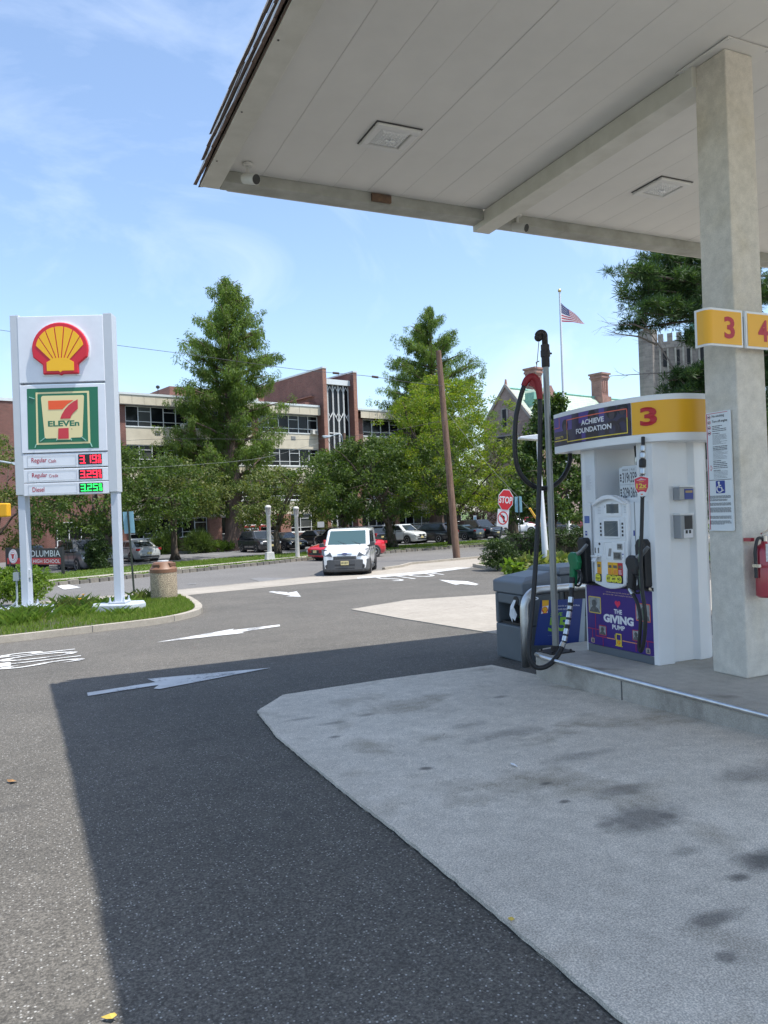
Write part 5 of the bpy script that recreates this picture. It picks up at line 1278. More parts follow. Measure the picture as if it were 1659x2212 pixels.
lines(.118, .145, 3, .005); lines(.16, .180, 2, .005); lines(.195, .27, 9, .0022); lines(.29, .315, 3, .005); lines(.325, .395, 8, .002); lines(.41, .455, 4, .0055); lines(.47, .49, 2, .0045); lines(.50, .555, 6, .0022)
for a, n in ((.705, 3), (.735, 2), (.765, 3), (.805, 5), (.875, 3), (.915, 4)): lines(a, a + .0085 * (n - 1), n, .004, .06, .93)
b.box(nx(.06), nx(.97), -.002, -.001, nzz(.574), nzz(.570)); b.build('lettering', INK, NB)
b = MB(); b.plate(rrect(nx(.33), nx(.70), nzz(.685), nzz(.580), .008), -.002, -.0005); b.build('symbol_panel', BLUE, NB)
b = MB(); cx, cz = nx(.49), nzz(.648); k = W * .37
b.tube([(nx(.47), -.004, nzz(.606)), (nx(.475), -.004, nzz(.637)), (nx(.57), -.004, nzz(.637)), (nx(.61), -.004, nzz(.665)), (nx(.66), -.004, nzz(.660))], .0055, 6)
b.tube([(cx + k * .30 * math.cos(a), -.004, cz + k * .30 * math.sin(a)) for a in [R(130 + 210 * i / 16) for i in range(17)]], .0050, 6); b.tube([(nx(.47), -.004, nzz(.619)), (nx(.55), -.004, nzz(.620))], .005, 6); b.ball((nx(.465), -.004, nzz(.596)), .0105, 10, (1, .4, 1)); b.build('wheelchair_symbol', SWHITE, NB)
# fire extinguisher on the near face of the column
fx = onY(1638, 1225, 4.33); FE = thing('fire_extinguisher', 'red fire extinguisher hung on the near face of the column', 'extinguisher', (fx.x + .085, 4.335, .15))
EZ0 = onY(1640, 1292, 4.33).z - .15; EZ1 = onY(1640, 1178, 4.33).z - .15; er = .075; XR = mat('extinguisher_red', (.36, .02, .04), .3, coat=.6)
b = MB(); b.lathe([(er * .8, EZ0), (er, EZ0 + .015), (er, EZ1 - .05), (er * .85, EZ1 - .015), (er * .4, EZ1 + .01), (er * .3, EZ1 + .03)], 24); b.build('cylinder', XR, FE, smooth=True, sm_angle=40)
b = MB(); b.lathe([(er + .001, EZ0 + .24), (er + .003, EZ0 + .242), (er + .003, EZ0 + .257), (er + .001, EZ0 + .26)], 24); b.build('strap', XR, FE)
b = MB(); b.lathe([(.026, EZ1 + .03), (.026, EZ1 + .075), (.02, EZ1 + .08)], 12); b.tube([(-.02, 0, EZ1 + .06), (.12, -.02, EZ1 + .075)], .012, 6); b.build('valve', CHROME, FE)
b = MB(); b.tube([(-.03, 0, EZ1 + .09), (.05, -.01, EZ1 + .12), (.13, -.02, EZ1 + .10)], .010, 6); b.build('handle', CHROME, FE)
b = MB(); b.tube(smooth_path([(-.02, 0, EZ1 + .055), (-.075, .0, EZ1 + .05), (-.095, .01, EZ1 - .04), (-.095, .01, EZ0 + .3), (-.095, .01, EZ0 + .16)], 6), .013, 8); b.build('hose', TRIM, FE)
b = MB(); b.box(-.115, -.075, .03, .10, EZ0 + .45, EZ1 + .06); b.build('bracket', XR, FE)
def on_cyl(nm, a0, a1, z0, z1, m, rad):
    b = MB(); n = 8; P = [(rad * math.cos(R(a0 + (a1 - a0) * i / n)), rad * math.sin(R(a0 + (a1 - a0) * i / n))) for i in range(n + 1)]
    b.add([(x, y, z) for z in (z0, z1) for x, y in P], [(i, i + 1, n + 2 + i, n + 1 + i) for i in range(n)]); b.build(nm, m, FE, smooth=True)
LBL = mat('label_white', (.68, .68, .66), .5, c2=(.45, .45, .44), sc_=45.)
on_cyl('label', -135, -60, EZ0 + .29, EZ0 + .43, LBL, er + .0012); on_cyl('label', -120, -50, EZ0 + .13, EZ0 + .18, LBL, er + .0012); on_cyl('label', -120, -50, EZ0 + .03, EZ0 + .10, LBL, er + .0012)
b = MB(); b.box(-.11, -.082, -.03, .03, EZ0 + .245, EZ0 + .27); b.build('clip', CHROME, FE)
# ================================================================== FUEL PUMP  (local: x along the front from far to near, y into the pump, z up)
PX, PY = 5.0, 5.69
PW = mat('pump_white', (.84, .85, .85), .36, var=.03, sc_=2.5, detail=8)
PW2 = mat('pump_panel_white', (.78, .80, .81), .4, var=.02, sc_=3.)
PGREY = mat('pump_grey', (.12, .14, .16), .5)
PBLK = mat('pump_black', (.018, .018, .02), .5)
PURP = mat('print_purple', (.045, .018, .20), .35)
PURP_D = mat('print_dark', (.022, .012, .05), .35)
PFACE = mat('print_portrait_dark', (.045, .025, .035), .4); PMID = mat('print_violet', (.07, .035, .25), .35)
ORANGE = mat('print_orange', (.80, .14, .07), .4); PYEL = mat('print_yellow', (.82, .62, .06), .4); TXW = mat('print_white', (.80, .80, .82), .4); TXG = mat('print_cream', (.72, .50, .30), .4); PHEART = mat('print_heart', (.75, .03, .10), .4)
GRY1 = mat('print_grey_light', (.45, .46, .46), .5, c2=(.22, .23, .23), sc_=22.); GRY2 = mat('print_grey_dark', (.06, .065, .065), .5, c2=(.16, .16, .16), sc_=30.)
SCREEN = mat('grey_screen', (.085, .105, .125), .12, spec=.6, c2=(.13, .155, .17), sc_=6.)
HOSE = mat('hose_rubber', (.014, .014, .015), .5); HMARK = mat('hose_print', (.10, .17, .10), .6)
pump = thing('fuel_pump', 'white fuel pump number three with a purple charity panel and black and green nozzles', 'fuel pump', (PX, PY, .15), R(-90))
def part(nm, b, m, parent=pump, **k): return b.build(nm, m, parent, **k)
def pbox(nm, m, x0, x1, y0, y1, z0, z1, parent=pump, **k):
    b = MB(); b.box(x0, x1, y0, y1, z0, z1); return part(nm, b, m, parent, **k)
# end columns with fluted faceted ends
prof = [(.455, .0), (.475, .17), (.505, .20), (.518, .255), (.518, .47), (.503, .53), (.475, .56), (.455, .66)]
prof = [(.487, .005), (.495, .185), (.52, .215), (.52, .25), (.515, .48), (.535, .51), (.535, .545), (.50, .625), (.46, .70)]
prof = [(.49, .0), (.497, .19), (.452, .215), (.452, .25), (.452, .46), (.497, .50), (.49, .62), (.45, .70)]
rc = [(.40, .02)] + [(.447, .0)] + prof + [(.28, .70), (.28, .08)]
b = MB(); b.prism([(.28, .02)] + [(.447, -.005)] + [(.487, .012)] + prof[1:] + [(.28, .70)], .0, 2.05); part('end_column', b, PW, bevel=.006)
b = MB(); b.prism([(-.28, .70)] + [(-x - .0, y) for x, y in prof[:0:-1]] + [(-.487, .012), (-.447, -.005), (-.28, .02)], .0, 2.05); part('end_column', b, PW, bevel=.006)
# lower cabinet with printed panel, plinth
pbox('plinth', PGREY, -.44, .44, .005, .70, .0, .075)
pbox('lower_door', PURP, -.445, .445, -.008, .02, .078, .655)
pbox('plinth_front', PGREY, -.445, .445, -.007, .004, .004, .074)
pbox('cabinet', PW, -.28, .28, .021, .70, .08, 1.50)
pbox('black_gap', PBLK, -.46, .46, -.004, .02, .657, .69)
def fl(nm, m, x0, x1, z0, z1, y=-.0105, parent=pump, t=.0015): return pbox(nm, m, x0, x1, y - t, y, z0, z1, parent)
b = MB()
def frame_(b, x0, x1, z0, z1, w, y, mi=0):
    b.box(x0, x1, y - .001, y, z0, z0 + w, mi); b.box(x0, x1, y - .001, y, z1 - w, z1, mi); b.box(x0, x0 + w, y - .001, y, z0 + w, z1 - w, mi); b.box(x1 - w, x1, y - .001, y, z0 + w, z1 - w, mi)
Y1 = -.0095
b = MB(); b.text('THE', -.055, .055, .408, .452, Y1, .035); b.text('GIVING', -.205, .205, .315, .395, Y1, .055); b.text('PUMP', -.085, .085, .258, .302, Y1, .035); part('lettering', b, TXW)
b = MB(); b.text('Use this pump and this station will', -.155, .16, .60, .615, Y1, .01); b.text('give back to kids - and it is easy for you to join', -.20, .21, .577, .592, Y1, .01); part('small_lettering', b, TXG)
b = MB(); b.plate([(0, .47)] + [(.038 * math.sin(a) ** 3 * 1.0, .505 + .0024 * (13 * math.cos(a) - 5 * math.cos(2 * a) - 2 * math.cos(3 * a) - math.cos(4 * a))) for a in [2 * math.pi * (k / 28) for k in range(27, 14, -1)]][::-1][:0] + [(.038 * math.sin(a) ** 3, .505 + .0024 * (13 * math.cos(a) - 5 * math.cos(2 * a) - 2 * math.cos(3 * a) - math.cos(4 * a))) for a in [math.pi - 2 * math.pi * k / 28 for k in range(1, 28)]], Y1 - .001, Y1); part('heart', b, PHEART)
# line work linking the portraits, and the little pump emblem
b = MB(); w = .007
for (x0, z0, x1, z1) in ((-.322, .165, -.322, .378), (-.322, .160, -.06, .167), (-.44, .225, -.28, .231), (-.372, .14, -.372, .225), (-.222, .07, -.222, .16), (.225, .09, .225, .19), (.376, .145, .376, .205), (.31, .20, .445, .206)): b.box(min(x0, x1) - w / 2, max(x0, x1) + w / 2, Y1 - .001, Y1, min(z0, z1), max(z0, z1) + .002)
part('line_print', b, mat('print_red_line', (.42, .03, .09), .4))
b = MB(); b.box(.05, .24, Y1 - .001, Y1, .160, .168); b.box(-.16, -.045, Y1 - .0015, Y1 - .001, .160, .168); part('line_print', b, mat('print_amber', (.80, .36, .14), .4))
b = MB(); frame_(b, -.038, .038, .11, .225, .011, Y1 - .001); b.box(-.027, .027, Y1 - .002, Y1 - .001, .121, .165); b.box(-.05, .05, Y1 - .002, Y1 - .001, .104, .112); b.box(-.052, -.044, Y1 - .002, Y1 - .001, .17, .21); part('pump_emblem', b, PYEL)
SHELL_Y = mat('shell_yellow', (.90, .48, .01), .35); SHELL_R = mat('shell_red', (.62, .015, .03), .35)
def shell_outline(k, cx, cz, sx=1.):
    P = [(-.33, -.50), (-.04, -.50), (0, -.53), (.04, -.50), (.33, -.50), (.33, -.32), (.50, -.18)]
    P += [(.52 * math.cos(a), -.03 + .50 * math.sin(a)) for a in [R(-12 + 204 * i / 22) for i in range(23)]]
    P += [(-.50, -.18), (-.33, -.32)]
    return [(cx + x * k * sx, cz + z * k) for x, z in P]
def shell_mark(parent, k, cx, cz, y, depth=.001):
    b = MB(); b.plate(shell_outline(k, cx, cz), y - depth, y); o = b.build('shell_emblem', SHELL_R, parent, bevel=depth * .3 if depth > .02 else 0)
    b = MB(); y2 = y - depth
    # seven ribs fanning out from the hinge, over a small base
    for i in range(7):
        a0, a1 = R(172 - 164 / 7 * i - 1.4), R(172 - 164 / 7 * (i + 1) + 1.4); P = []
        def pt(a, f):
            ox, oz = 0, -.42; tx, tz = .44 * math.cos(a), -.03 + .42 * math.sin(a); return (cx + (ox + (tx - ox) * f) * k, cz + (oz + (tz - oz) * f) * k)
        n = 4; A = [a0 + (a1 - a0) * j / n for j in range(n + 1)]
        am = (a0 + a1) / 2
        b.plate([pt(am, .12)] + [pt(a, 1.0) for a in A[::-1]], y2 - depth * .12 - .0006, y2)
    b.plate([(cx + x * k, cz + z * k) for x, z in ((-.25, -.44), (-.03, -.44), (0, -.47), (.03, -.44), (.25, -.44), (.25, -.28), (.12, -.2), (-.12, -.2), (-.25, -.28))], y2 - depth * .12 - .0004, y2)
    b.build('rib', SHELL_Y, o); return o
shell_mark(pump, .04, 0, .142, Y1 - .002)
def portrait(x0, x1, z0, z1, fr, seed):
    rr = random.Random(seed); b = MB(); w = .0085
    b.plate(rrect(x0, x1, z0, z1, .012, 3), Y1 - .001, Y1); f = part('portrait_print', b, fr)
    b = MB(); b.box(x0 + w, x1 - w, Y1 - .002, Y1 - .001, z0 + w, z1 - w); part('picture', b, GRY1, f)
    W, H_ = x1 - x0, z1 - z0; cx = x0 + W * rr.uniform(.45, .58); b = MB()
    b.plate([(x0 + w + .002, z0 + w + .001), (x1 - w - .002, z0 + w + .001), (cx + W * .30, z0 + H_ * .30), (cx + W * .12, z0 + H_ * .42), (cx - W * .12, z0 + H_ * .42), (cx - W * .30, z0 + H_ * .28)], Y1 - .0026, Y1 - .002)
    b.plate([(cx + W * .21 * math.cos(a), z0 + H_ * .60 + H_ * .22 * math.sin(a)) for a in [2 * math.pi * i / 14 for i in range(14)]], Y1 - .0032, Y1 - .0026); part('picture_figure', b, GRY2, f)
portrait(-.413, -.236, .385, .548, PYEL, 1); portrait(.237, .422, .375, .54, ORANGE, 2); portrait(-.275, -.168, .178, .278, mat('print_crimson', (.40, .02, .06), .4), 3); portrait(.183, .285, .185, .288, mat('print_crimson', (0, 0, 0)), 4); portrait(-.398, -.343, .09, .138, mat('print_tan', (.42, .28, .22), .4), 5); portrait(.349, .405, .09, .143, mat('print_tan', (0, 0, 0)), 6)
# side bezels of the upper half
pbox('side_panel', PW2, -.44, -.335, -.012, .0, .70, 1.46, bevel=.004); pbox('side_panel', PW2, .20, .44, -.010, .0, .70, 1.46, bevel=.004)
pbox('upper_panel', PW2, -.44, -.27, .0, .03, 1.47, 2.0); pbox('upper_panel', PW2, -.0, .285, .10, .12, 1.47, 1.80)
pbox('upper_back', mat('pump_inner', (.45, .46, .46), .6), -.27, .28, .52, .56, 1.47, 1.80)
# customer module with its arched hood and bowed lower lip
ol = [(-.325, .69)] + [(-.325 + .44 * k / 8, .69 - .045 * math.sin(math.pi * k / 8)) for k in range(1, 8)] + [(.115, .70), (.165, 1.10), (.178, 1.44)] + [(.178 - .458 * k / 10, 1.455 + .085 * math.sin(math.pi * k / 10) - .015 * k / 10) for k in range(1, 10)] + [(-.285, 1.43), (-.318, 1.05)]
b = MB(); b.plate(ol, -.045, .0); mod = part('customer_module', b, PW, bevel=.012); mod.location = (.048, 0, 0)
YM = -.0455
b = MB(); b.plate([(-.262, 1.355), (.155, 1.36), (.155, 1.44)] + [(.155 - .417 * k / 8, 1.44 + .055 * math.sin(math.pi * k / 8) - .01 * k / 8) for k in range(1, 8)] + [(-.262, 1.43)], YM - .002, YM); part('hood_recess', b, PW2, mod)
b = MB(); b.plate([(-.27, 1.43)] + [(-.27 + .435 * k / 10, 1.43 + .01 * k / 10 + .060 * math.sin(math.pi * k / 10)) for k in range(1, 11)] + [(.165 - .435 * k / 10, 1.455 + .08 * math.sin(math.pi * k / 10)) for k in range(0, 11)], YM - .05, YM - .0021); part('hood', b, PW, mod, bevel=.008)
def mp(nm, m, x0, x1, z0, z1, d0=.006, y=YM, par=None, r=.006, **k):
    b = MB(); b.plate(rrect(x0, x1, z0, z1, r, 2), y - d0, y); return part(nm, b, m, par or mod, **k)
fp = mp('display_bezel', PW, -.14, .095, 1.335, 1.462, .008, YM - .002); mp('price_display', SCREEN, -.102, .062, 1.362, 1.448, .002, YM - .0102, r=.004)
b = MB(); b.text('1', -.06, -.05, 1.425, 1.44, YM - .0125, .0); b.text('053', -.025, .04, 1.395, 1.435, YM - .0125, .0); part('display_digits', b, mat('lcd_dark', (.04, .05, .055), .4), mod)
b = MB(); b.box(-.128, -.12, YM - .0105, YM - .01, 1.415, 1.435); b.box(-.045, -.005, YM - .0105, YM - .01, 1.354, 1.358); b.box(-.04, -.005, YM - .0105, YM - .01, 1.453, 1.457)
for k in range(5): b.box(-.235, -.195, YM - .0025, YM - .002, 1.36 + .014 * k, 1.363 + .014 * k); b.box(.125, .15, YM - .0025, YM - .002, 1.365 + .014 * k, 1.368 + .014 * k)
part('small_mark', b, mat('mark_grey', (.33, .34, .35), .5), mod)
mp('screen_bezel', PW2, -.225, .135, 1.11, 1.325, .006); mp('screen_surround', PW, -.155, .072, 1.128, 1.303, .010, YM - .0062, bevel=.003); mp('screen', SCREEN, -.135, .052, 1.145, 1.288, .002, YM - .0164, r=.004)
b = MB()
for p in ((-.12, 1.25, 0), ): pass
b.tube([(-.125, YM - .019, 1.276), (-.06, YM - .019, 1.262), (.0, YM - .019, 1.272), (.045, YM - .019, 1.282)], .0016, 4); b.tube([(-.12, YM - .019, 1.165), (-.06, YM - .019, 1.20), (0, YM - .019, 1.225), (.045, YM - .019, 1.27)], .0016, 4); b.tube([(-.08, YM - .019, 1.15), (.0, YM - .019, 1.19), (.048, YM - .019, 1.205)], .0014, 4); part('screen_film_crease', b, mat('film_crease', (.24, .27, .28), .2), mod)
for k in range(4):
    for x in (-.202, .095): mp('soft_key', PBLK, x, x + .017, 1.147 + k * .035, 1.168 + k * .035, .005, YM - .0062, r=.002)
# card reader, keypad, printer, contactless pad
mp('reader_plate', PW, -.295, .118, .915, 1.095, .008); mp('keypad_plate', PW2, -.288, -.16, .975, 1.09, .006, YM - .0082)
b = MB(); b.M = Matrix.Translation((-.212, YM - .0145, 1.07)) @ Matrix.Rotation(math.pi / 2, 4, 'X'); b.lathe([(.0125, -.002), (.0125, .003)], 14); part('speaker_button', b, PBLK, mod)
b = MB()
for r_ in range(5):
    for c in (-.281, -.236): b.box(c, c + .013, YM - .0165, YM - .0142, .982 + r_ * .0105, .99 + r_ * .0105)
part('keypad_key', b, PBLK, mod); mp('keypad_centre', PW, -.264, -.24, .982, 1.03, .003, YM - .0142, r=.002)
b = MB(); b.add([(-.15, YM - .0085, 1.085), (-.045, YM - .0085, 1.088), (-.05, YM - .0085, .93), (-.13, YM - .0085, .928), (-.13, YM - .004, 1.06), (-.065, YM - .004, 1.06), (-.065, YM - .004, .95), (-.115, YM - .004, .95)], [(0, 4, 5, 1), (1, 5, 6, 2), (2, 6, 7, 3), (3, 7, 4, 0), (4, 7, 6, 5)]); part('card_recess', b, mat('recess_grey', (.48, .49, .49), .5), mod)
b = MB(); b.add([(-.088, YM - .0095, 1.03), (-.052, YM - .0095, 1.03), (-.066, YM - .0095, .955), (-.105, YM - .0095, .955)], [(0, 3, 2, 1)]); part('card_slot', b, mat('slot_grey', (.28, .27, .26), .4), mod)
def pad(x0, x1, z0, z1):
    o = mp('reader_pad', mat('pad_grey', (.36, .37, .37), .35, .4), x0, x1, z0, z1, .006, YM - .0082, r=.003); mp('pad_screen', mat('pad_dark', (.05, .05, .05), .2, c2=(.20, .20, .20), sc_=25.), x0 + .010, x1 - .008, z0 + .012, z1 - .008, .0015, YM - .0144, r=.002)
pad(.027, .094, 1.022, 1.078); pad(-.028, .078, .925, 1.0); mp('sticker', BLUE, .088, .106, .975, .985, .001, YM - .0082, r=.001); mp('sticker', BLUE, .086, .1, .945, .950, .001, YM - .0082, r=.001)
b = MB(); b.box(-.30, -.20, YM - .055, YM, .945, .96); b.add([(-.30, YM - .02, .945), (-.20, YM - .02, .945), (-.20, YM, .915), (-.30, YM, .915)], [(0, 1, 2, 3)]); part('receipt_slot', b, PW, mod, bevel=.003)
b = MB(); b.add([(-.285, YM - .03, .944), (-.225, YM - .03, .944), (-.235, YM - .06, .90), (-.29, YM - .06, .905)], [(0, 1, 2, 3)]); part('receipt_paper', b, TXW, mod)
# grade buttons
GY = mat('grade_amber', (.86, .46, .02), .4); GR = mat('grade_red', (.55, .015, .03), .4); LEM = mat('octane_yellow', (.86, .80, .06), .4)
for i, (x0, x1, m, oct_) in enumerate(((-.272, -.213, GY, 'Diesel'), (-.120, -.058, GY, '87'), (-.054, .014, GY, '89'), (.018, .080, GR, '93'))):
    s_ = mp('grade_strip', m, x0, x1, .78, .898, .004, r=.003); mp('strip_end', PURP_D if i == 3 else mat('strip_dark', (.10, .07, .02), .5), x0 + .002, x1 - .002, .705, .779, .003, r=.003)  # strip ends are a darker tone than the strips above
    mp('grade_window', mat('window_brown', (.06, .045, .035), .2, c2=(.25, .23, .2), sc_=40.), x0 + .009, x1 - .009, .845, .873, .001, YM - .004, s_, .002)
    b = MB(); z = .825
    for k in range(4):
        u = x0 + .011
        while u < x1 - .014: q = min(x1 - .012, u + random.uniform(.008, .016)); b.box(u, q, YM - .0055, YM - .004, z - k * .011, z + .005 - k * .011); u = q + .003
    part('small_print', b, ORANGE if i < 3 else TXW, s_)
    c = (x0 + x1) / 2 - .012; wd = .040
    b = MB(); b.plate([(c - wd * .72, .708), (c + wd * .72, .708), (c + wd, .722), (c + wd, .762), (c + wd * .72, .782), (c - wd * .72, .782), (c - wd, .762), (c - wd, .722)], YM - .012, YM); o = part('octane_button', b, PBLK, mod, bevel=.003)
    wd -= .005; b = MB(); b.plate([(c - wd * .72, .713), (c + wd * .72, .713), (c + wd, .725), (c + wd, .760), (c + wd * .72, .777), (c - wd * .72, .777), (c - wd, .760), (c - wd, .725)], YM - .0135, YM - .012); part('octane_face', b, LEM, o)
    b = MB(); b.text(oct_, c - .024 + (.002 if i else -.004), c + .024, .733, .757 if i else .75, YM - .0142, .03); b.box(c - .02, c + .02, YM - .0142, YM - .0136, .765, .768); b.box(c - .02, c + .02, YM - .0142, YM - .0136, .722, .725); part('octane_numeral', b, PBLK, o)
# stickers on the side bezels
def sticker(x0, x1, z0, z1, m, y=-.0125):
    b = MB(); b.box(x0, x1, y - .001, y, z0, z1); return part('sticker', b, m)
s_ = sticker(-.43, -.355, 1.268, 1.338, mat('sticker_blue', (.02, .08, .36), .4)); b = MB()
for k in range(6):
    u = -.424
    while u < -.365: q = u + random.uniform(.008, .02); b.box(u, min(q, -.361), -.0145, -.0135, 1.277 + k * .010, 1.281 + k * .010); u = q + .004
part('small_print', b, mat('print_pale_blue', (.25, .35, .6), .4), s_); sticker(-.43, -.355, 1.243, 1.264, TXW)
s_ = sticker(-.425, -.397, 1.145, 1.19, BLUE); b = MB(); b.M = Matrix.Translation((-.411, -.0142, 1.17)) @ Matrix.Rotation(math.pi / 2, 4, 'X'); b.lathe([(.009, -.0004), (.009, .0004)], 8); part('small_print', b, TXW, s_)
sticker(.245, .272, 1.15, 1.20, BLUE, -.0105); sticker(-.34, -.29, 1.60, 1.76, PW2, -.0002)
b = MB()
rr = random.Random(9)
for k in range(13): b.box(-.40, -.40 + rr.uniform(.05, .09), -.0012, -.0005, 1.60 + k * .011, 1.602 + k * .011)
part('small_print', b, mat('print_grey', (.35, .36, .37), .5))
# price board in the recess
pb_ = MB(); pb_.plate(rrect(.005, .287, 1.49, 1.785, .01), .062, .07); prb = part('price_board', pb_, mat('board_white', (.66, .69, .70), .4))
b = MB(); yb = .0612
for z0, prices in ((1.64, ('319', '359', '3')), (1.50, ('329', '369', '3'))):
    for j, pr in enumerate(prices):
        x0 = .048 + j * .105
        b.text(pr, x0, x0 + (.078 if len(pr) > 1 else .025), z0, z0 + .098, yb, .012)
for j, t_ in enumerate(('REGULAR', 'PLUS')): b.text(t_, .05 + j * .115, .05 + j * .115 + (.075, .045)[j], 1.752, 1.770, yb, .0)
for z in (1.655, 1.515):
    for k in range(3): b.box(.014, .034, yb, yb + .0006, z + k * .026, z + .018 + k * .026)
    for j in range(2): b.box(.13 + j * .106, .138 + j * .106, yb, yb + .0006, z, z + .06)
part('price_numerals', b, INK, prb)
b = MB(); b.box(.01, .283, yb, yb + .0006, 1.622, 1.625); b.box(.144, .146, yb, yb + .0006, 1.5, 1.775); b.box(.25, .252, yb, yb + .0006, 1.5, 1.775); part('board_line', b, mat('line_grey', (.3, .31, .32), .5), prb)
# curved header
def hdr(z0, z1, off, x0=-.80, x1=.80, n=26, clip=None, y_in=.35):
    """strip of the bowed header between two heights; clip=(u0,u1) limits it along x"""
    P = []
    for k in range(n + 1):
        x = x0 + (x1 - x0) * k / n; u = x / .80; P.append((x, -.155 + .13 * abs(u) ** 2.2 - off))
    return P
# plan of the header: bowed front, rounded near end, square rear
_front = [(-.80, .20), (-.80, .02)] + [(-.79, -.07), (-.6, -.108), (-.4, -.137), (-.2, -.152), (0, -.153), (.2, -.135), (.36, -.098), (.5, -.035), (.60, .05), (.665, .16), (.695, .30), (.70, .45), (.70, .66)]
HD = [Vector((p.x, p.y)) for p in smooth_path([(x, y, 0) for x, y in _front], 8)]
HN = []
for k_ in range(len(HD)): t_ = (HD[min(k_ + 1, len(HD) - 1)] - HD[max(k_ - 1, 0)]).normalized(); HN.append(Vector((t_.y, -t_.x)))
HS = [0.]
for a_, c_ in zip(HD, HD[1:]): HS.append(HS[-1] + (c_ - a_).length)
def hplan(off=0.): return [(p.x + n.x * off, p.y + n.y * off) for p, n in zip(HD, HN)] + [(.68, .76), (.6, .80), (-.70, .80), (-.80, .72)]
def hpos(u, off):
    for i in range(len(HD) - 1):
        if u <= HS[i + 1]: t = (u - HS[i]) / (HS[i + 1] - HS[i]); return HD[i].lerp(HD[i + 1], t) + HN[i].lerp(HN[i + 1], t) * off
    return HD[-1] + HN[-1] * off
b = MB(); b.prism(hplan(), 1.985, 2.385); header = part('header', b, PW, bevel=.004)
b = MB(); b.prism([(x * .96, y * .9 + .04) for x, y in hplan()], 2.386, 2.40); part('header_top', b, PW, header)
def hstrip(nm, m, u0, u1, z0, z1, off, parent):
    U = [u0] + [h for h in HS if u0 < h < u1] + [u1]; V = []
    for u in U: p = hpos(u, off); V += [(p.x, p.y, z0), (p.x, p.y, z1)]
    b = MB(); b.add(V, [(2 * i, 2 * i + 2, 2 * i + 3, 2 * i + 1) for i in range(len(U) - 1)]); return b.build(nm, m, parent)
U0 = next(h for h, p in zip(HS, HD) if p.x > -.79) - .135      # arc length where the printed face begins
_hs = hstrip
def hstrip(nm, m, u0, u1, z0, z1, off, parent=None): return _hs(nm, m, u0 + U0, u1 + U0, z0, z1, off, parent or header)
def POS(u): return hpos(u + U0, 0.)
hp = hstrip('header_print', PURP_D, .135, 1.285, 2.055, 2.345, .003)
hy = hstrip('header_yellow', YELLOW, 1.29, 2.12, 2.055, 2.345, .003)
for u0, u1, z0, z1, m in ((.15, .50, 2.2, 2.343, PMID), (.62, .78, 2.24, 2.343, PMID), (.92, .99, 2.22, 2.343, PMID), (.66, .72, 2.06, 2.16, PMID)): hstrip('print_tone', m, u0, u1, z0, z1, .0036, hp)
def htext(t, u0, u1, z0, z1, m, bold, off, nm='lettering', parent=header):
    v, f, a, b_, c, d = text_geo(t, bold); b = MB(); V = []
    for p in v:
        q = hpos(U0 + u0 + (u1 - u0) * (p.x - a) / (b_ - a), .0036 + off); V.append((q.x, q.y, z0 + (z1 - z0) * (p.y - c) / (d - c)))
    b.add(V, f); return b.build(nm, m, parent)
# dim group portrait behind the lettering: soft head and shoulder shapes
for k, (u, z, r_) in enumerate(((.37, 2.235, .052), (.82, 2.275, .05), (1.08, 2.275, .055), (1.2, 2.295, .05))):
    for (du, dz, rr_x, rr_z, m) in ((0, .015, r_ * 1.15, r_ * 1.15, mat('print_hair', (.010, .007, .012), .5)), (0, -.01, r_ * .62, r_ * .75, PFACE), (0, -.145, r_ * 1.7, r_ * 1.5, mat('print_clothes', (.035, .022, .028), .5))):
        V = []
        for i in range(16):
            a = 2 * math.pi * i / 16; zq = min(2.343, max(2.057, z + dz + rr_z * math.sin(a))); q = hpos(U0 + min(1.283, u + du + rr_x * math.cos(a)), .0046 + .0003 * (m is PFACE) + .0001 * k); V.append((q.x, q.y, zq))
        b = MB(); b.add(V, [tuple(range(16))]); b.build('print_figure', m, hp)
htext('ACHIEVE', .665, .985, 2.215, 2.265, TXW, .03, .004); htext('FOUNDATION', .575, 1.075, 2.14, 2.19, TXW, .03, .004); htext('GIVING TO', .17, .335, 2.125, 2.15, PYEL, .02, .004); htext('3', 1.37, 1.515, 2.125, 2.29, SRED, .035, .007, 'numeral')
for u0, u1, z0, z1, m in ((.405, 1.25, 2.293, 2.302, ORANGE), (.405, .413, 2.20, 2.302, ORANGE), (1.242, 1.25, 2.22, 2.302, ORANGE), (.405, 1.25, 2.078, 2.087, PYEL), (.405, .413, 2.087, 2.20, PYEL), (1.242, 1.25, 2.087, 2.22, PYEL), (.15, .405, 2.102, 2.111, PYEL), (.15, .26, 2.235, 2.242, ORANGE), (.255, .262, 2.242, 2.343, ORANGE)): hstrip('print_line', m, u0, u1, z0, z1, .006, header)
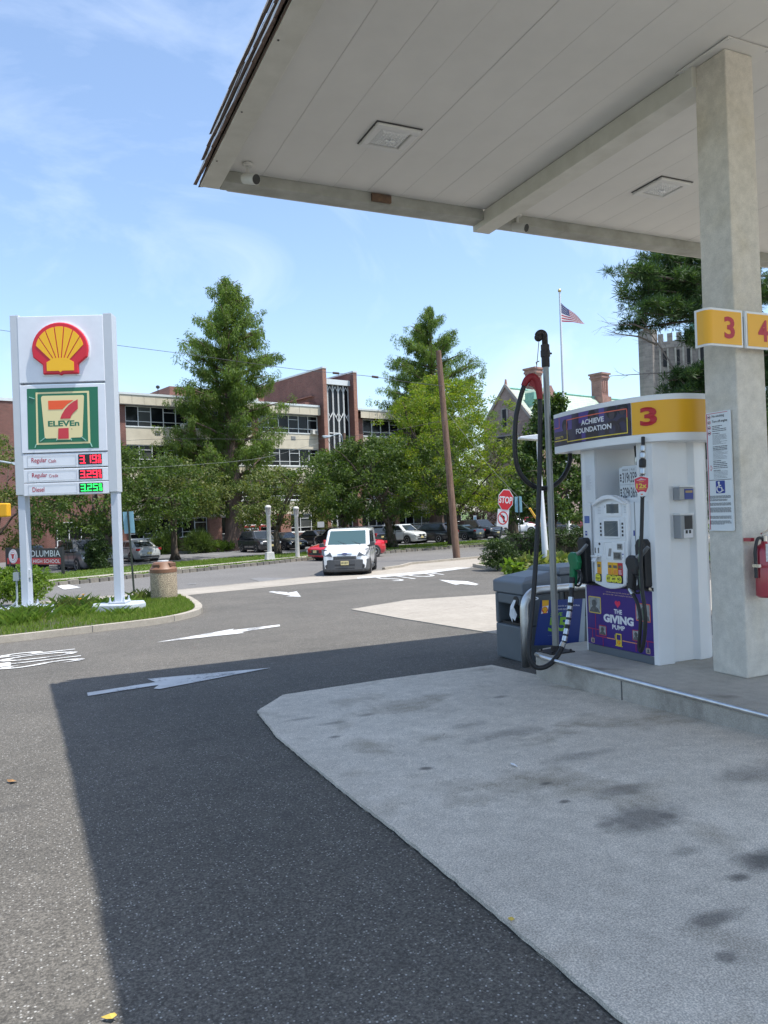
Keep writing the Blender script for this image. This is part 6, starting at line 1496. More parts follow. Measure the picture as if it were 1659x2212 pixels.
# nozzle boots and nozzles
def boot(x0, x1, y0=-.10):
    b = MB(); b.plate([(x0 + .02, .675), (x1 + .005, .70), (x1, 1.09), (x1 - .025, 1.125), (x0 + .03, 1.125), (x0, 1.07)], y0, -.001); return part('nozzle_boot', b, PBLK, bevel=.012)
boot(.325, .45, -.08); b = MB(); b.plate([(-.42, .665), (-.345, .69), (-.355, 1.10), (-.38, 1.125), (-.45, 1.125), (-.48, 1.09)], -.08, .0); part('nozzle_boot', b, PBLK, bevel=.012)
def nozzle(name, x, y, z, m, parent=pump, s=1., lean=.12):
    """hand nozzle hung spout up in its boot: cast body, lever guard, spout"""
    t = MB(); M0 = Matrix.Translation((x, y, z)) @ Matrix.Rotation(lean, 4, 'Y') @ Matrix.Diagonal((s, s, s, 1)); t.M = M0
    t.plate([(-.035, -.25), (.03, -.25), (.03, -.08), (.075, -.085), (.085, .0), (.055, .07), (.03, .085), (-.04, .08), (-.075, .05), (-.08, .0), (-.045, -.05)], -.032, .032); n = t.build(name, m, parent, bevel=.018, seg=3)
    t = MB(); t.M = M0; t.tube([(.03, 0, .06), (.09, .01, .11), (.14, .03, .18)], [.024, .019, .016], 10); t.build('spout', mat('spout_metal', (.22, .22, .22), .4, .7), n)
    t = MB(); t.M = M0; t.tube(smooth_path([(.03, 0, -.09), (.10, 0, -.10), (.125, 0, -.17), (.09, 0, -.235), (.02, 0, -.245)], 5), .011, 7); t.tube([(.06, 0, -.09), (.085, 0, -.15), (.06, 0, -.215)], .010, 6); t.build('lever_guard', PBLK, n)
    return n
def pl_(x, y, dl):
    """pump-local point on the sight line, dl metres in front of the pump face"""
    q = onX(x, y, PX - dl); return Vector((PY - q.y, -dl, q.z - .15))
c_ = pl_(1368, 1220, .15); nozzle('nozzle', c_.x, c_.y, c_.z, PBLK, s=1.0)
c_ = pl_(1241, 1211, .13); nozzle('nozzle', c_.x, c_.y, c_.z, mat('nozzle_green', (.012, .19, .075), .42), s=1.0)
fit = mat('hose_fitting', (.52, .53, .53), .28, .9)
def tubep(nm, pts, r, m, n=10, par=pump, sub=10): b = MB(); b.tube(smooth_path(pts, sub), r, n); return part(nm, b, m, par, smooth=True)
# front hose: down from the header through a swivel, past the tag, round a tight loop and up to the black nozzle
pq = lambda x, y: (1207 + x * .2149, 1152 + y * .2149)
HPTS = [pl_(1389, 944, .08), pl_(1389, 962, .09), pl_(1388, 1000, .11), pl_(1388, 1060, .14)] + [pl_(*pq(x, y), d) for x, y, d in ((832, 0, .17), (826, 150, .18), (825, 320, .19), (838, 560, .20), (860, 720, .20), (872, 870, .20), (862, 1040, .20), (845, 1140, .20), (824, 1185, .20), (808, 1140, .20), (815, 1020, .20), (822, 900, .20), (815, 800, .195), (792, 705, .19), (752, 620, .18), (715, 560, .165), (700, 500, .155))]
h1 = tubep('hose', HPTS, .0165, HOSE)
def band_(a, b_, t0, t1, r, m, nm, par):
    b = MB(); a, b_ = Vector(a), Vector(b_); b.tube([a.lerp(b_, t0), a.lerp(b_, t0 + (t1 - t0) * .15), a.lerp(b_, t0 + (t1 - t0) * .85), a.lerp(b_, t1)], [r * .9, r, r, r * .9], 14); return b.build(nm, m, par)
for t0, t1, r_, m, nm in ((.0, .35, .022, fit, 'swivel'), (.4, .75, .026, fit, 'swivel')): band_(HPTS[1], HPTS[2], t0, t1, r_, m, nm, h1)
band_(HPTS[1], HPTS[2], .8, 1.25, .031, PBLK, 'breakaway', h1); band_(HPTS[2], HPTS[3], .18, .42, .026, fit, 'swivel', h1)
band_(HPTS[-3], HPTS[-2], .1, 1.0, .022, fit, 'nozzle_coupling', h1)
b = MB()
for k, (t0, t1) in enumerate(((.2, .9), (.1, .8), (.2, .95), (.1, .7), (.3, .9), (.1, .6))):
    A, B = HPTS[4 + k], HPTS[5 + k]; o_ = Vector((-.008, -.0135, 0)); b.tube([A.lerp(B, t0) + o_, A.lerp(B, t1) + o_], .004, 4)
part('hose_print', b, HMARK, h1)
# second hose up inside the recess
tubep('hose', [(.11, .18, 2.0), (.125, .17, 1.9), (.15, .16, 1.80), (.16, .2, 1.7)], .017, HOSE)
b = MB(); b.M = Matrix.Translation((.135, .165, 0)); b.lathe([(.022, 1.80), (.024, 1.81), (.024, 1.87), (.022, 1.88)], 12); part('swivel', b, fit); b = MB(); b.M = Matrix.Translation((.155, .16, 0)); b.lathe([(.03, 1.76), (.03, 1.80)], 12); part('breakaway', b, PBLK)
# hose at the rear near corner, seen between pump and column
tubep('hose', [(.46, .72, 1.99), (.46, .725, 1.6), (.47, .73, 1.0), (.48, .73, .5), (.50, .74, .22)], .02, HOSE)
b = MB(); b.M = Matrix.Translation((.46, .722, 0)); b.lathe([(.024, 1.72), (.026, 1.75), (.02, 1.76), (.026, 1.80), (.024, 1.83)], 12); part('swivel', b, fit)
# clear plastic boxes on the side of the near column: squeegee towels, gloves
def side(nm, m, y0, y1, z0, z1, x0, x1, par=pump, **k): return pbox(nm, m, x0, x1, y0, y1, z0, z1, par, **k)
CLR = mat('smoky_plastic', (.36, .38, .40), .15, spec=.6)
o = side('leaflet_holder', CLR, .275, .445, 1.46, 1.575, .4525, .53, bevel=.006); side('holder_lid', PW, .268, .452, 1.576, 1.592, .4525, .54, o); side('leaflet', BLUE, .335, .44, 1.468, 1.56, .531, .533, o); side('leaflet', mat('leaflet_amber', (.45, .30, .12), .5), .345, .43, 1.525, 1.545, .534, .5345, o)
o = side('glove_box', CLR, .268, .42, 1.115, 1.325, .4525, .54, bevel=.006); side('holder_lid', PW, .262, .426, 1.326, 1.342, .4525, .545, o); side('box_inside', PBLK, .315, .405, 1.20, 1.318, .541, .543, o); side('box_label', TXW, .30, .41, 1.12, 1.195, .541, .543, o); side('box_inside', PBLK, .32, .345, 1.16, 1.19, .5435, .545, o); side('box_inside', PBLK, .36, .385, 1.16, 1.19, .5435, .545, o)
b = MB(); b.box(.265, .275, -.012, -.006, .75, 1.46); part('door_seam', b, mat('seam_grey', (.30, .31, .31), .6)); pbox('lock_tab', CHROME, .415, .45, -.012, .0, .665, .70)
# the shield shaped tag hung on the hose
tp = (PX - .24, PY - .352, 0)
tagz = 1.50 + .15
tq = pl_(1387, 1075, .175); tg_ = thing('hose_tag', 'red shield shaped tag reading twelve times hung on the black hose', 'tag', (PX - .175, PY - tq.x, tq.z + .15), R(-90))
sh = [(0, .0)] + [(.055, .035), (.085, .085), (.092, .175), (.05, .186), (0, .197), (-.05, .186), (-.092, .175), (-.085, .085), (-.055, .035)]
b = MB(); b.plate(sh, 0, .006); b.build('tag_plate', SWHITE, tg_, bevel=.002)
b = MB(); b.plate([(x * .93, .045 + (z - .045) * .95 if z > .04 else z) for x, z in [(.052, .044), (.082, .09), (.089, .172), (.05, .182), (0, .192), (-.05, .182), (-.089, .172), (-.082, .09), (-.052, .044), (-.02, .055), (.02, .055)]], -.0015, -.0002); b.build('red_face', mat('tag_red', (.66, .02, .06), .35), tg_)
b = MB(); b.text('12x', -.062, .062, .082, .125, -.002, .03); b.box(-.045, .045, -.0025, -.0018, .072, .075); b.box(-.03, .03, -.0025, -.0018, .138, .141); b.build('lettering', PYEL, tg_)
b = MB()
for z, w_ in ((.158, .03), (.152, .055), (.165, .012)): b.box(-w_, w_, -.0025, -.0018, z, z + .003)
b.build('small_print', TXW, tg_); b = MB(); b.box(-.012, .012, -.002, -.0003, .024, .034); b.build('shell_print', ORANGE, tg_); b = MB(); b.box(-.02, .02, -.003, .02, .004, .010); b.box(-.02, .02, -.003, .02, .188, .194); b.build('clip', PBLK, tg_)

# ================================================================== HOSE POLE WITH THE DIESEL HOSE
GALV = mat('galvanised_pole', (.34, .35, .34), .45, .6, c2=(.24, .25, .245), sc_=5., stretch=(4, 4, .4))
RUST = mat('dark_iron', (.035, .03, .03), .6, .2, var=.3, sc_=12.)
hpole = thing('hose_pole', 'tall galvanised pole with an iron elbow holding up a looped black hose', 'pole', (4.69, 6.26, .15))
b = MB(); b.tube([(0, 0, .02), (0, 0, 2.95)], [.034, .030], 14); b.build('pole', GALV, hpole, smooth=True, sm_angle=50)
b = MB(); b.box(-.14, .14, -.12, .12, .0, .012); b.lathe([(.05, .012), (.05, .06), (.04, .065)], 14)
for x in (-.11, .11):
    for y in (-.09, .09): b.lathe([(.012, .012), (.012, .03)], 6, (x, y, 0))
b.build('base_plate', RUST, hpole)
b = MB(); b.lathe([(.037, 2.83), (.041, 2.84), (.041, 2.93), (.048, 2.935), (.048, 2.99), (.043, 3.0), (.043, 3.05), (.03, 3.06)], 14); b.tube([(.035, 0, 2.97), (.075, .0, 2.97)], .01, 6); b.build('collar', RUST, hpole)
lf = -RT
b = MB(); b.tube([(0, 0, 3.04), (0, 0, 3.14)] + [(lf.x * .036 * (1 - math.cos(a)), lf.y * .036 * (1 - math.cos(a)), 3.14 + .036 * math.sin(a)) for a in [R(15 * k) for k in range(1, 12)]], .030, 12); b.ball((lf.x * .062, lf.y * .062, 3.128), .042, 12); b.build('elbow', RUST, hpole, smooth=True)
def hl_(x, y, dD=0.): p = at(x, y, 7.62 + dD); return (p.x - 4.69, p.y - 6.26, p.z - .15)
sad = smooth_path([hl_(1131, 834, -.03), hl_(1138, 821, -.03), hl_(1149, 814, -.03), hl_(1159, 822, -.03), hl_(1164, 842, -.03), hl_(1166, 863, -.03)], 5)
RS = mat('saddle_red', (.26, .01, .018), .5)
b = MB(); b.tube(sad, [.028 + .012 * math.sin(math.pi * i / (len(sad) - 1)) for i in range(len(sad))], 10)
c0 = Vector(hl_(1156, 836, -.03)); b.M = Matrix.Translation(c0) @ Matrix.Rotation(math.atan2(RT.y, RT.x), 4, 'Z'); b.plate([(-.07, .02), (-.02, .0), (.02, -.06), (.035, -.13), (.065, -.13), (.065, .02), (.03, .07), (-.03, .08)], -.02, .02); b.build('hose_saddle', RS, hpole, smooth=True, sm_angle=40)
b = MB(); b.tube([hl_(1164, 738), hl_(1161, 775), hl_(1158, 800), hl_(1154, 818)], .004, 5); b.tube([hl_(1165, 780), hl_(1158, 783), hl_(1160, 789)], .006, 5); b.build('cable', mat('tie_cable', (.25, .24, .22), .5), hpole)
b = MB(); b.tube([hl_(1158, 818), hl_(1162, 826), hl_(1163, 838)], [.004, .016, .004], 6); b.build('tie_tag', mat('tag_cream', (.45, .38, .2), .6), hpole)
def wl(x, y, D): return at(x, y, D)
hosep = [wl(1226, 972, 7.95), wl(1232, 985, 7.95), wl(1228, 1008, 7.88), wl(1215, 1032, 7.8), wl(1196, 1049, 7.72), wl(1172, 1055, 7.66), wl(1150, 1049, 7.62), wl(1131, 1033, 7.6), wl(1118, 1010, 7.59), wl(1113, 982, 7.58), wl(1112, 950, 7.58), wl(1114, 905, 7.58), wl(1119, 880, 7.58), wl(1126, 852, 7.58), wl(1132, 834, 7.58), wl(1148, 818, 7.58), wl(1161, 832, 7.58), wl(1166, 862, 7.58),
         wl(1167, 900, 7.58), wl(1166, 1000, 7.55), wl(1163, 1100, 7.5), wl(1158, 1200, 7.42), wl(1152, 1290, 7.33), wl(1145, 1360, 7.25), wl(1142, 1395, 7.2), wl(1144, 1422, 7.18), wl(1156, 1440, 7.17), wl(1172, 1442, 7.16), wl(1190, 1433, 7.18), wl(1207, 1412, 7.22), wl(1219, 1385, 7.28), wl(1226, 1350, 7.32), wl(1232, 1310, 7.38), wl(1235, 1270, 7.42), wl(1236, 1248, 7.45)]
o0 = Vector((4.69, 6.26, .15))
b = MB(); b.tube(smooth_path([p - o0 for p in hosep[:15]], 7), .0235, 12); b.build('hose', HOSE, hpole, smooth=True)
b = MB(); b.tube(smooth_path([p - o0 for p in hosep[17:]], 7), .0235, 12); hz_o = b.build('hose', HOSE, hpole, smooth=True)
def sleeve(i0, i1, m, r, nm='hose_sleeve'):
    b = MB(); b.tube([hosep[i0].lerp(hosep[i0 + 1], i1[0]) - o0, hosep[i0].lerp(hosep[i0 + 1], i1[1]) - o0], r, 12); b.build(nm, m, hz_o)
slv = mat('silver_sleeve', (.62, .63, .62), .25, .8)
for i0, a in ((30, (.0, .3)), (30, (.42, .75)), (31, (.0, .25)), (31, (.38, .7)), (31, (.82, 1.)), (32, (.2, .5)), (29, (.5, .85))): sleeve(i0, a, slv, .0265)
sleeve(33, (.0, .4), fit, .027, 'coupling'); sleeve(33, (.5, 1.), PBLK, .029, 'coupling')

# ================================================================== WINDSCREEN SERVICE BIN, GUARD RAIL, BANNER
BING = mat('bin_grey', (.115, .135, .15), .5, var=.06, sc_=3., bump=.1, bs=200.)
BINL = mat('bin_lid_grey', (.145, .165, .185), .45)
binz = -.15
sb_ = thing('service_bin', 'dark grey plastic service bin with an open litter mouth and a paper towel', 'bin', (4.95, 7.17, binz))
b = MB()   # body of the first module as a shell round its litter mouth (mouth faces -x)
def bx_(x0, x1, y0, y1, z0, z1): b.box(x0, x1, y0, y1, z0, z1)
bx_(0, .5, .0, .58, .0, .40); bx_(.0, .5, .0, .04, .40, .76); bx_(.0, .5, .52, .58, .40, .76); bx_(.30, .5, .041, .519, .40, .76); bx_(.0, .299, .041, .519, .64, .76)
b.build('body', BING, sb_, bevel=.018)
b = MB(); b.add([(-.015, -.015, .765), (.52, -.015, .765), (.52, .595, .765), (-.015, .595, .765), (-.015, -.015, .90), (.52, -.015, .93), (.52, .595, .93), (-.015, .595, .90), (.10, .08, .955), (.45, .08, 1.0), (.45, .50, 1.0), (.10, .50, .955)],
              [(3, 2, 1, 0), (0, 1, 5, 4), (1, 2, 6, 5), (2, 3, 7, 6), (3, 0, 4, 7), (4, 5, 9, 8), (5, 6, 10, 9), (6, 7, 11, 10), (7, 4, 8, 11), (8, 9, 10, 11)]); b.build('lid', BINL, sb_, bevel=.015)
b = MB(); b.box(.53, 1.15, .05, .62, .0, .95); b.build('rear_module', BING, sb_, bevel=.02)
b = MB(); b.box(.60, 1.10, .035, .049, .45, .82); b.build('opening', PBLK, sb_)
b = MB(); b.add([(.52, .02, .955), (1.17, .02, .955), (1.17, .65, .955), (.52, .65, .955), (.56, .06, 1.04), (1.13, .06, 1.04), (1.13, .6, 1.04), (.56, .6, 1.04), (.52, .02, 1.0), (1.17, .02, 1.0), (1.17, .65, 1.0), (.52, .65, 1.0)], [(3, 2, 1, 0), (0, 1, 9, 8), (1, 2, 10, 9), (2, 3, 11, 10), (3, 0, 8, 11), (8, 9, 5, 4), (9, 10, 6, 5), (10, 11, 7, 6), (11, 8, 4, 7), (4, 5, 6, 7)]); b.build('lid', BINL, sb_, bevel=.012)
b = MB(); b.box(.04, .29, .05, .51, .40, .43); b.build('liner', PBLK, sb_)
b = MB(); b.M = Matrix.Translation((-.003, .14, .69)) @ Matrix.Rotation(-math.pi / 2, 4, 'Y'); b.lathe([(.055, -.01), (.055, .004), (.045, .006)], 18); b.build('towel_hole', PBLK, sb_)
b = MB(); tw = [(-.03, .115, .68), (-.04, .15, .675), (-.035, .185, .66), (-.045, .17, .60), (-.05, .14, .56), (-.04, .10, .58), (-.045, .13, .52), (-.05, .16, .50), (-.035, .09, .47), (-.05, .12, .46)]
b.add([(-.012, .125, .70), (-.02, .16, .705), (-.05, .185, .63), (-.06, .195, .53), (-.035, .175, .445), (-.05, .15, .50), (-.04, .115, .47), (-.02, .10, .54), (-.05, .12, .63), (-.065, .15, .60)], [(0, 8, 9, 1), (1, 9, 2), (9, 3, 2), (9, 5, 3), (5, 4, 3), (8, 6, 5, 9), (8, 7, 6)]); b.build('paper_towel', mat('paper_white', (.78, .80, .82), .8), sb_)
# inverted U rail
SST = mat('stainless', (.66, .67, .66), .42, 1., var=.12, sc_=10.)
gr_ = thing('guard_rail', 'bent stainless steel guard rail at the end of the pump island', 'guard rail', (4.79, 6.93, -.13))
GP = [(0, 0, 0), (0, 0, .50)] + [(.20 - .20 * math.cos(a), 0, .62 + .20 * math.sin(a)) for a in [R(9 * k) for k in range(0, 11)]] + [(1.2, 0, .82)] + [(1.2 + .20 * math.sin(a), 0, .62 + .20 * math.cos(a)) for a in [R(9 * k) for k in range(1, 11)]] + [(1.4, 0, .0)]
b = MB(); b.tube(GP, .045, 14); b.build('rail', SST, gr_, smooth=True)
bn = thing('banner', 'blue savings banner with green lettering tied to the steel guard rail', 'banner', (4.79, 6.86, .0))
BP = Plane((4.79, 6.86, 0), (1, 0)); q = [BP.uv(*p) for p in ((1167, 1297), (1259, 1293), (1256, 1392), (1153, 1394))]
def bl(u, v):
    """point on the banner: u across, v down, both 0..1"""
    t = Vector((*q[0], 0)).lerp(Vector((*q[1], 0)), u); c = Vector((*q[3], 0)).lerp(Vector((*q[2], 0)), u); p = t.lerp(c, v); return p
BBLUE = mat('banner_blue', (.010, .035, .20), .4); BGREEN = mat('banner_green', (.22, .46, .03), .45)
def bpoly(nm, pts, m, y):
    b = MB(); P = [bl(*p) for p in pts]; b.add([(p.x, y, p.y) for p in P] + [(p.x, y + .002, p.y) for p in P], [tuple(range(len(P) - 1, -1, -1)), tuple(range(len(P), 2 * len(P)))]); return b.build(nm, m, bn)
bpoly('panel', ((0, 0), (0, 1), (.93, 1), (.99, 0)), BBLUE, -.004); bpoly('panel_edge', ((.995, 0), (.935, 1), (1.06, .97), (1.06, .0)), mat('banner_pale', (.40, .46, .52), .5), -.003)
bpoly('yellow_flash', ((.04, .0), (.06, .14), (.20, .12), (.19, 0)), YELLOW, -.0062); bpoly('emblem_ground', ((.06, .142), (.055, .30), (.195, .285), (.20, .122)), TXW, -.0062)
def btext(t, u0, u1, v0, v1, m, bold, nm='lettering'):
    v, f, a, b_, c, d = text_geo(t, bold); b = MB(); V = []
    for p in v: w_ = bl(u0 + (u1 - u0) * (p.x - a) / (b_ - a), v1 + (v0 - v1) * (p.y - c) / (d - c)); V.append((w_.x, -.0066, w_.y))
    b.add(V, f); return b.build(nm, m, bn)
btext('Fuel Rewards and Stop & Shop', .27, .92, .12, .165, TXW, .0); btext('GO Rewards members', .27, .70, .185, .23, TXW, .0); btext('SAVE', .27, .53, .28, .36, BGREEN, .03); btext('55', .25, .66, .385, .70, BGREEN, .03); btext('on every fill up with your card', .26, .62, .775, .795, mat('print_pale_blue', (.25, .35, .6), .4), .0)
w_ = bl(.125, .215); shell_mark(bn, .075, w_.x, w_.y, -.0066)
b = MB(); b.tube(smooth_path([(.03, -.05, .60), (.09, -.07, .62), (.07, .06, .63), (.02, .05, .57)], 5), .006, 5); b.tube([(.03, -.05, .60), (-.02, -.06, .64)], .006, 5); b.build('tie', TXW, bn)
# ================================================================== PRICE SIGN
SGW = mat('sign_grey_white', (.52, .55, .58), .42, var=.02); SGP = mat('post_paint', (.50, .54, .60), .45, var=.04, sc_=2.); SGT = mat('sign_panel_white', (.74, .76, .80), .35, var=.035, sc_=2.5)
z_g = -.40
SL, SR = onz(60, 1313, z_g), onz(256, 1305, z_g)
SP = Plane((SL.x, SL.y, z_g), (SR - SL)); py = thing('price_sign', 'tall twin post fuel price sign with a shell emblem and a green store panel', 'sign', SP.o, SP.rz())
def PU(x, y): return SP.uv(x, y)
wpost = (SR - SL).length
u_l, u_r = PU(52, 1200)[0], PU(253, 1200)[0]
ztop = PU(140, 681)[1]; zpan = PU(140, 1068)[1]
pw, pd_ = .165, .29
for u0, nm in ((PU(44, 1180)[0] - .02, 0), (PU(243, 1180)[0], 1)):
    b = MB(); b.box(u0, u0 + pw, .0, pd_, .06, zpan + .02); b.build('post', SGP, py, bevel=.006)
    b = MB(); b.box(u0 - .02, u0 + pw + .02, -.05, pd_ + .05, zpan + .021, ztop + .015); b.build('post_sleeve', SGW, py, bevel=.006)
    b = MB(); b.box(u0 - .12, u0 + pw + .12, -.12, pd_ + .1, .03, .06)
    for x in (-.08, pw + .08):
        for y in (-.08, pd_ + .06): b.lathe([(.03, .06), (.03, .10), (.018, .10), (.018, .17)], 8, (u0 + x, y, 0))
    b.build('base_plate', SGP, py)
    b = MB(); b.prism([(u0 - .45, -.35), (u0 + pw + .35, -.45), (u0 + pw + .62, -.05), (u0 + pw + .42, .55), (u0 - .2, .62), (u0 - .6, .2)], -.26, .02, taper=.96); b.build('pad', mat('painted_concrete', (.42, .47, .52), .8, c2=(.33, .36, .38), sc_=4.), py, bevel=.02)
    b = MB(); b.lathe([(.03, 0), (.03, .04), (.01, .05)], 8, (u0 + pw / 2, .1, ztop + .016)); b.build('lifting_eye', CHROME, py)
uA, uB = PU(47, 900)[0], PU(233, 900)[0]; uA = PU(44, 1180)[0] - .02 + pw + .021 - .03; uB = PU(243, 1180)[0] - .021
def cab(nm, y0, y1, m=SGT, dep=.06):
    z1, z0 = PU(140, y0)[1], PU(140, y1)[1]; b = MB(); b.box(uA, uB, -dep, pd_ - .05, z0, z1); return b.build(nm, m, py, bevel=.012), z0, z1
c1, _, _ = cab('emblem_cabinet', 683, 826); c2, s0, s1 = cab('store_cabinet', 831, 977); 
def SU(x, y): u, z_ = PU(x, y); return u, z_
ux, uz = SU(133, 753); k = (SU(193, 753)[0] - SU(72, 753)[0]) / 1.04
shell_mark(py, k, ux + .01, uz, -.061, .085)
b = MB(); b.plate([(ux + .01 + (x - ux - .01) * 1.045, uz + (z_ - uz) * 1.045) for x, z_ in shell_outline(k, ux + .01, uz)], -.085, -.0605); b.build('emblem_rim', SGT, py)
# store panel: green field, cream frame and cup, orange and red seven
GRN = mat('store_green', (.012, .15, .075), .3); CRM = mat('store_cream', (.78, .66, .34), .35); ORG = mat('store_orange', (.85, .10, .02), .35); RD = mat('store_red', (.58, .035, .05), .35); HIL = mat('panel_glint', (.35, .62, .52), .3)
Z = lambda x, y: (lambda p: (p[0], p[1]))(SU(x * .2646, 658.3 + y * .2646))
def pl(nm, pts, m, y, par=None, t=.004): b = MB(); P = [Z(*p) for p in pts]; b.plate(P[::-1], y - t, y); return b.build(nm, m, par or c2)
YS = -.0605
pl('green_field', ((228, 690), (805, 672), (815, 1170), (240, 1184)), GRN, YS)
pl('cream_frame', ((300, 720), (734, 706), (746, 1132), (308, 1146)), CRM, YS - .0045); pl('green_inner', ((316, 734), (718, 722), (728, 1118), (326, 1130)), GRN, YS - .009)
pl('cream_cup', ((352, 752), (360, 748), (684, 740), (692, 745), (694, 752), (682, 1075), (672, 1085), (590, 1088), (585, 1104), (478, 1106), (470, 1092), (386, 1095), (376, 1085), (345, 765)), CRM, YS - .0135)
pl('seven_bar', ((404, 788), (610, 782), (560, 815), (520, 857), (406, 860)), ORG, YS - .018)
def seven_stem():
    A = [(644, 776), (612, 793), (572, 822), (540, 858), (515, 900), (502, 934)]; B = [(584, 932), (590, 912), (604, 890), (622, 872), (645, 852)]
    return A + B
pl('seven_stem', seven_stem(), RD, YS - .0225); pl('seven_foot', ((488, 1012), (570, 1008), (572, 1095), (485, 1098)), RD, YS - .0225)
b = MB(); (a0, z0), (a1, z1) = Z(403, 999), Z(656, 945); b.text('ELEVEn', a0, a1, z0, z1, YS - .019, .035); b.build('lettering', GRN, c2)
b = MB(); (a0, z0), (a1, z1) = Z(592, 1024), Z(602, 1010); b.text('R', a0, a1, z0, z1, YS - .019, .0); b.build('registered_mark', mat('mark_brown', (.4, .3, .15), .5), c2)
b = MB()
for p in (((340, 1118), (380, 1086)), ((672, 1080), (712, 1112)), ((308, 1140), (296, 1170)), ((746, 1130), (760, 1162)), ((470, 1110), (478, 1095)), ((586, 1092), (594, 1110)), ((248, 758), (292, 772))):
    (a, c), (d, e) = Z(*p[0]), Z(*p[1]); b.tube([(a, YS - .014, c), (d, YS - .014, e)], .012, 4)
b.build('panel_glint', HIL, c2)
# price strips with lit numerals
SEG = {'0': 'abcdef', '1': 'bc', '2': 'abged', '3': 'abgcd', '5': 'afgcd', '8': 'abcdefg', '9': 'abcfgd'}
LEDR = mat('led_red', (1.0, .02, .05), .4, emit=1.6); LEDG = mat('led_green', (.02, 1.0, .12), .4, emit=1.3)
for i, (y0, y1, word, small, price, m, tail) in enumerate(((979, 1010, 'Regular', 'Cash', '319', LEDR, '9'), (1012, 1041, 'Regular', 'Credit', '329', LEDR, '9'), (1042, 1069, 'Diesel', '', '325', LEDG, '8'))):
    st, z0, z1 = cab('price_strip', y0, y1, SGT, .05); H_ = z1 - z0; ys = -.0505
    b = MB(); frame_(b, uA + .12, uA + 1.28, z0 + H_ * .12, z1 - H_ * .14, .012, ys - .004); b.build('insert_frame', SGW, st)
    b = MB(); xa = uA + .22
    if small: b.text(word, xa, xa + .36, z0 + H_ * .30, z0 + H_ * .72, ys - .003, .012); b.text(small, xa + .40, xa + (.58 if small == 'Cash' else .62), z0 + H_ * .36, z0 + H_ * .60, ys - .003, .006)
    else: b.text(word, xa, xa + .28, z0 + H_ * .30, z0 + H_ * .68, ys - .003, .012)
    b.build('lettering', mat('sign_text_red', (.42, .02, .05), .5), st)
    xd = uA + (uB - uA) * .655; xe = uA + (uB - uA) * .93; b = MB(); b.box(xd, xe, ys - .006, ys, z0 + H_ * .16, z1 - H_ * .12); dsp = b.build('price_display', PBLK, st)
    b = MB(); hd = H_ * .56; zb_ = z0 + H_ * .24; wd = (xe - xd) * .20; th = .024
    def seg7(ch, x, z_, w, h):
        S = {'a': (x, x + w, z_ + h - th, z_ + h), 'd': (x, x + w, z_, z_ + th), 'g': (x, x + w, z_ + h / 2 - th / 2, z_ + h / 2 + th / 2), 'b': (x + w - th, x + w, z_ + h / 2, z_ + h), 'c': (x + w - th, x + w, z_, z_ + h / 2), 'f': (x, x + th, z_ + h / 2, z_ + h), 'e': (x, x + th, z_, z_ + h / 2)}
        for s_ in SEG[ch]: a, c, d, e = S[s_]; b.box(a + .003, c - .003, ys - .010, ys - .0065, d + .003, e - .003)
    for j, ch in enumerate(price): seg7(ch, xd + .035 + j * (wd + .026) + (.018 if j else 0), zb_, wd, hd)
    b.box(xd + .035 + wd + .008, xd + .035 + wd + .026, ys - .010, ys - .0065, zb_, zb_ + .02)
    xs = xd + .035 + 3 * (wd + .026) + .02; th = .016; seg7('9' if i < 2 else '8', xs, zb_ + hd * .5, .06, hd * .5); seg7('1' if i else '0', xs - .005, zb_, .03 if i else .03, hd * .42); seg7('0', xs + .035, zb_, .04, hd * .42)
    b.build('price_numeral', m, dsp)
# conduit and box on the post
b = MB(); u0 = PU(44, 1180)[0]; b.tube(smooth_path([(u0 - .14, .05, .75), (u0 - .14, .05, .4), (u0 - .16, .03, .15), (u0 - .4, 0, -.02), (u0 - .6, 0, -.05)], 5), .025, 8); b.tube([(u0 - .14, .05, .7), (u0, .05, .72)], .015, 6); b.box(u0 - .2, u0 - .08, .0, .1, .66, .86); b.build('conduit', mat('conduit_grey', (.30, .34, .36), .5), py)
b = MB(); b.box(u0 + pw - .02, u0 + pw + .02, .05, .15, .72, .92); b.build('switch_box', SGW, py)

# ================================================================== LITTER BIN, BLANK SIGN BACKS, STOP SIGN
lb = gnd2(355, 1293, .11)
bin_ = thing('litter_bin', 'round pebble concrete litter bin with a brown domed lid on the grass', 'litter bin', (lb.x, lb.y, g(lb.y) + .10)); DB = (lb - CAM).dot(FW); rb = 28 / FPX * DB
hb = 60 / FPX * DB; ht = 81 / FPX * DB
PEB = ground_mat('pebble_concrete', (.36, .29, .20), (.42, .34, .24), (1, 1, 1), .75, fine=75., patch=2., bump=1.)
b = MB(); b.lathe([(rb * .96, -.05), (rb, 0), (rb, hb), (rb * .9, hb + .01)], 32); b.build('drum', PEB, bin_, smooth=True, sm_angle=50)
BRN = mat('brown_plastic', (.20, .10, .055), .5, var=.08)
b = MB(); b.lathe([(rb * 1.02, hb - .03), (rb * 1.03, hb + .07), (rb * .97, hb + .10), (rb * .93, hb + .12), (rb * .80, ht - .06), (rb * .74, ht - .02), (rb * .4, ht)], 32); b.build('lid', BRN, bin_, smooth=True, sm_angle=35)
b = MB(); b.M = Matrix.Rotation(math.atan2(RT.y, RT.x) - .35, 4, 'Z'); b.box(rb * .55, rb * .92, -.13, .13, hb + .13, ht - .03); b.build('flap', mat('brown_flap', (.15, .075, .04), .5), bin_, bevel=.02); b = MB(); b.M = Matrix.Rotation(math.atan2(RT.y, RT.x) - .35, 4, 'Z'); b.box(-rb * .34, rb * .34, -rb * .92, -rb * .80, hb + .14, ht - .05); b.build('flap', mat('brown_flap', (.15, .075, .04), .5), bin_, bevel=.02)
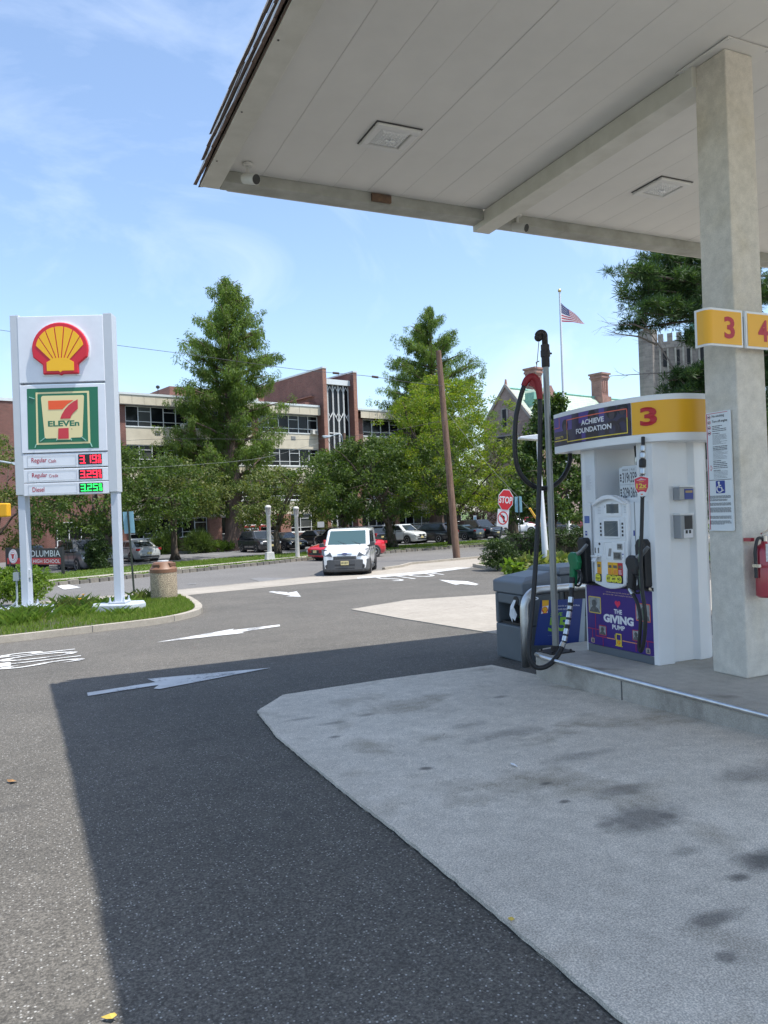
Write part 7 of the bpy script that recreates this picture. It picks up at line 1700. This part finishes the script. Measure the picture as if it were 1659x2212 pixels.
b = MB(); b.lathe([(rb * .42, ht), (rb * .42, ht + .025), (rb * .3, ht + .03)], 16); b.build('lid_knob', mat('knob_grey', (.55, .56, .55), .5), bin_)
TEAL = mat('sign_back_blue', (.22, .42, .52), .45, var=.05); POSTD = mat('dark_green_post', (.035, .045, .035), .5, .4)
def lean_post(nm, label, cat, px_top, px_bot, off, r=.03, group=None, at_d=None):
    p = at(*px_bot, at_d) if at_d else gnd2(*px_bot, off); D = (p - CAM).dot(FW); t = at(*px_top, D); o = thing(nm, label, cat, p, group=group)
    b = MB(); v = t - p; b.tube([-v.normalized() * (1.0 if at_d else .15), v], r, 6); b.build('post', POSTD, o); return o, p, t, D
face_rz = math.atan2(RT.y, RT.x)
o, p, t, D = lean_post('parking_sign', 'pale blue blank back of a sign on a leaning dark post by the litter bin', 'sign', (276, 1104), (290, 1284), .11)
def plate_px(o, p, D, px, m, nm='sign_plate', off=-.04, t=.006):
    P = [at(x, y, D) - p for x, y in px]; n = -FW * .04; b = MB(); k = len(P)
    b.add([q + FW * .035 for q in P] + [q + FW * .042 for q in P], [tuple(range(k)), tuple(range(2 * k - 1, k - 1, -1))] + [(i, k + i, k + (i + 1) % k, (i + 1) % k) for i in range(k)]); return b.build(nm, m, o)
plate_px(o, p, D, [(264, 1106), (287, 1104.5), (291, 1151), (268, 1153)], TEAL)
o, p, t, D = lean_post('parking_sign', 'two narrow blue sign backs on a dark post right of the stop sign', 'sign', (1120, 1072), (1125, 1180), .1, at_d=39)
plate_px(o, p, D, [(1112, 1073), (1119, 1073), (1119.5, 1107), (1113, 1106)], TEAL); plate_px(o, p, D, [(1121, 1072), (1127, 1072.5), (1128.5, 1106), (1122, 1107)], TEAL)
o, p, t, D = lean_post('stop_sign', 'red octagonal stop sign over a no left turn plate on a leaning green post', 'sign', (1086, 1122), (1077, 1185), .0, at_d=33.2)
p2 = at(1076, 1212, D + .2)
c = at(1092, 1080, D); kx = D / FPX; tilt = .12
def sgn(nm, pts, m, off, c=c):
    """flat figure in the leaning plane of the sign, coordinates in photograph-sized steps about its centre"""
    X = RT * math.cos(tilt) + UPV * -math.sin(tilt); Zv = UPV * math.cos(tilt) + RT * math.sin(tilt); b = MB(); P = [(c - p) + (X * x + Zv * z_) * kx for x, z_ in pts]; k = len(P)
    b.add([q - FW * off for q in P] + [q - FW * (off - .006) for q in P], [tuple(range(k)), tuple(range(2 * k - 1, k - 1, -1))] + [(i, k + i, k + (i + 1) % k, (i + 1) % k) for i in range(k)]); return b.build(nm, m, o)
def octo(r_): return [(r_ * .93 * math.cos(R(22.5 + 45 * i)), r_ * 1.32 * math.sin(R(22.5 + 45 * i))) for i in range(8)]
SW2 = mat('sheet_white', (.74, .74, .74), .45); SR2 = mat('sheet_red', (.62, .02, .03), .4)
sgn('octagon_border', octo(18.6), SW2, .04); sgn('octagon', octo(17.2), SR2, .046)
def sgn_text(t_, x0, x1, z0, z1, m, off, c, bold=.03):
    X = RT * math.cos(tilt) + UPV * -math.sin(tilt); Zv = UPV * math.cos(tilt) + RT * math.sin(tilt); v, f, a, b_, cc, d = text_geo(t_, bold); b = MB()
    b.add([(c - p) + (X * (x0 + (x1 - x0) * (q.x - a) / (b_ - a)) + Zv * (z0 + (z1 - z0) * (q.y - cc) / (d - cc))) * kx - FW * off for q in v], f); return b.build('lettering', m, o)
sgn_text('STOP', -14, 14, -7.5, 7.5, SW2, .049, c)
c3 = at(1086, 1119, D)
sq = lambda h, w: [(-w, -h), (w, -h), (w, h), (-w, h)]
sgn('plate_border', sq(19.5, 13.0), PBLK, .03, c3); sgn('plate', sq(18.8, 12.3), SW2, .034, c3)
def ringp(r0, r1, n=24): return r0, r1
X = RT * math.cos(tilt) + UPV * -math.sin(tilt); Zv = UPV * math.cos(tilt) + RT * math.sin(tilt); b = MB(); n = 26
V = [(c3 - p) + (X * r_ * math.cos(2 * math.pi * i / n) + Zv * (r_ * 1.28 * math.sin(2 * math.pi * i / n))) * kx - FW * .037 for r_ in (11.3, 9.3) for i in range(n)]
b.add(V, [(i, (i + 1) % n, n + (i + 1) % n, n + i) for i in range(n)]); b.add([(c3 - p) + (X * x + Zv * z_) * kx - FW * .038 for x, z_ in ((-7.4, 7.6), (-5.4, 9.6), (7.4, -7.6), (5.4, -9.6))], [(0, 3, 2, 1)]); b.build('prohibition_ring', SR2, o)
sgn('arrow', [(1.0, -8.5), (4.2, -8.5), (4.2, 1.5), (2.5, 5), (-1.5, 5.8), (-1.2, 8.2), (-6.5, 4), (-2.5, .6), (-2.0, 2.8), (.4, 2.2), (1.0, 0)], PBLK, .0365, c3)

# ================================================================== UTILITY POLE, LAMPS, WIRES
WOOD = mat('weathered_wood', (.23, .145, .10), .9, c2=(.10, .055, .038), sc_=3.5, bump=.7, bs=12., stretch=(5, 5, .35))
ub = gnd(987, 1209); UD = (ub - CAM).dot(FW); ut = at(947, 758, UD + .6)
up = thing('utility_pole', 'leaning weathered wooden utility pole at the kerb', 'utility pole', ub); v = ut - ub; vd = v.normalized()
b = MB(); b.tube([-vd * .3, v * .3, v * .7, v], [.185, .17, .15, .135], 14); b.build('pole', WOOD, up, smooth=True, sm_angle=50)
b = MB(); 
for f in (.78, .3): c_ = v * f; b.tube([c_ + RT * -.16, c_ + RT * .16], .02, 6)
b.build('bolt', RUST, up)
WIRE = mat('wire', (.06, .06, .065), .6)
def wire(label, pts, r, sag=0., ins=(), name='overhead_wire', m=WIRE):
    P = smooth_path(pts, 8); o = thing(name, label, 'wire', P[0]); b = MB(); b.tube([q - P[0] for q in P], r, 5); b.build('cable', m, o)
    for q in ins:
        i = q; d = (P[min(i + 1, len(P) - 1)] - P[i - 1]).normalized(); b = MB(); b.tube([P[i] - P[0] - d * .18, P[i] - P[0] - d * .16, P[i] - P[0] + d * .16, P[i] - P[0] + d * .18], [.02, .06, .06, .02], 8); b.build('insulator', mat('insulator_brown', (.09, .06, .05), .3), o)
wire('upper span wire with two insulators crossing the sky to the utility pole', [at(-160, 690, 44), at(0, 713, 43), at(250, 745.5, 41.5), at(410, 766, 40.5), at(610, 794, 39.4), at(714, 805, 38.8), at(800, 813, 38.2), at(880, 825, 37.6), at(957, 834, 36.6)], .013, ins=(41, 49))
wire('thin lower wire crossing in front of the school windows', [at(-120, 985, 44), at(250, 953, 42), at(440, 948, 41), at(640, 950, 39), at(800, 938, 37.5), at(970, 906, 36.4)], .008)
wire('thin service wire dipping behind the redwood', [at(250, 1012, 42), at(400, 1005, 41), at(560, 990, 39), at(690, 957, 38)], .007, m=mat('pale_wire', (.3, .3, .28), .6))
gp_ = gnd(1184, 1154)
ga = at(1182, 1150, 38)
wire('guy wire slanting from the utility pole to its yellow guard', [at(968, 893, 36.4), at(1060, 1010, 36.9), at(1147, 1104, 37.5), at(1181, 1156, 38)], .009, name='guy_wire', m=mat('pale_wire', (.3, .3, .28), .6))
wire('second slack wire running from the pole toward the stop sign', [at(958, 840, 36.5), at(1000, 905, 37), at(1050, 965, 38), at(1090, 1040, 40)], .006, m=mat('pale_wire', (.3, .3, .28), .6))
gg = at(1182, 1156, 38); a_ = at(1144, 1098, 37.6); o = thing('guy_guard', 'yellow tube over the guy wire behind the hose pole', 'guy guard', gg); b = MB(); b.tube([Vector((0, 0, 0)), a_ - gg], .055, 10); b.build('tube', mat('guard_yellow', (.75, .42, .02), .5), o)
b = MB(); b.tube([Vector((0, 0, .05)), Vector((.05, 0, -(gg.z - g(gg.y)) - .1))], .02, 6); b.build('anchor_rod', RUST, o)
# second wooden pole behind the steel one
q = gnd(1198, 1146); D = 62; p0 = at(1198, 1150, D); o = thing('utility_pole', 'distant brown wooden pole seen just right of the steel hose pole', 'utility pole', (p0.x, p0.y, g(p0.y))); b = MB(); b.tube([(0, 0, -.2), (-.25, 0, 8.2)], [.17, .12], 10); b.build('pole', WOOD, o)
# white lamp post behind the bin
lp = gnd2(1180, 1222, .1); LD = (lp - CAM).dot(FW); lt = at(1161, 946, LD); o = thing('lamp_post', 'white tapered lamp post with a flat box head above the hedge', 'lamp post', lp)
WP = mat('lamp_white', (.72, .74, .76), .45); b = MB(); b.tube([(0, 0, -.1), lt - lp], [.135, .05], 12); b.build('post', WP, o, smooth=True, sm_angle=60)
b = MB(); b.M = Matrix.Translation(lt - lp) @ Matrix.Rotation(face_rz, 4, 'Z'); b.add([(-.72, -.25, -.02), (.08, -.25, -.10), (.08, .25, -.10), (-.72, .25, -.02), (-.70, -.25, .06), (.0, -.25, .12), (.0, .25, .12), (-.70, .25, .06)], [(3, 2, 1, 0), (4, 5, 6, 7), (0, 1, 5, 4), (1, 2, 6, 5), (2, 3, 7, 6), (3, 0, 4, 7)]); b.build('lamp_head', WP, o, bevel=.02)
# cobra head street lamp on its own pole
def cobra(label, px_pole, y_top, D, px_head, y_head, pole=True):
    t = at(px_pole, y_top, D); o = thing('street_lamp', label, 'street lamp', (t.x, t.y, g(t.y)), group='cobra head street lamps'); z_ = lambda P: P - Vector((t.x, t.y, g(t.y)))
    if pole: b = MB(); b.tube([(0, 0, -.2), z_(t)], [.16, .13], 10); b.build('pole', WOOD, o)
    h = at(px_head, y_head, D); a = at(px_pole - 2 if px_head < px_pole else px_pole, y_head + 14, D); m_ = at((px_pole + px_head) / 2 + 6, y_head - 4, D)
    GAL = mat('lamp_grey', (.45, .50, .52), .4, .3); b = MB(); b.tube(smooth_path([z_(a), z_(m_), z_(h)], 6), .05, 8); b.build('arm', GAL, o, smooth=True)
    b = MB(); d = (h - m_).normalized(); b.M = Matrix.Translation(z_(h)) @ Matrix.Rotation(math.atan2(d.y, d.x), 4, 'Z'); b.add([(-.1, -.09, .06), (.75, -.17, .06), (.82, 0, .04), (.75, .17, .06), (-.1, .09, .06), (-.05, -.07, -.02), (.15, -.17, -.10), (.6, -.17, -.14), (.8, 0, -.04), (.6, .17, -.14), (.15, .17, -.10), (-.05, .07, -.02)], [(0, 5, 6), (0, 6, 7, 1), (1, 7, 8, 2), (2, 8, 9, 3), (3, 9, 10, 4), (4, 10, 11), (0, 4, 11, 5), (0, 1, 2, 3, 4), (5, 11, 10, 6), (6, 10, 9, 7), (7, 9, 8)]); b.build('lamp_head', GAL, o, bevel=.02)
cobra('grey cobra head street lamp on a wooden pole before the stair tower', 743, 936, 63, 716, 942)
cobra('grey cobra head street lamp at the frame edge beside the price sign', -70, 940, 40, 28, 1001)
# grey concrete post lights on the verge
GCM = ground_mat('post_concrete', (.46, .45, .42), (.56, .55, .52), (1, 1, 1), .06, fine=90., patch=1.)
def post_light(px_b, py_b, y_top, label, block):
    p = gnd2(px_b, py_b, .1); D = (p - CAM).dot(FW); h = (py_b - y_top) / FPX * D; o = thing('post_light', label, 'post light', (p.x, p.y, g(p.y) + .10), group='grey post lights on the verge'); z0 = .0
    if block: b = MB(); b.prism([(-.26, -.24), (.26, -.24), (.26, .24), (-.26, .24)], -.05, .46, taper=.82); b.build('block', GCM, o, bevel=.02); z0 = .44
    b = MB(); b.lathe([(.13, z0 - .05), (.112, h - .62), (.128, h - .60), (.128, h - .56)], 18); b.build('shaft', GCM, o, smooth=True, sm_angle=40)
    b = MB()
    for k in range(12): a = 2 * math.pi * k / 12; b.tube([(.11 * math.cos(a), .11 * math.sin(a), h - .57), (.16 * math.cos(a), .16 * math.sin(a), h - .12)], .02, 4)
    b.build('louvre', GCM, o); b = MB(); b.lathe([(.09, h - .56), (.10, h - .14)], 12); b.build('lamp', PBLK, o)
    b = MB(); b.lathe([(.18, h - .14), (.18, h - .10), (.13, h - .03), (.04, h)], 18); b.build('cap', GCM, o, smooth=True, sm_angle=40)
post_light(583, 1210, 1091, 'grey concrete post light standing on a square block', True); post_light(643, 1204, 1094, 'grey concrete post light without a block beside the red car', False)
# yellow signal housing cut by the frame edge
D = 20; p = at(-40, 1100, D); o = thing('pedestrian_signal', 'yellow signal housing cut by the frame edge left of the price sign', 'signal', (p.x, p.y, g(p.y)), face_rz); zc = at(8, 1102, D).z - g(p.y); u1 = 60 / FPX * D; SY = mat('signal_yellow', (.80, .40, .01), .45)
b = MB(); b.tube([(0, 0, -.1), (0, 0, zc + 1.0)], .06, 12); b.build('pole', mat('signal_pole', (.35, .36, .35), .45, .5), o); b = MB(); b.box(u1 - .52, u1, -.11, .11, zc - .18, zc + .18); b.build('housing', SY, o, bevel=.035, seg=3)
b = MB(); b.ball((u1 - .38, 0, zc + .24), .07, 10); b.ball((u1 - .38, 0, zc - .23), .06, 10); b.tube([(0, 0, zc + .24), (u1 - .38, 0, zc + .24)], .025, 8); b.tube([(0, 0, zc - .23), (u1 - .38, 0, zc - .23)], .025, 8); b.build('bracket', mat('bracket_pink', (.45, .36, .33), .5, .2), o)
# school name board on the verge
nb0, nb1 = gnd2(12, 1245, .1), gnd2(136, 1241, .1)
nb0 = at(14, 1245, 40.5); NPl = Plane((nb1.x, nb1.y, g(nb1.y) + .1), (nb1 - at(12, 1240, 39.8))); o = thing('school_name_board', 'black and red school name board on dark posts across the street', 'sign', NPl.o, NPl.rz())
(ua, za), (ub_, zb2) = NPl.uv(15, 1190), NPl.uv(133, 1220); zt = NPl.uv(133, 1184)[1]
BLK = mat('board_black', (.02, .02, .022), .45); RDB = mat('board_red', (.50, .025, .03), .45)
b = MB(); b.box(ua, 0, -.05, .05, zb2, zt); b.build('board', BLK, o); b = MB(); b.box(ua + .02, -.05, -.058, -.0505, zb2 + .03, zb2 + (zt - zb2) * .42); b.build('red_band', RDB, o)
for u in (-.04, ua + .25, ua - .05):
    b = MB(); b.box(u, u + .12, -.06, .06, -.1, zt + .06); b.build('post', BLK, o)
wb = -ua
b = MB(); b.text('COLUMBIA', ua + wb * .36, -.08, zb2 + (zt - zb2) * .50, zb2 + (zt - zb2) * .88, -.053, .0); b.text('HIGH SCHOOL', ua + wb * .50, -.10, zb2 + (zt - zb2) * .11, zb2 + (zt - zb2) * .33, -.061, .01); b.build('lettering', SW2, o)
cc = (ua + wb * .135, (zb2 + zt) / 2 + .02); rd = (zt - zb2) * .44
def disc(nm, r_, m, y): b = MB(); b.M = Matrix.Translation((cc[0], y, cc[1])) @ Matrix.Rotation(math.pi / 2, 4, 'X'); b.lathe([(r_, -.002), (r_, .004)], 26); return b.build(nm, m, o)
disc('crest', rd, SW2, -.062); disc('crest_ring', rd * .88, RDB, -.067); disc('crest_ring', rd * .84, SW2, -.072); disc('crest_ring', rd * .62, RDB, -.077); disc('crest_ring', rd * .56, SW2, -.082)
b = MB(); b.plate([(cc[0] + x * rd, cc[1] + z_ * rd) for x, z_ in ((0, -.42), (.2, -.28), (.26, .1), (.42, .28), (.26, .34), (-.26, .34), (-.42, .28), (-.26, .1), (-.2, -.28))], -.092, -.088); b.plate([(cc[0] + x * rd, cc[1] + z_ * rd) for x, z_ in ((0, -.22), (.14, -.1), (.16, .1), (-.16, .1), (-.14, -.1))], -.096, -.0925); b.build('crest_shield', RDB, o)
# flag on its pole
FD = 66; fb = at(1226, 1106, FD); ft = at(1217, 631, FD); o = thing('flagpole', 'tall white flagpole with a gold ball rising above the hall roof', 'flagpole', (fb.x, fb.y, g(fb.y))); base = Vector((fb.x, fb.y, g(fb.y)))
tp_ = Vector((0, 0, ft.z - base.z)); b = MB(); b.tube([(0, 0, -.2), tp_], [.17, .075], 12); b.build('pole', mat('pole_white', (.66, .68, .72), .4), o, smooth=True, sm_angle=60); b = MB(); b.ball(tp_ + Vector((0, 0, .14)), .16, 12); b.build('finial', mat('gold_ball', (.65, .48, .22), .3, .8), o)
fl_ = thing('flag', 'stars and stripes flag drooping from the flagpole', 'flag', base + tp_)
A0 = Vector((0, 0, (at(1217, 652, FD) - at(1217, 631, FD)).z)); hF = 33 / FPX * FD * 1.28; LF = 2.9
FLR, FLW, FLB = mat('flag_red', (.45, .03, .06), .7), mat('flag_white', (.74, .72, .74), .7), mat('flag_blue', (.03, .045, .16), .7)
def fpt(s_, t):   # s along the fly, t down the hoist; the cloth hangs in a slant with soft folds
    x = s_ * LF * (.62 + .10 * t); z_ = -t * hF * (1 - .70 * s_) - s_ * (1.62 - .0) * (1 - .12 * t); y = .16 * math.sin(s_ * 7 + t * 1.5) * s_ ** .5
    return A0 + RT * x + FW * y + UPV * z_
b = MB(); NS, NTt = 20, 26
V = [fpt(i / NS, j / NTt) for j in range(NTt + 1) for i in range(NS + 1)]
F = []; mi = []
b.v = [v_ for v_ in V]
for j in range(NTt):
    for i in range(NS):
        b.f.append((j * (NS + 1) + i, (j + 1) * (NS + 1) + i, (j + 1) * (NS + 1) + i + 1, j * (NS + 1) + i + 1)); st = j // 2
        b.m.append(2 if (st < 7 and i < NS * .4) else (0 if st % 2 == 0 else 1))
cl_ = b.build('cloth', [FLR, FLW, FLB], fl_, smooth=True)
b = MB()
for r_ in range(9):
    for c_ in range(6 if r_ % 2 == 0 else 5):
        s0 = (.035 if r_ % 2 == 0 else .065) + c_ * .062; t0 = .03 + r_ * .055; q_ = [fpt(s0 + .012 * math.cos(R(90 + 72 * k)), t0 + .018 * math.sin(R(90 + 72 * k))) - FW * .012 for k in range(5)]; b.add(q_, [(0, 1, 2, 3, 4)])
b.build('star', FLW, cl_)
# small plates in the car park
for px_, py_, D, lab in ((693, 1133, 68, 'small white sign on a thin post behind the black sedan'), (1026, 1124, 78, 'narrow blue and white sign on a post among the parked cars')):
    p = at(px_, py_, D); o = thing('small_sign', lab, 'sign', (p.x, p.y, g(p.y)), face_rz); h = p.z - g(p.y); b = MB(); b.tube([(0, 0, -.1), (0, 0, h)], .03, 6); b.build('post', POSTD, o); b = MB(); b.box(-.30 if D == 68 else -.16, .30 if D == 68 else .16, -.05, -.03, h - .25, h + .25 + (.25 if D > 70 else 0)); b.build('sign_plate', SW2, o)
    if D > 70: b = MB(); b.box(-.1, .1, -.06, -.051, h + .1, h + .35); b.build('symbol', TEAL, o)
# litter on the asphalt and slab
def bit(name, px, py, m, s_, seed, label, off=.004, cat='litter'):
    rr = random.Random(seed); p = gnd(px, py); n = 6; P = [(s_ * rr.uniform(.6, 1.2) * math.cos(2 * math.pi * k / n), s_ * .6 * rr.uniform(.6, 1.2) * math.sin(2 * math.pi * k / n)) for k in range(n)]
    b = MB(); b.add([(x, y, rr.uniform(.0, .012)) for x, y in P] + [(0, 0, .016)], [(k, (k + 1) % n, n) for k in range(n)]); o = b.build(name, m); o.location = (p.x, p.y, p.z + off); o.rotation_euler = (0, 0, rr.uniform(0, 6)); tag(o, label, cat)
LFB = mat('dry_leaf', (.30, .16, .06), .8, var=.3, sc_=30.); LFY = mat('yellow_leaf', (.60, .42, .08), .8)
bit('dry_leaf', 26, 1690, LFB, .05, 1, 'single dry brown leaf on the sunlit asphalt at the frame edge', cat='leaf'); bit('dry_leaf', 237, 2203, LFY, .025, 2, 'tiny yellow leaf at the bottom of the picture near the shadow edge', cat='leaf'); bit('dry_leaf', 1106, 2000, LFY, .02, 3, 'tiny yellow leaf on the slab edge', .02, cat='leaf'); bit('paper_scrap', 1112, 1662, TXW, .035, 4, 'small white scrap of paper on the concrete slab', .02)
bit('dry_leaf', 395, 1336, LFB, .09, 5, 'brown leaf in the gutter by the rounded kerb', cat='leaf'); bit('dry_leaf', 402, 1333, LFB, .08, 6, 'second brown leaf in the gutter, nearer the litter bin', cat='leaf'); bit('dry_leaf', 112, 1375, mat('dark_scrap', (.03, .03, .03), .8), .08, 7, 'small black scrap on the asphalt before the planted kerb', cat='scrap')
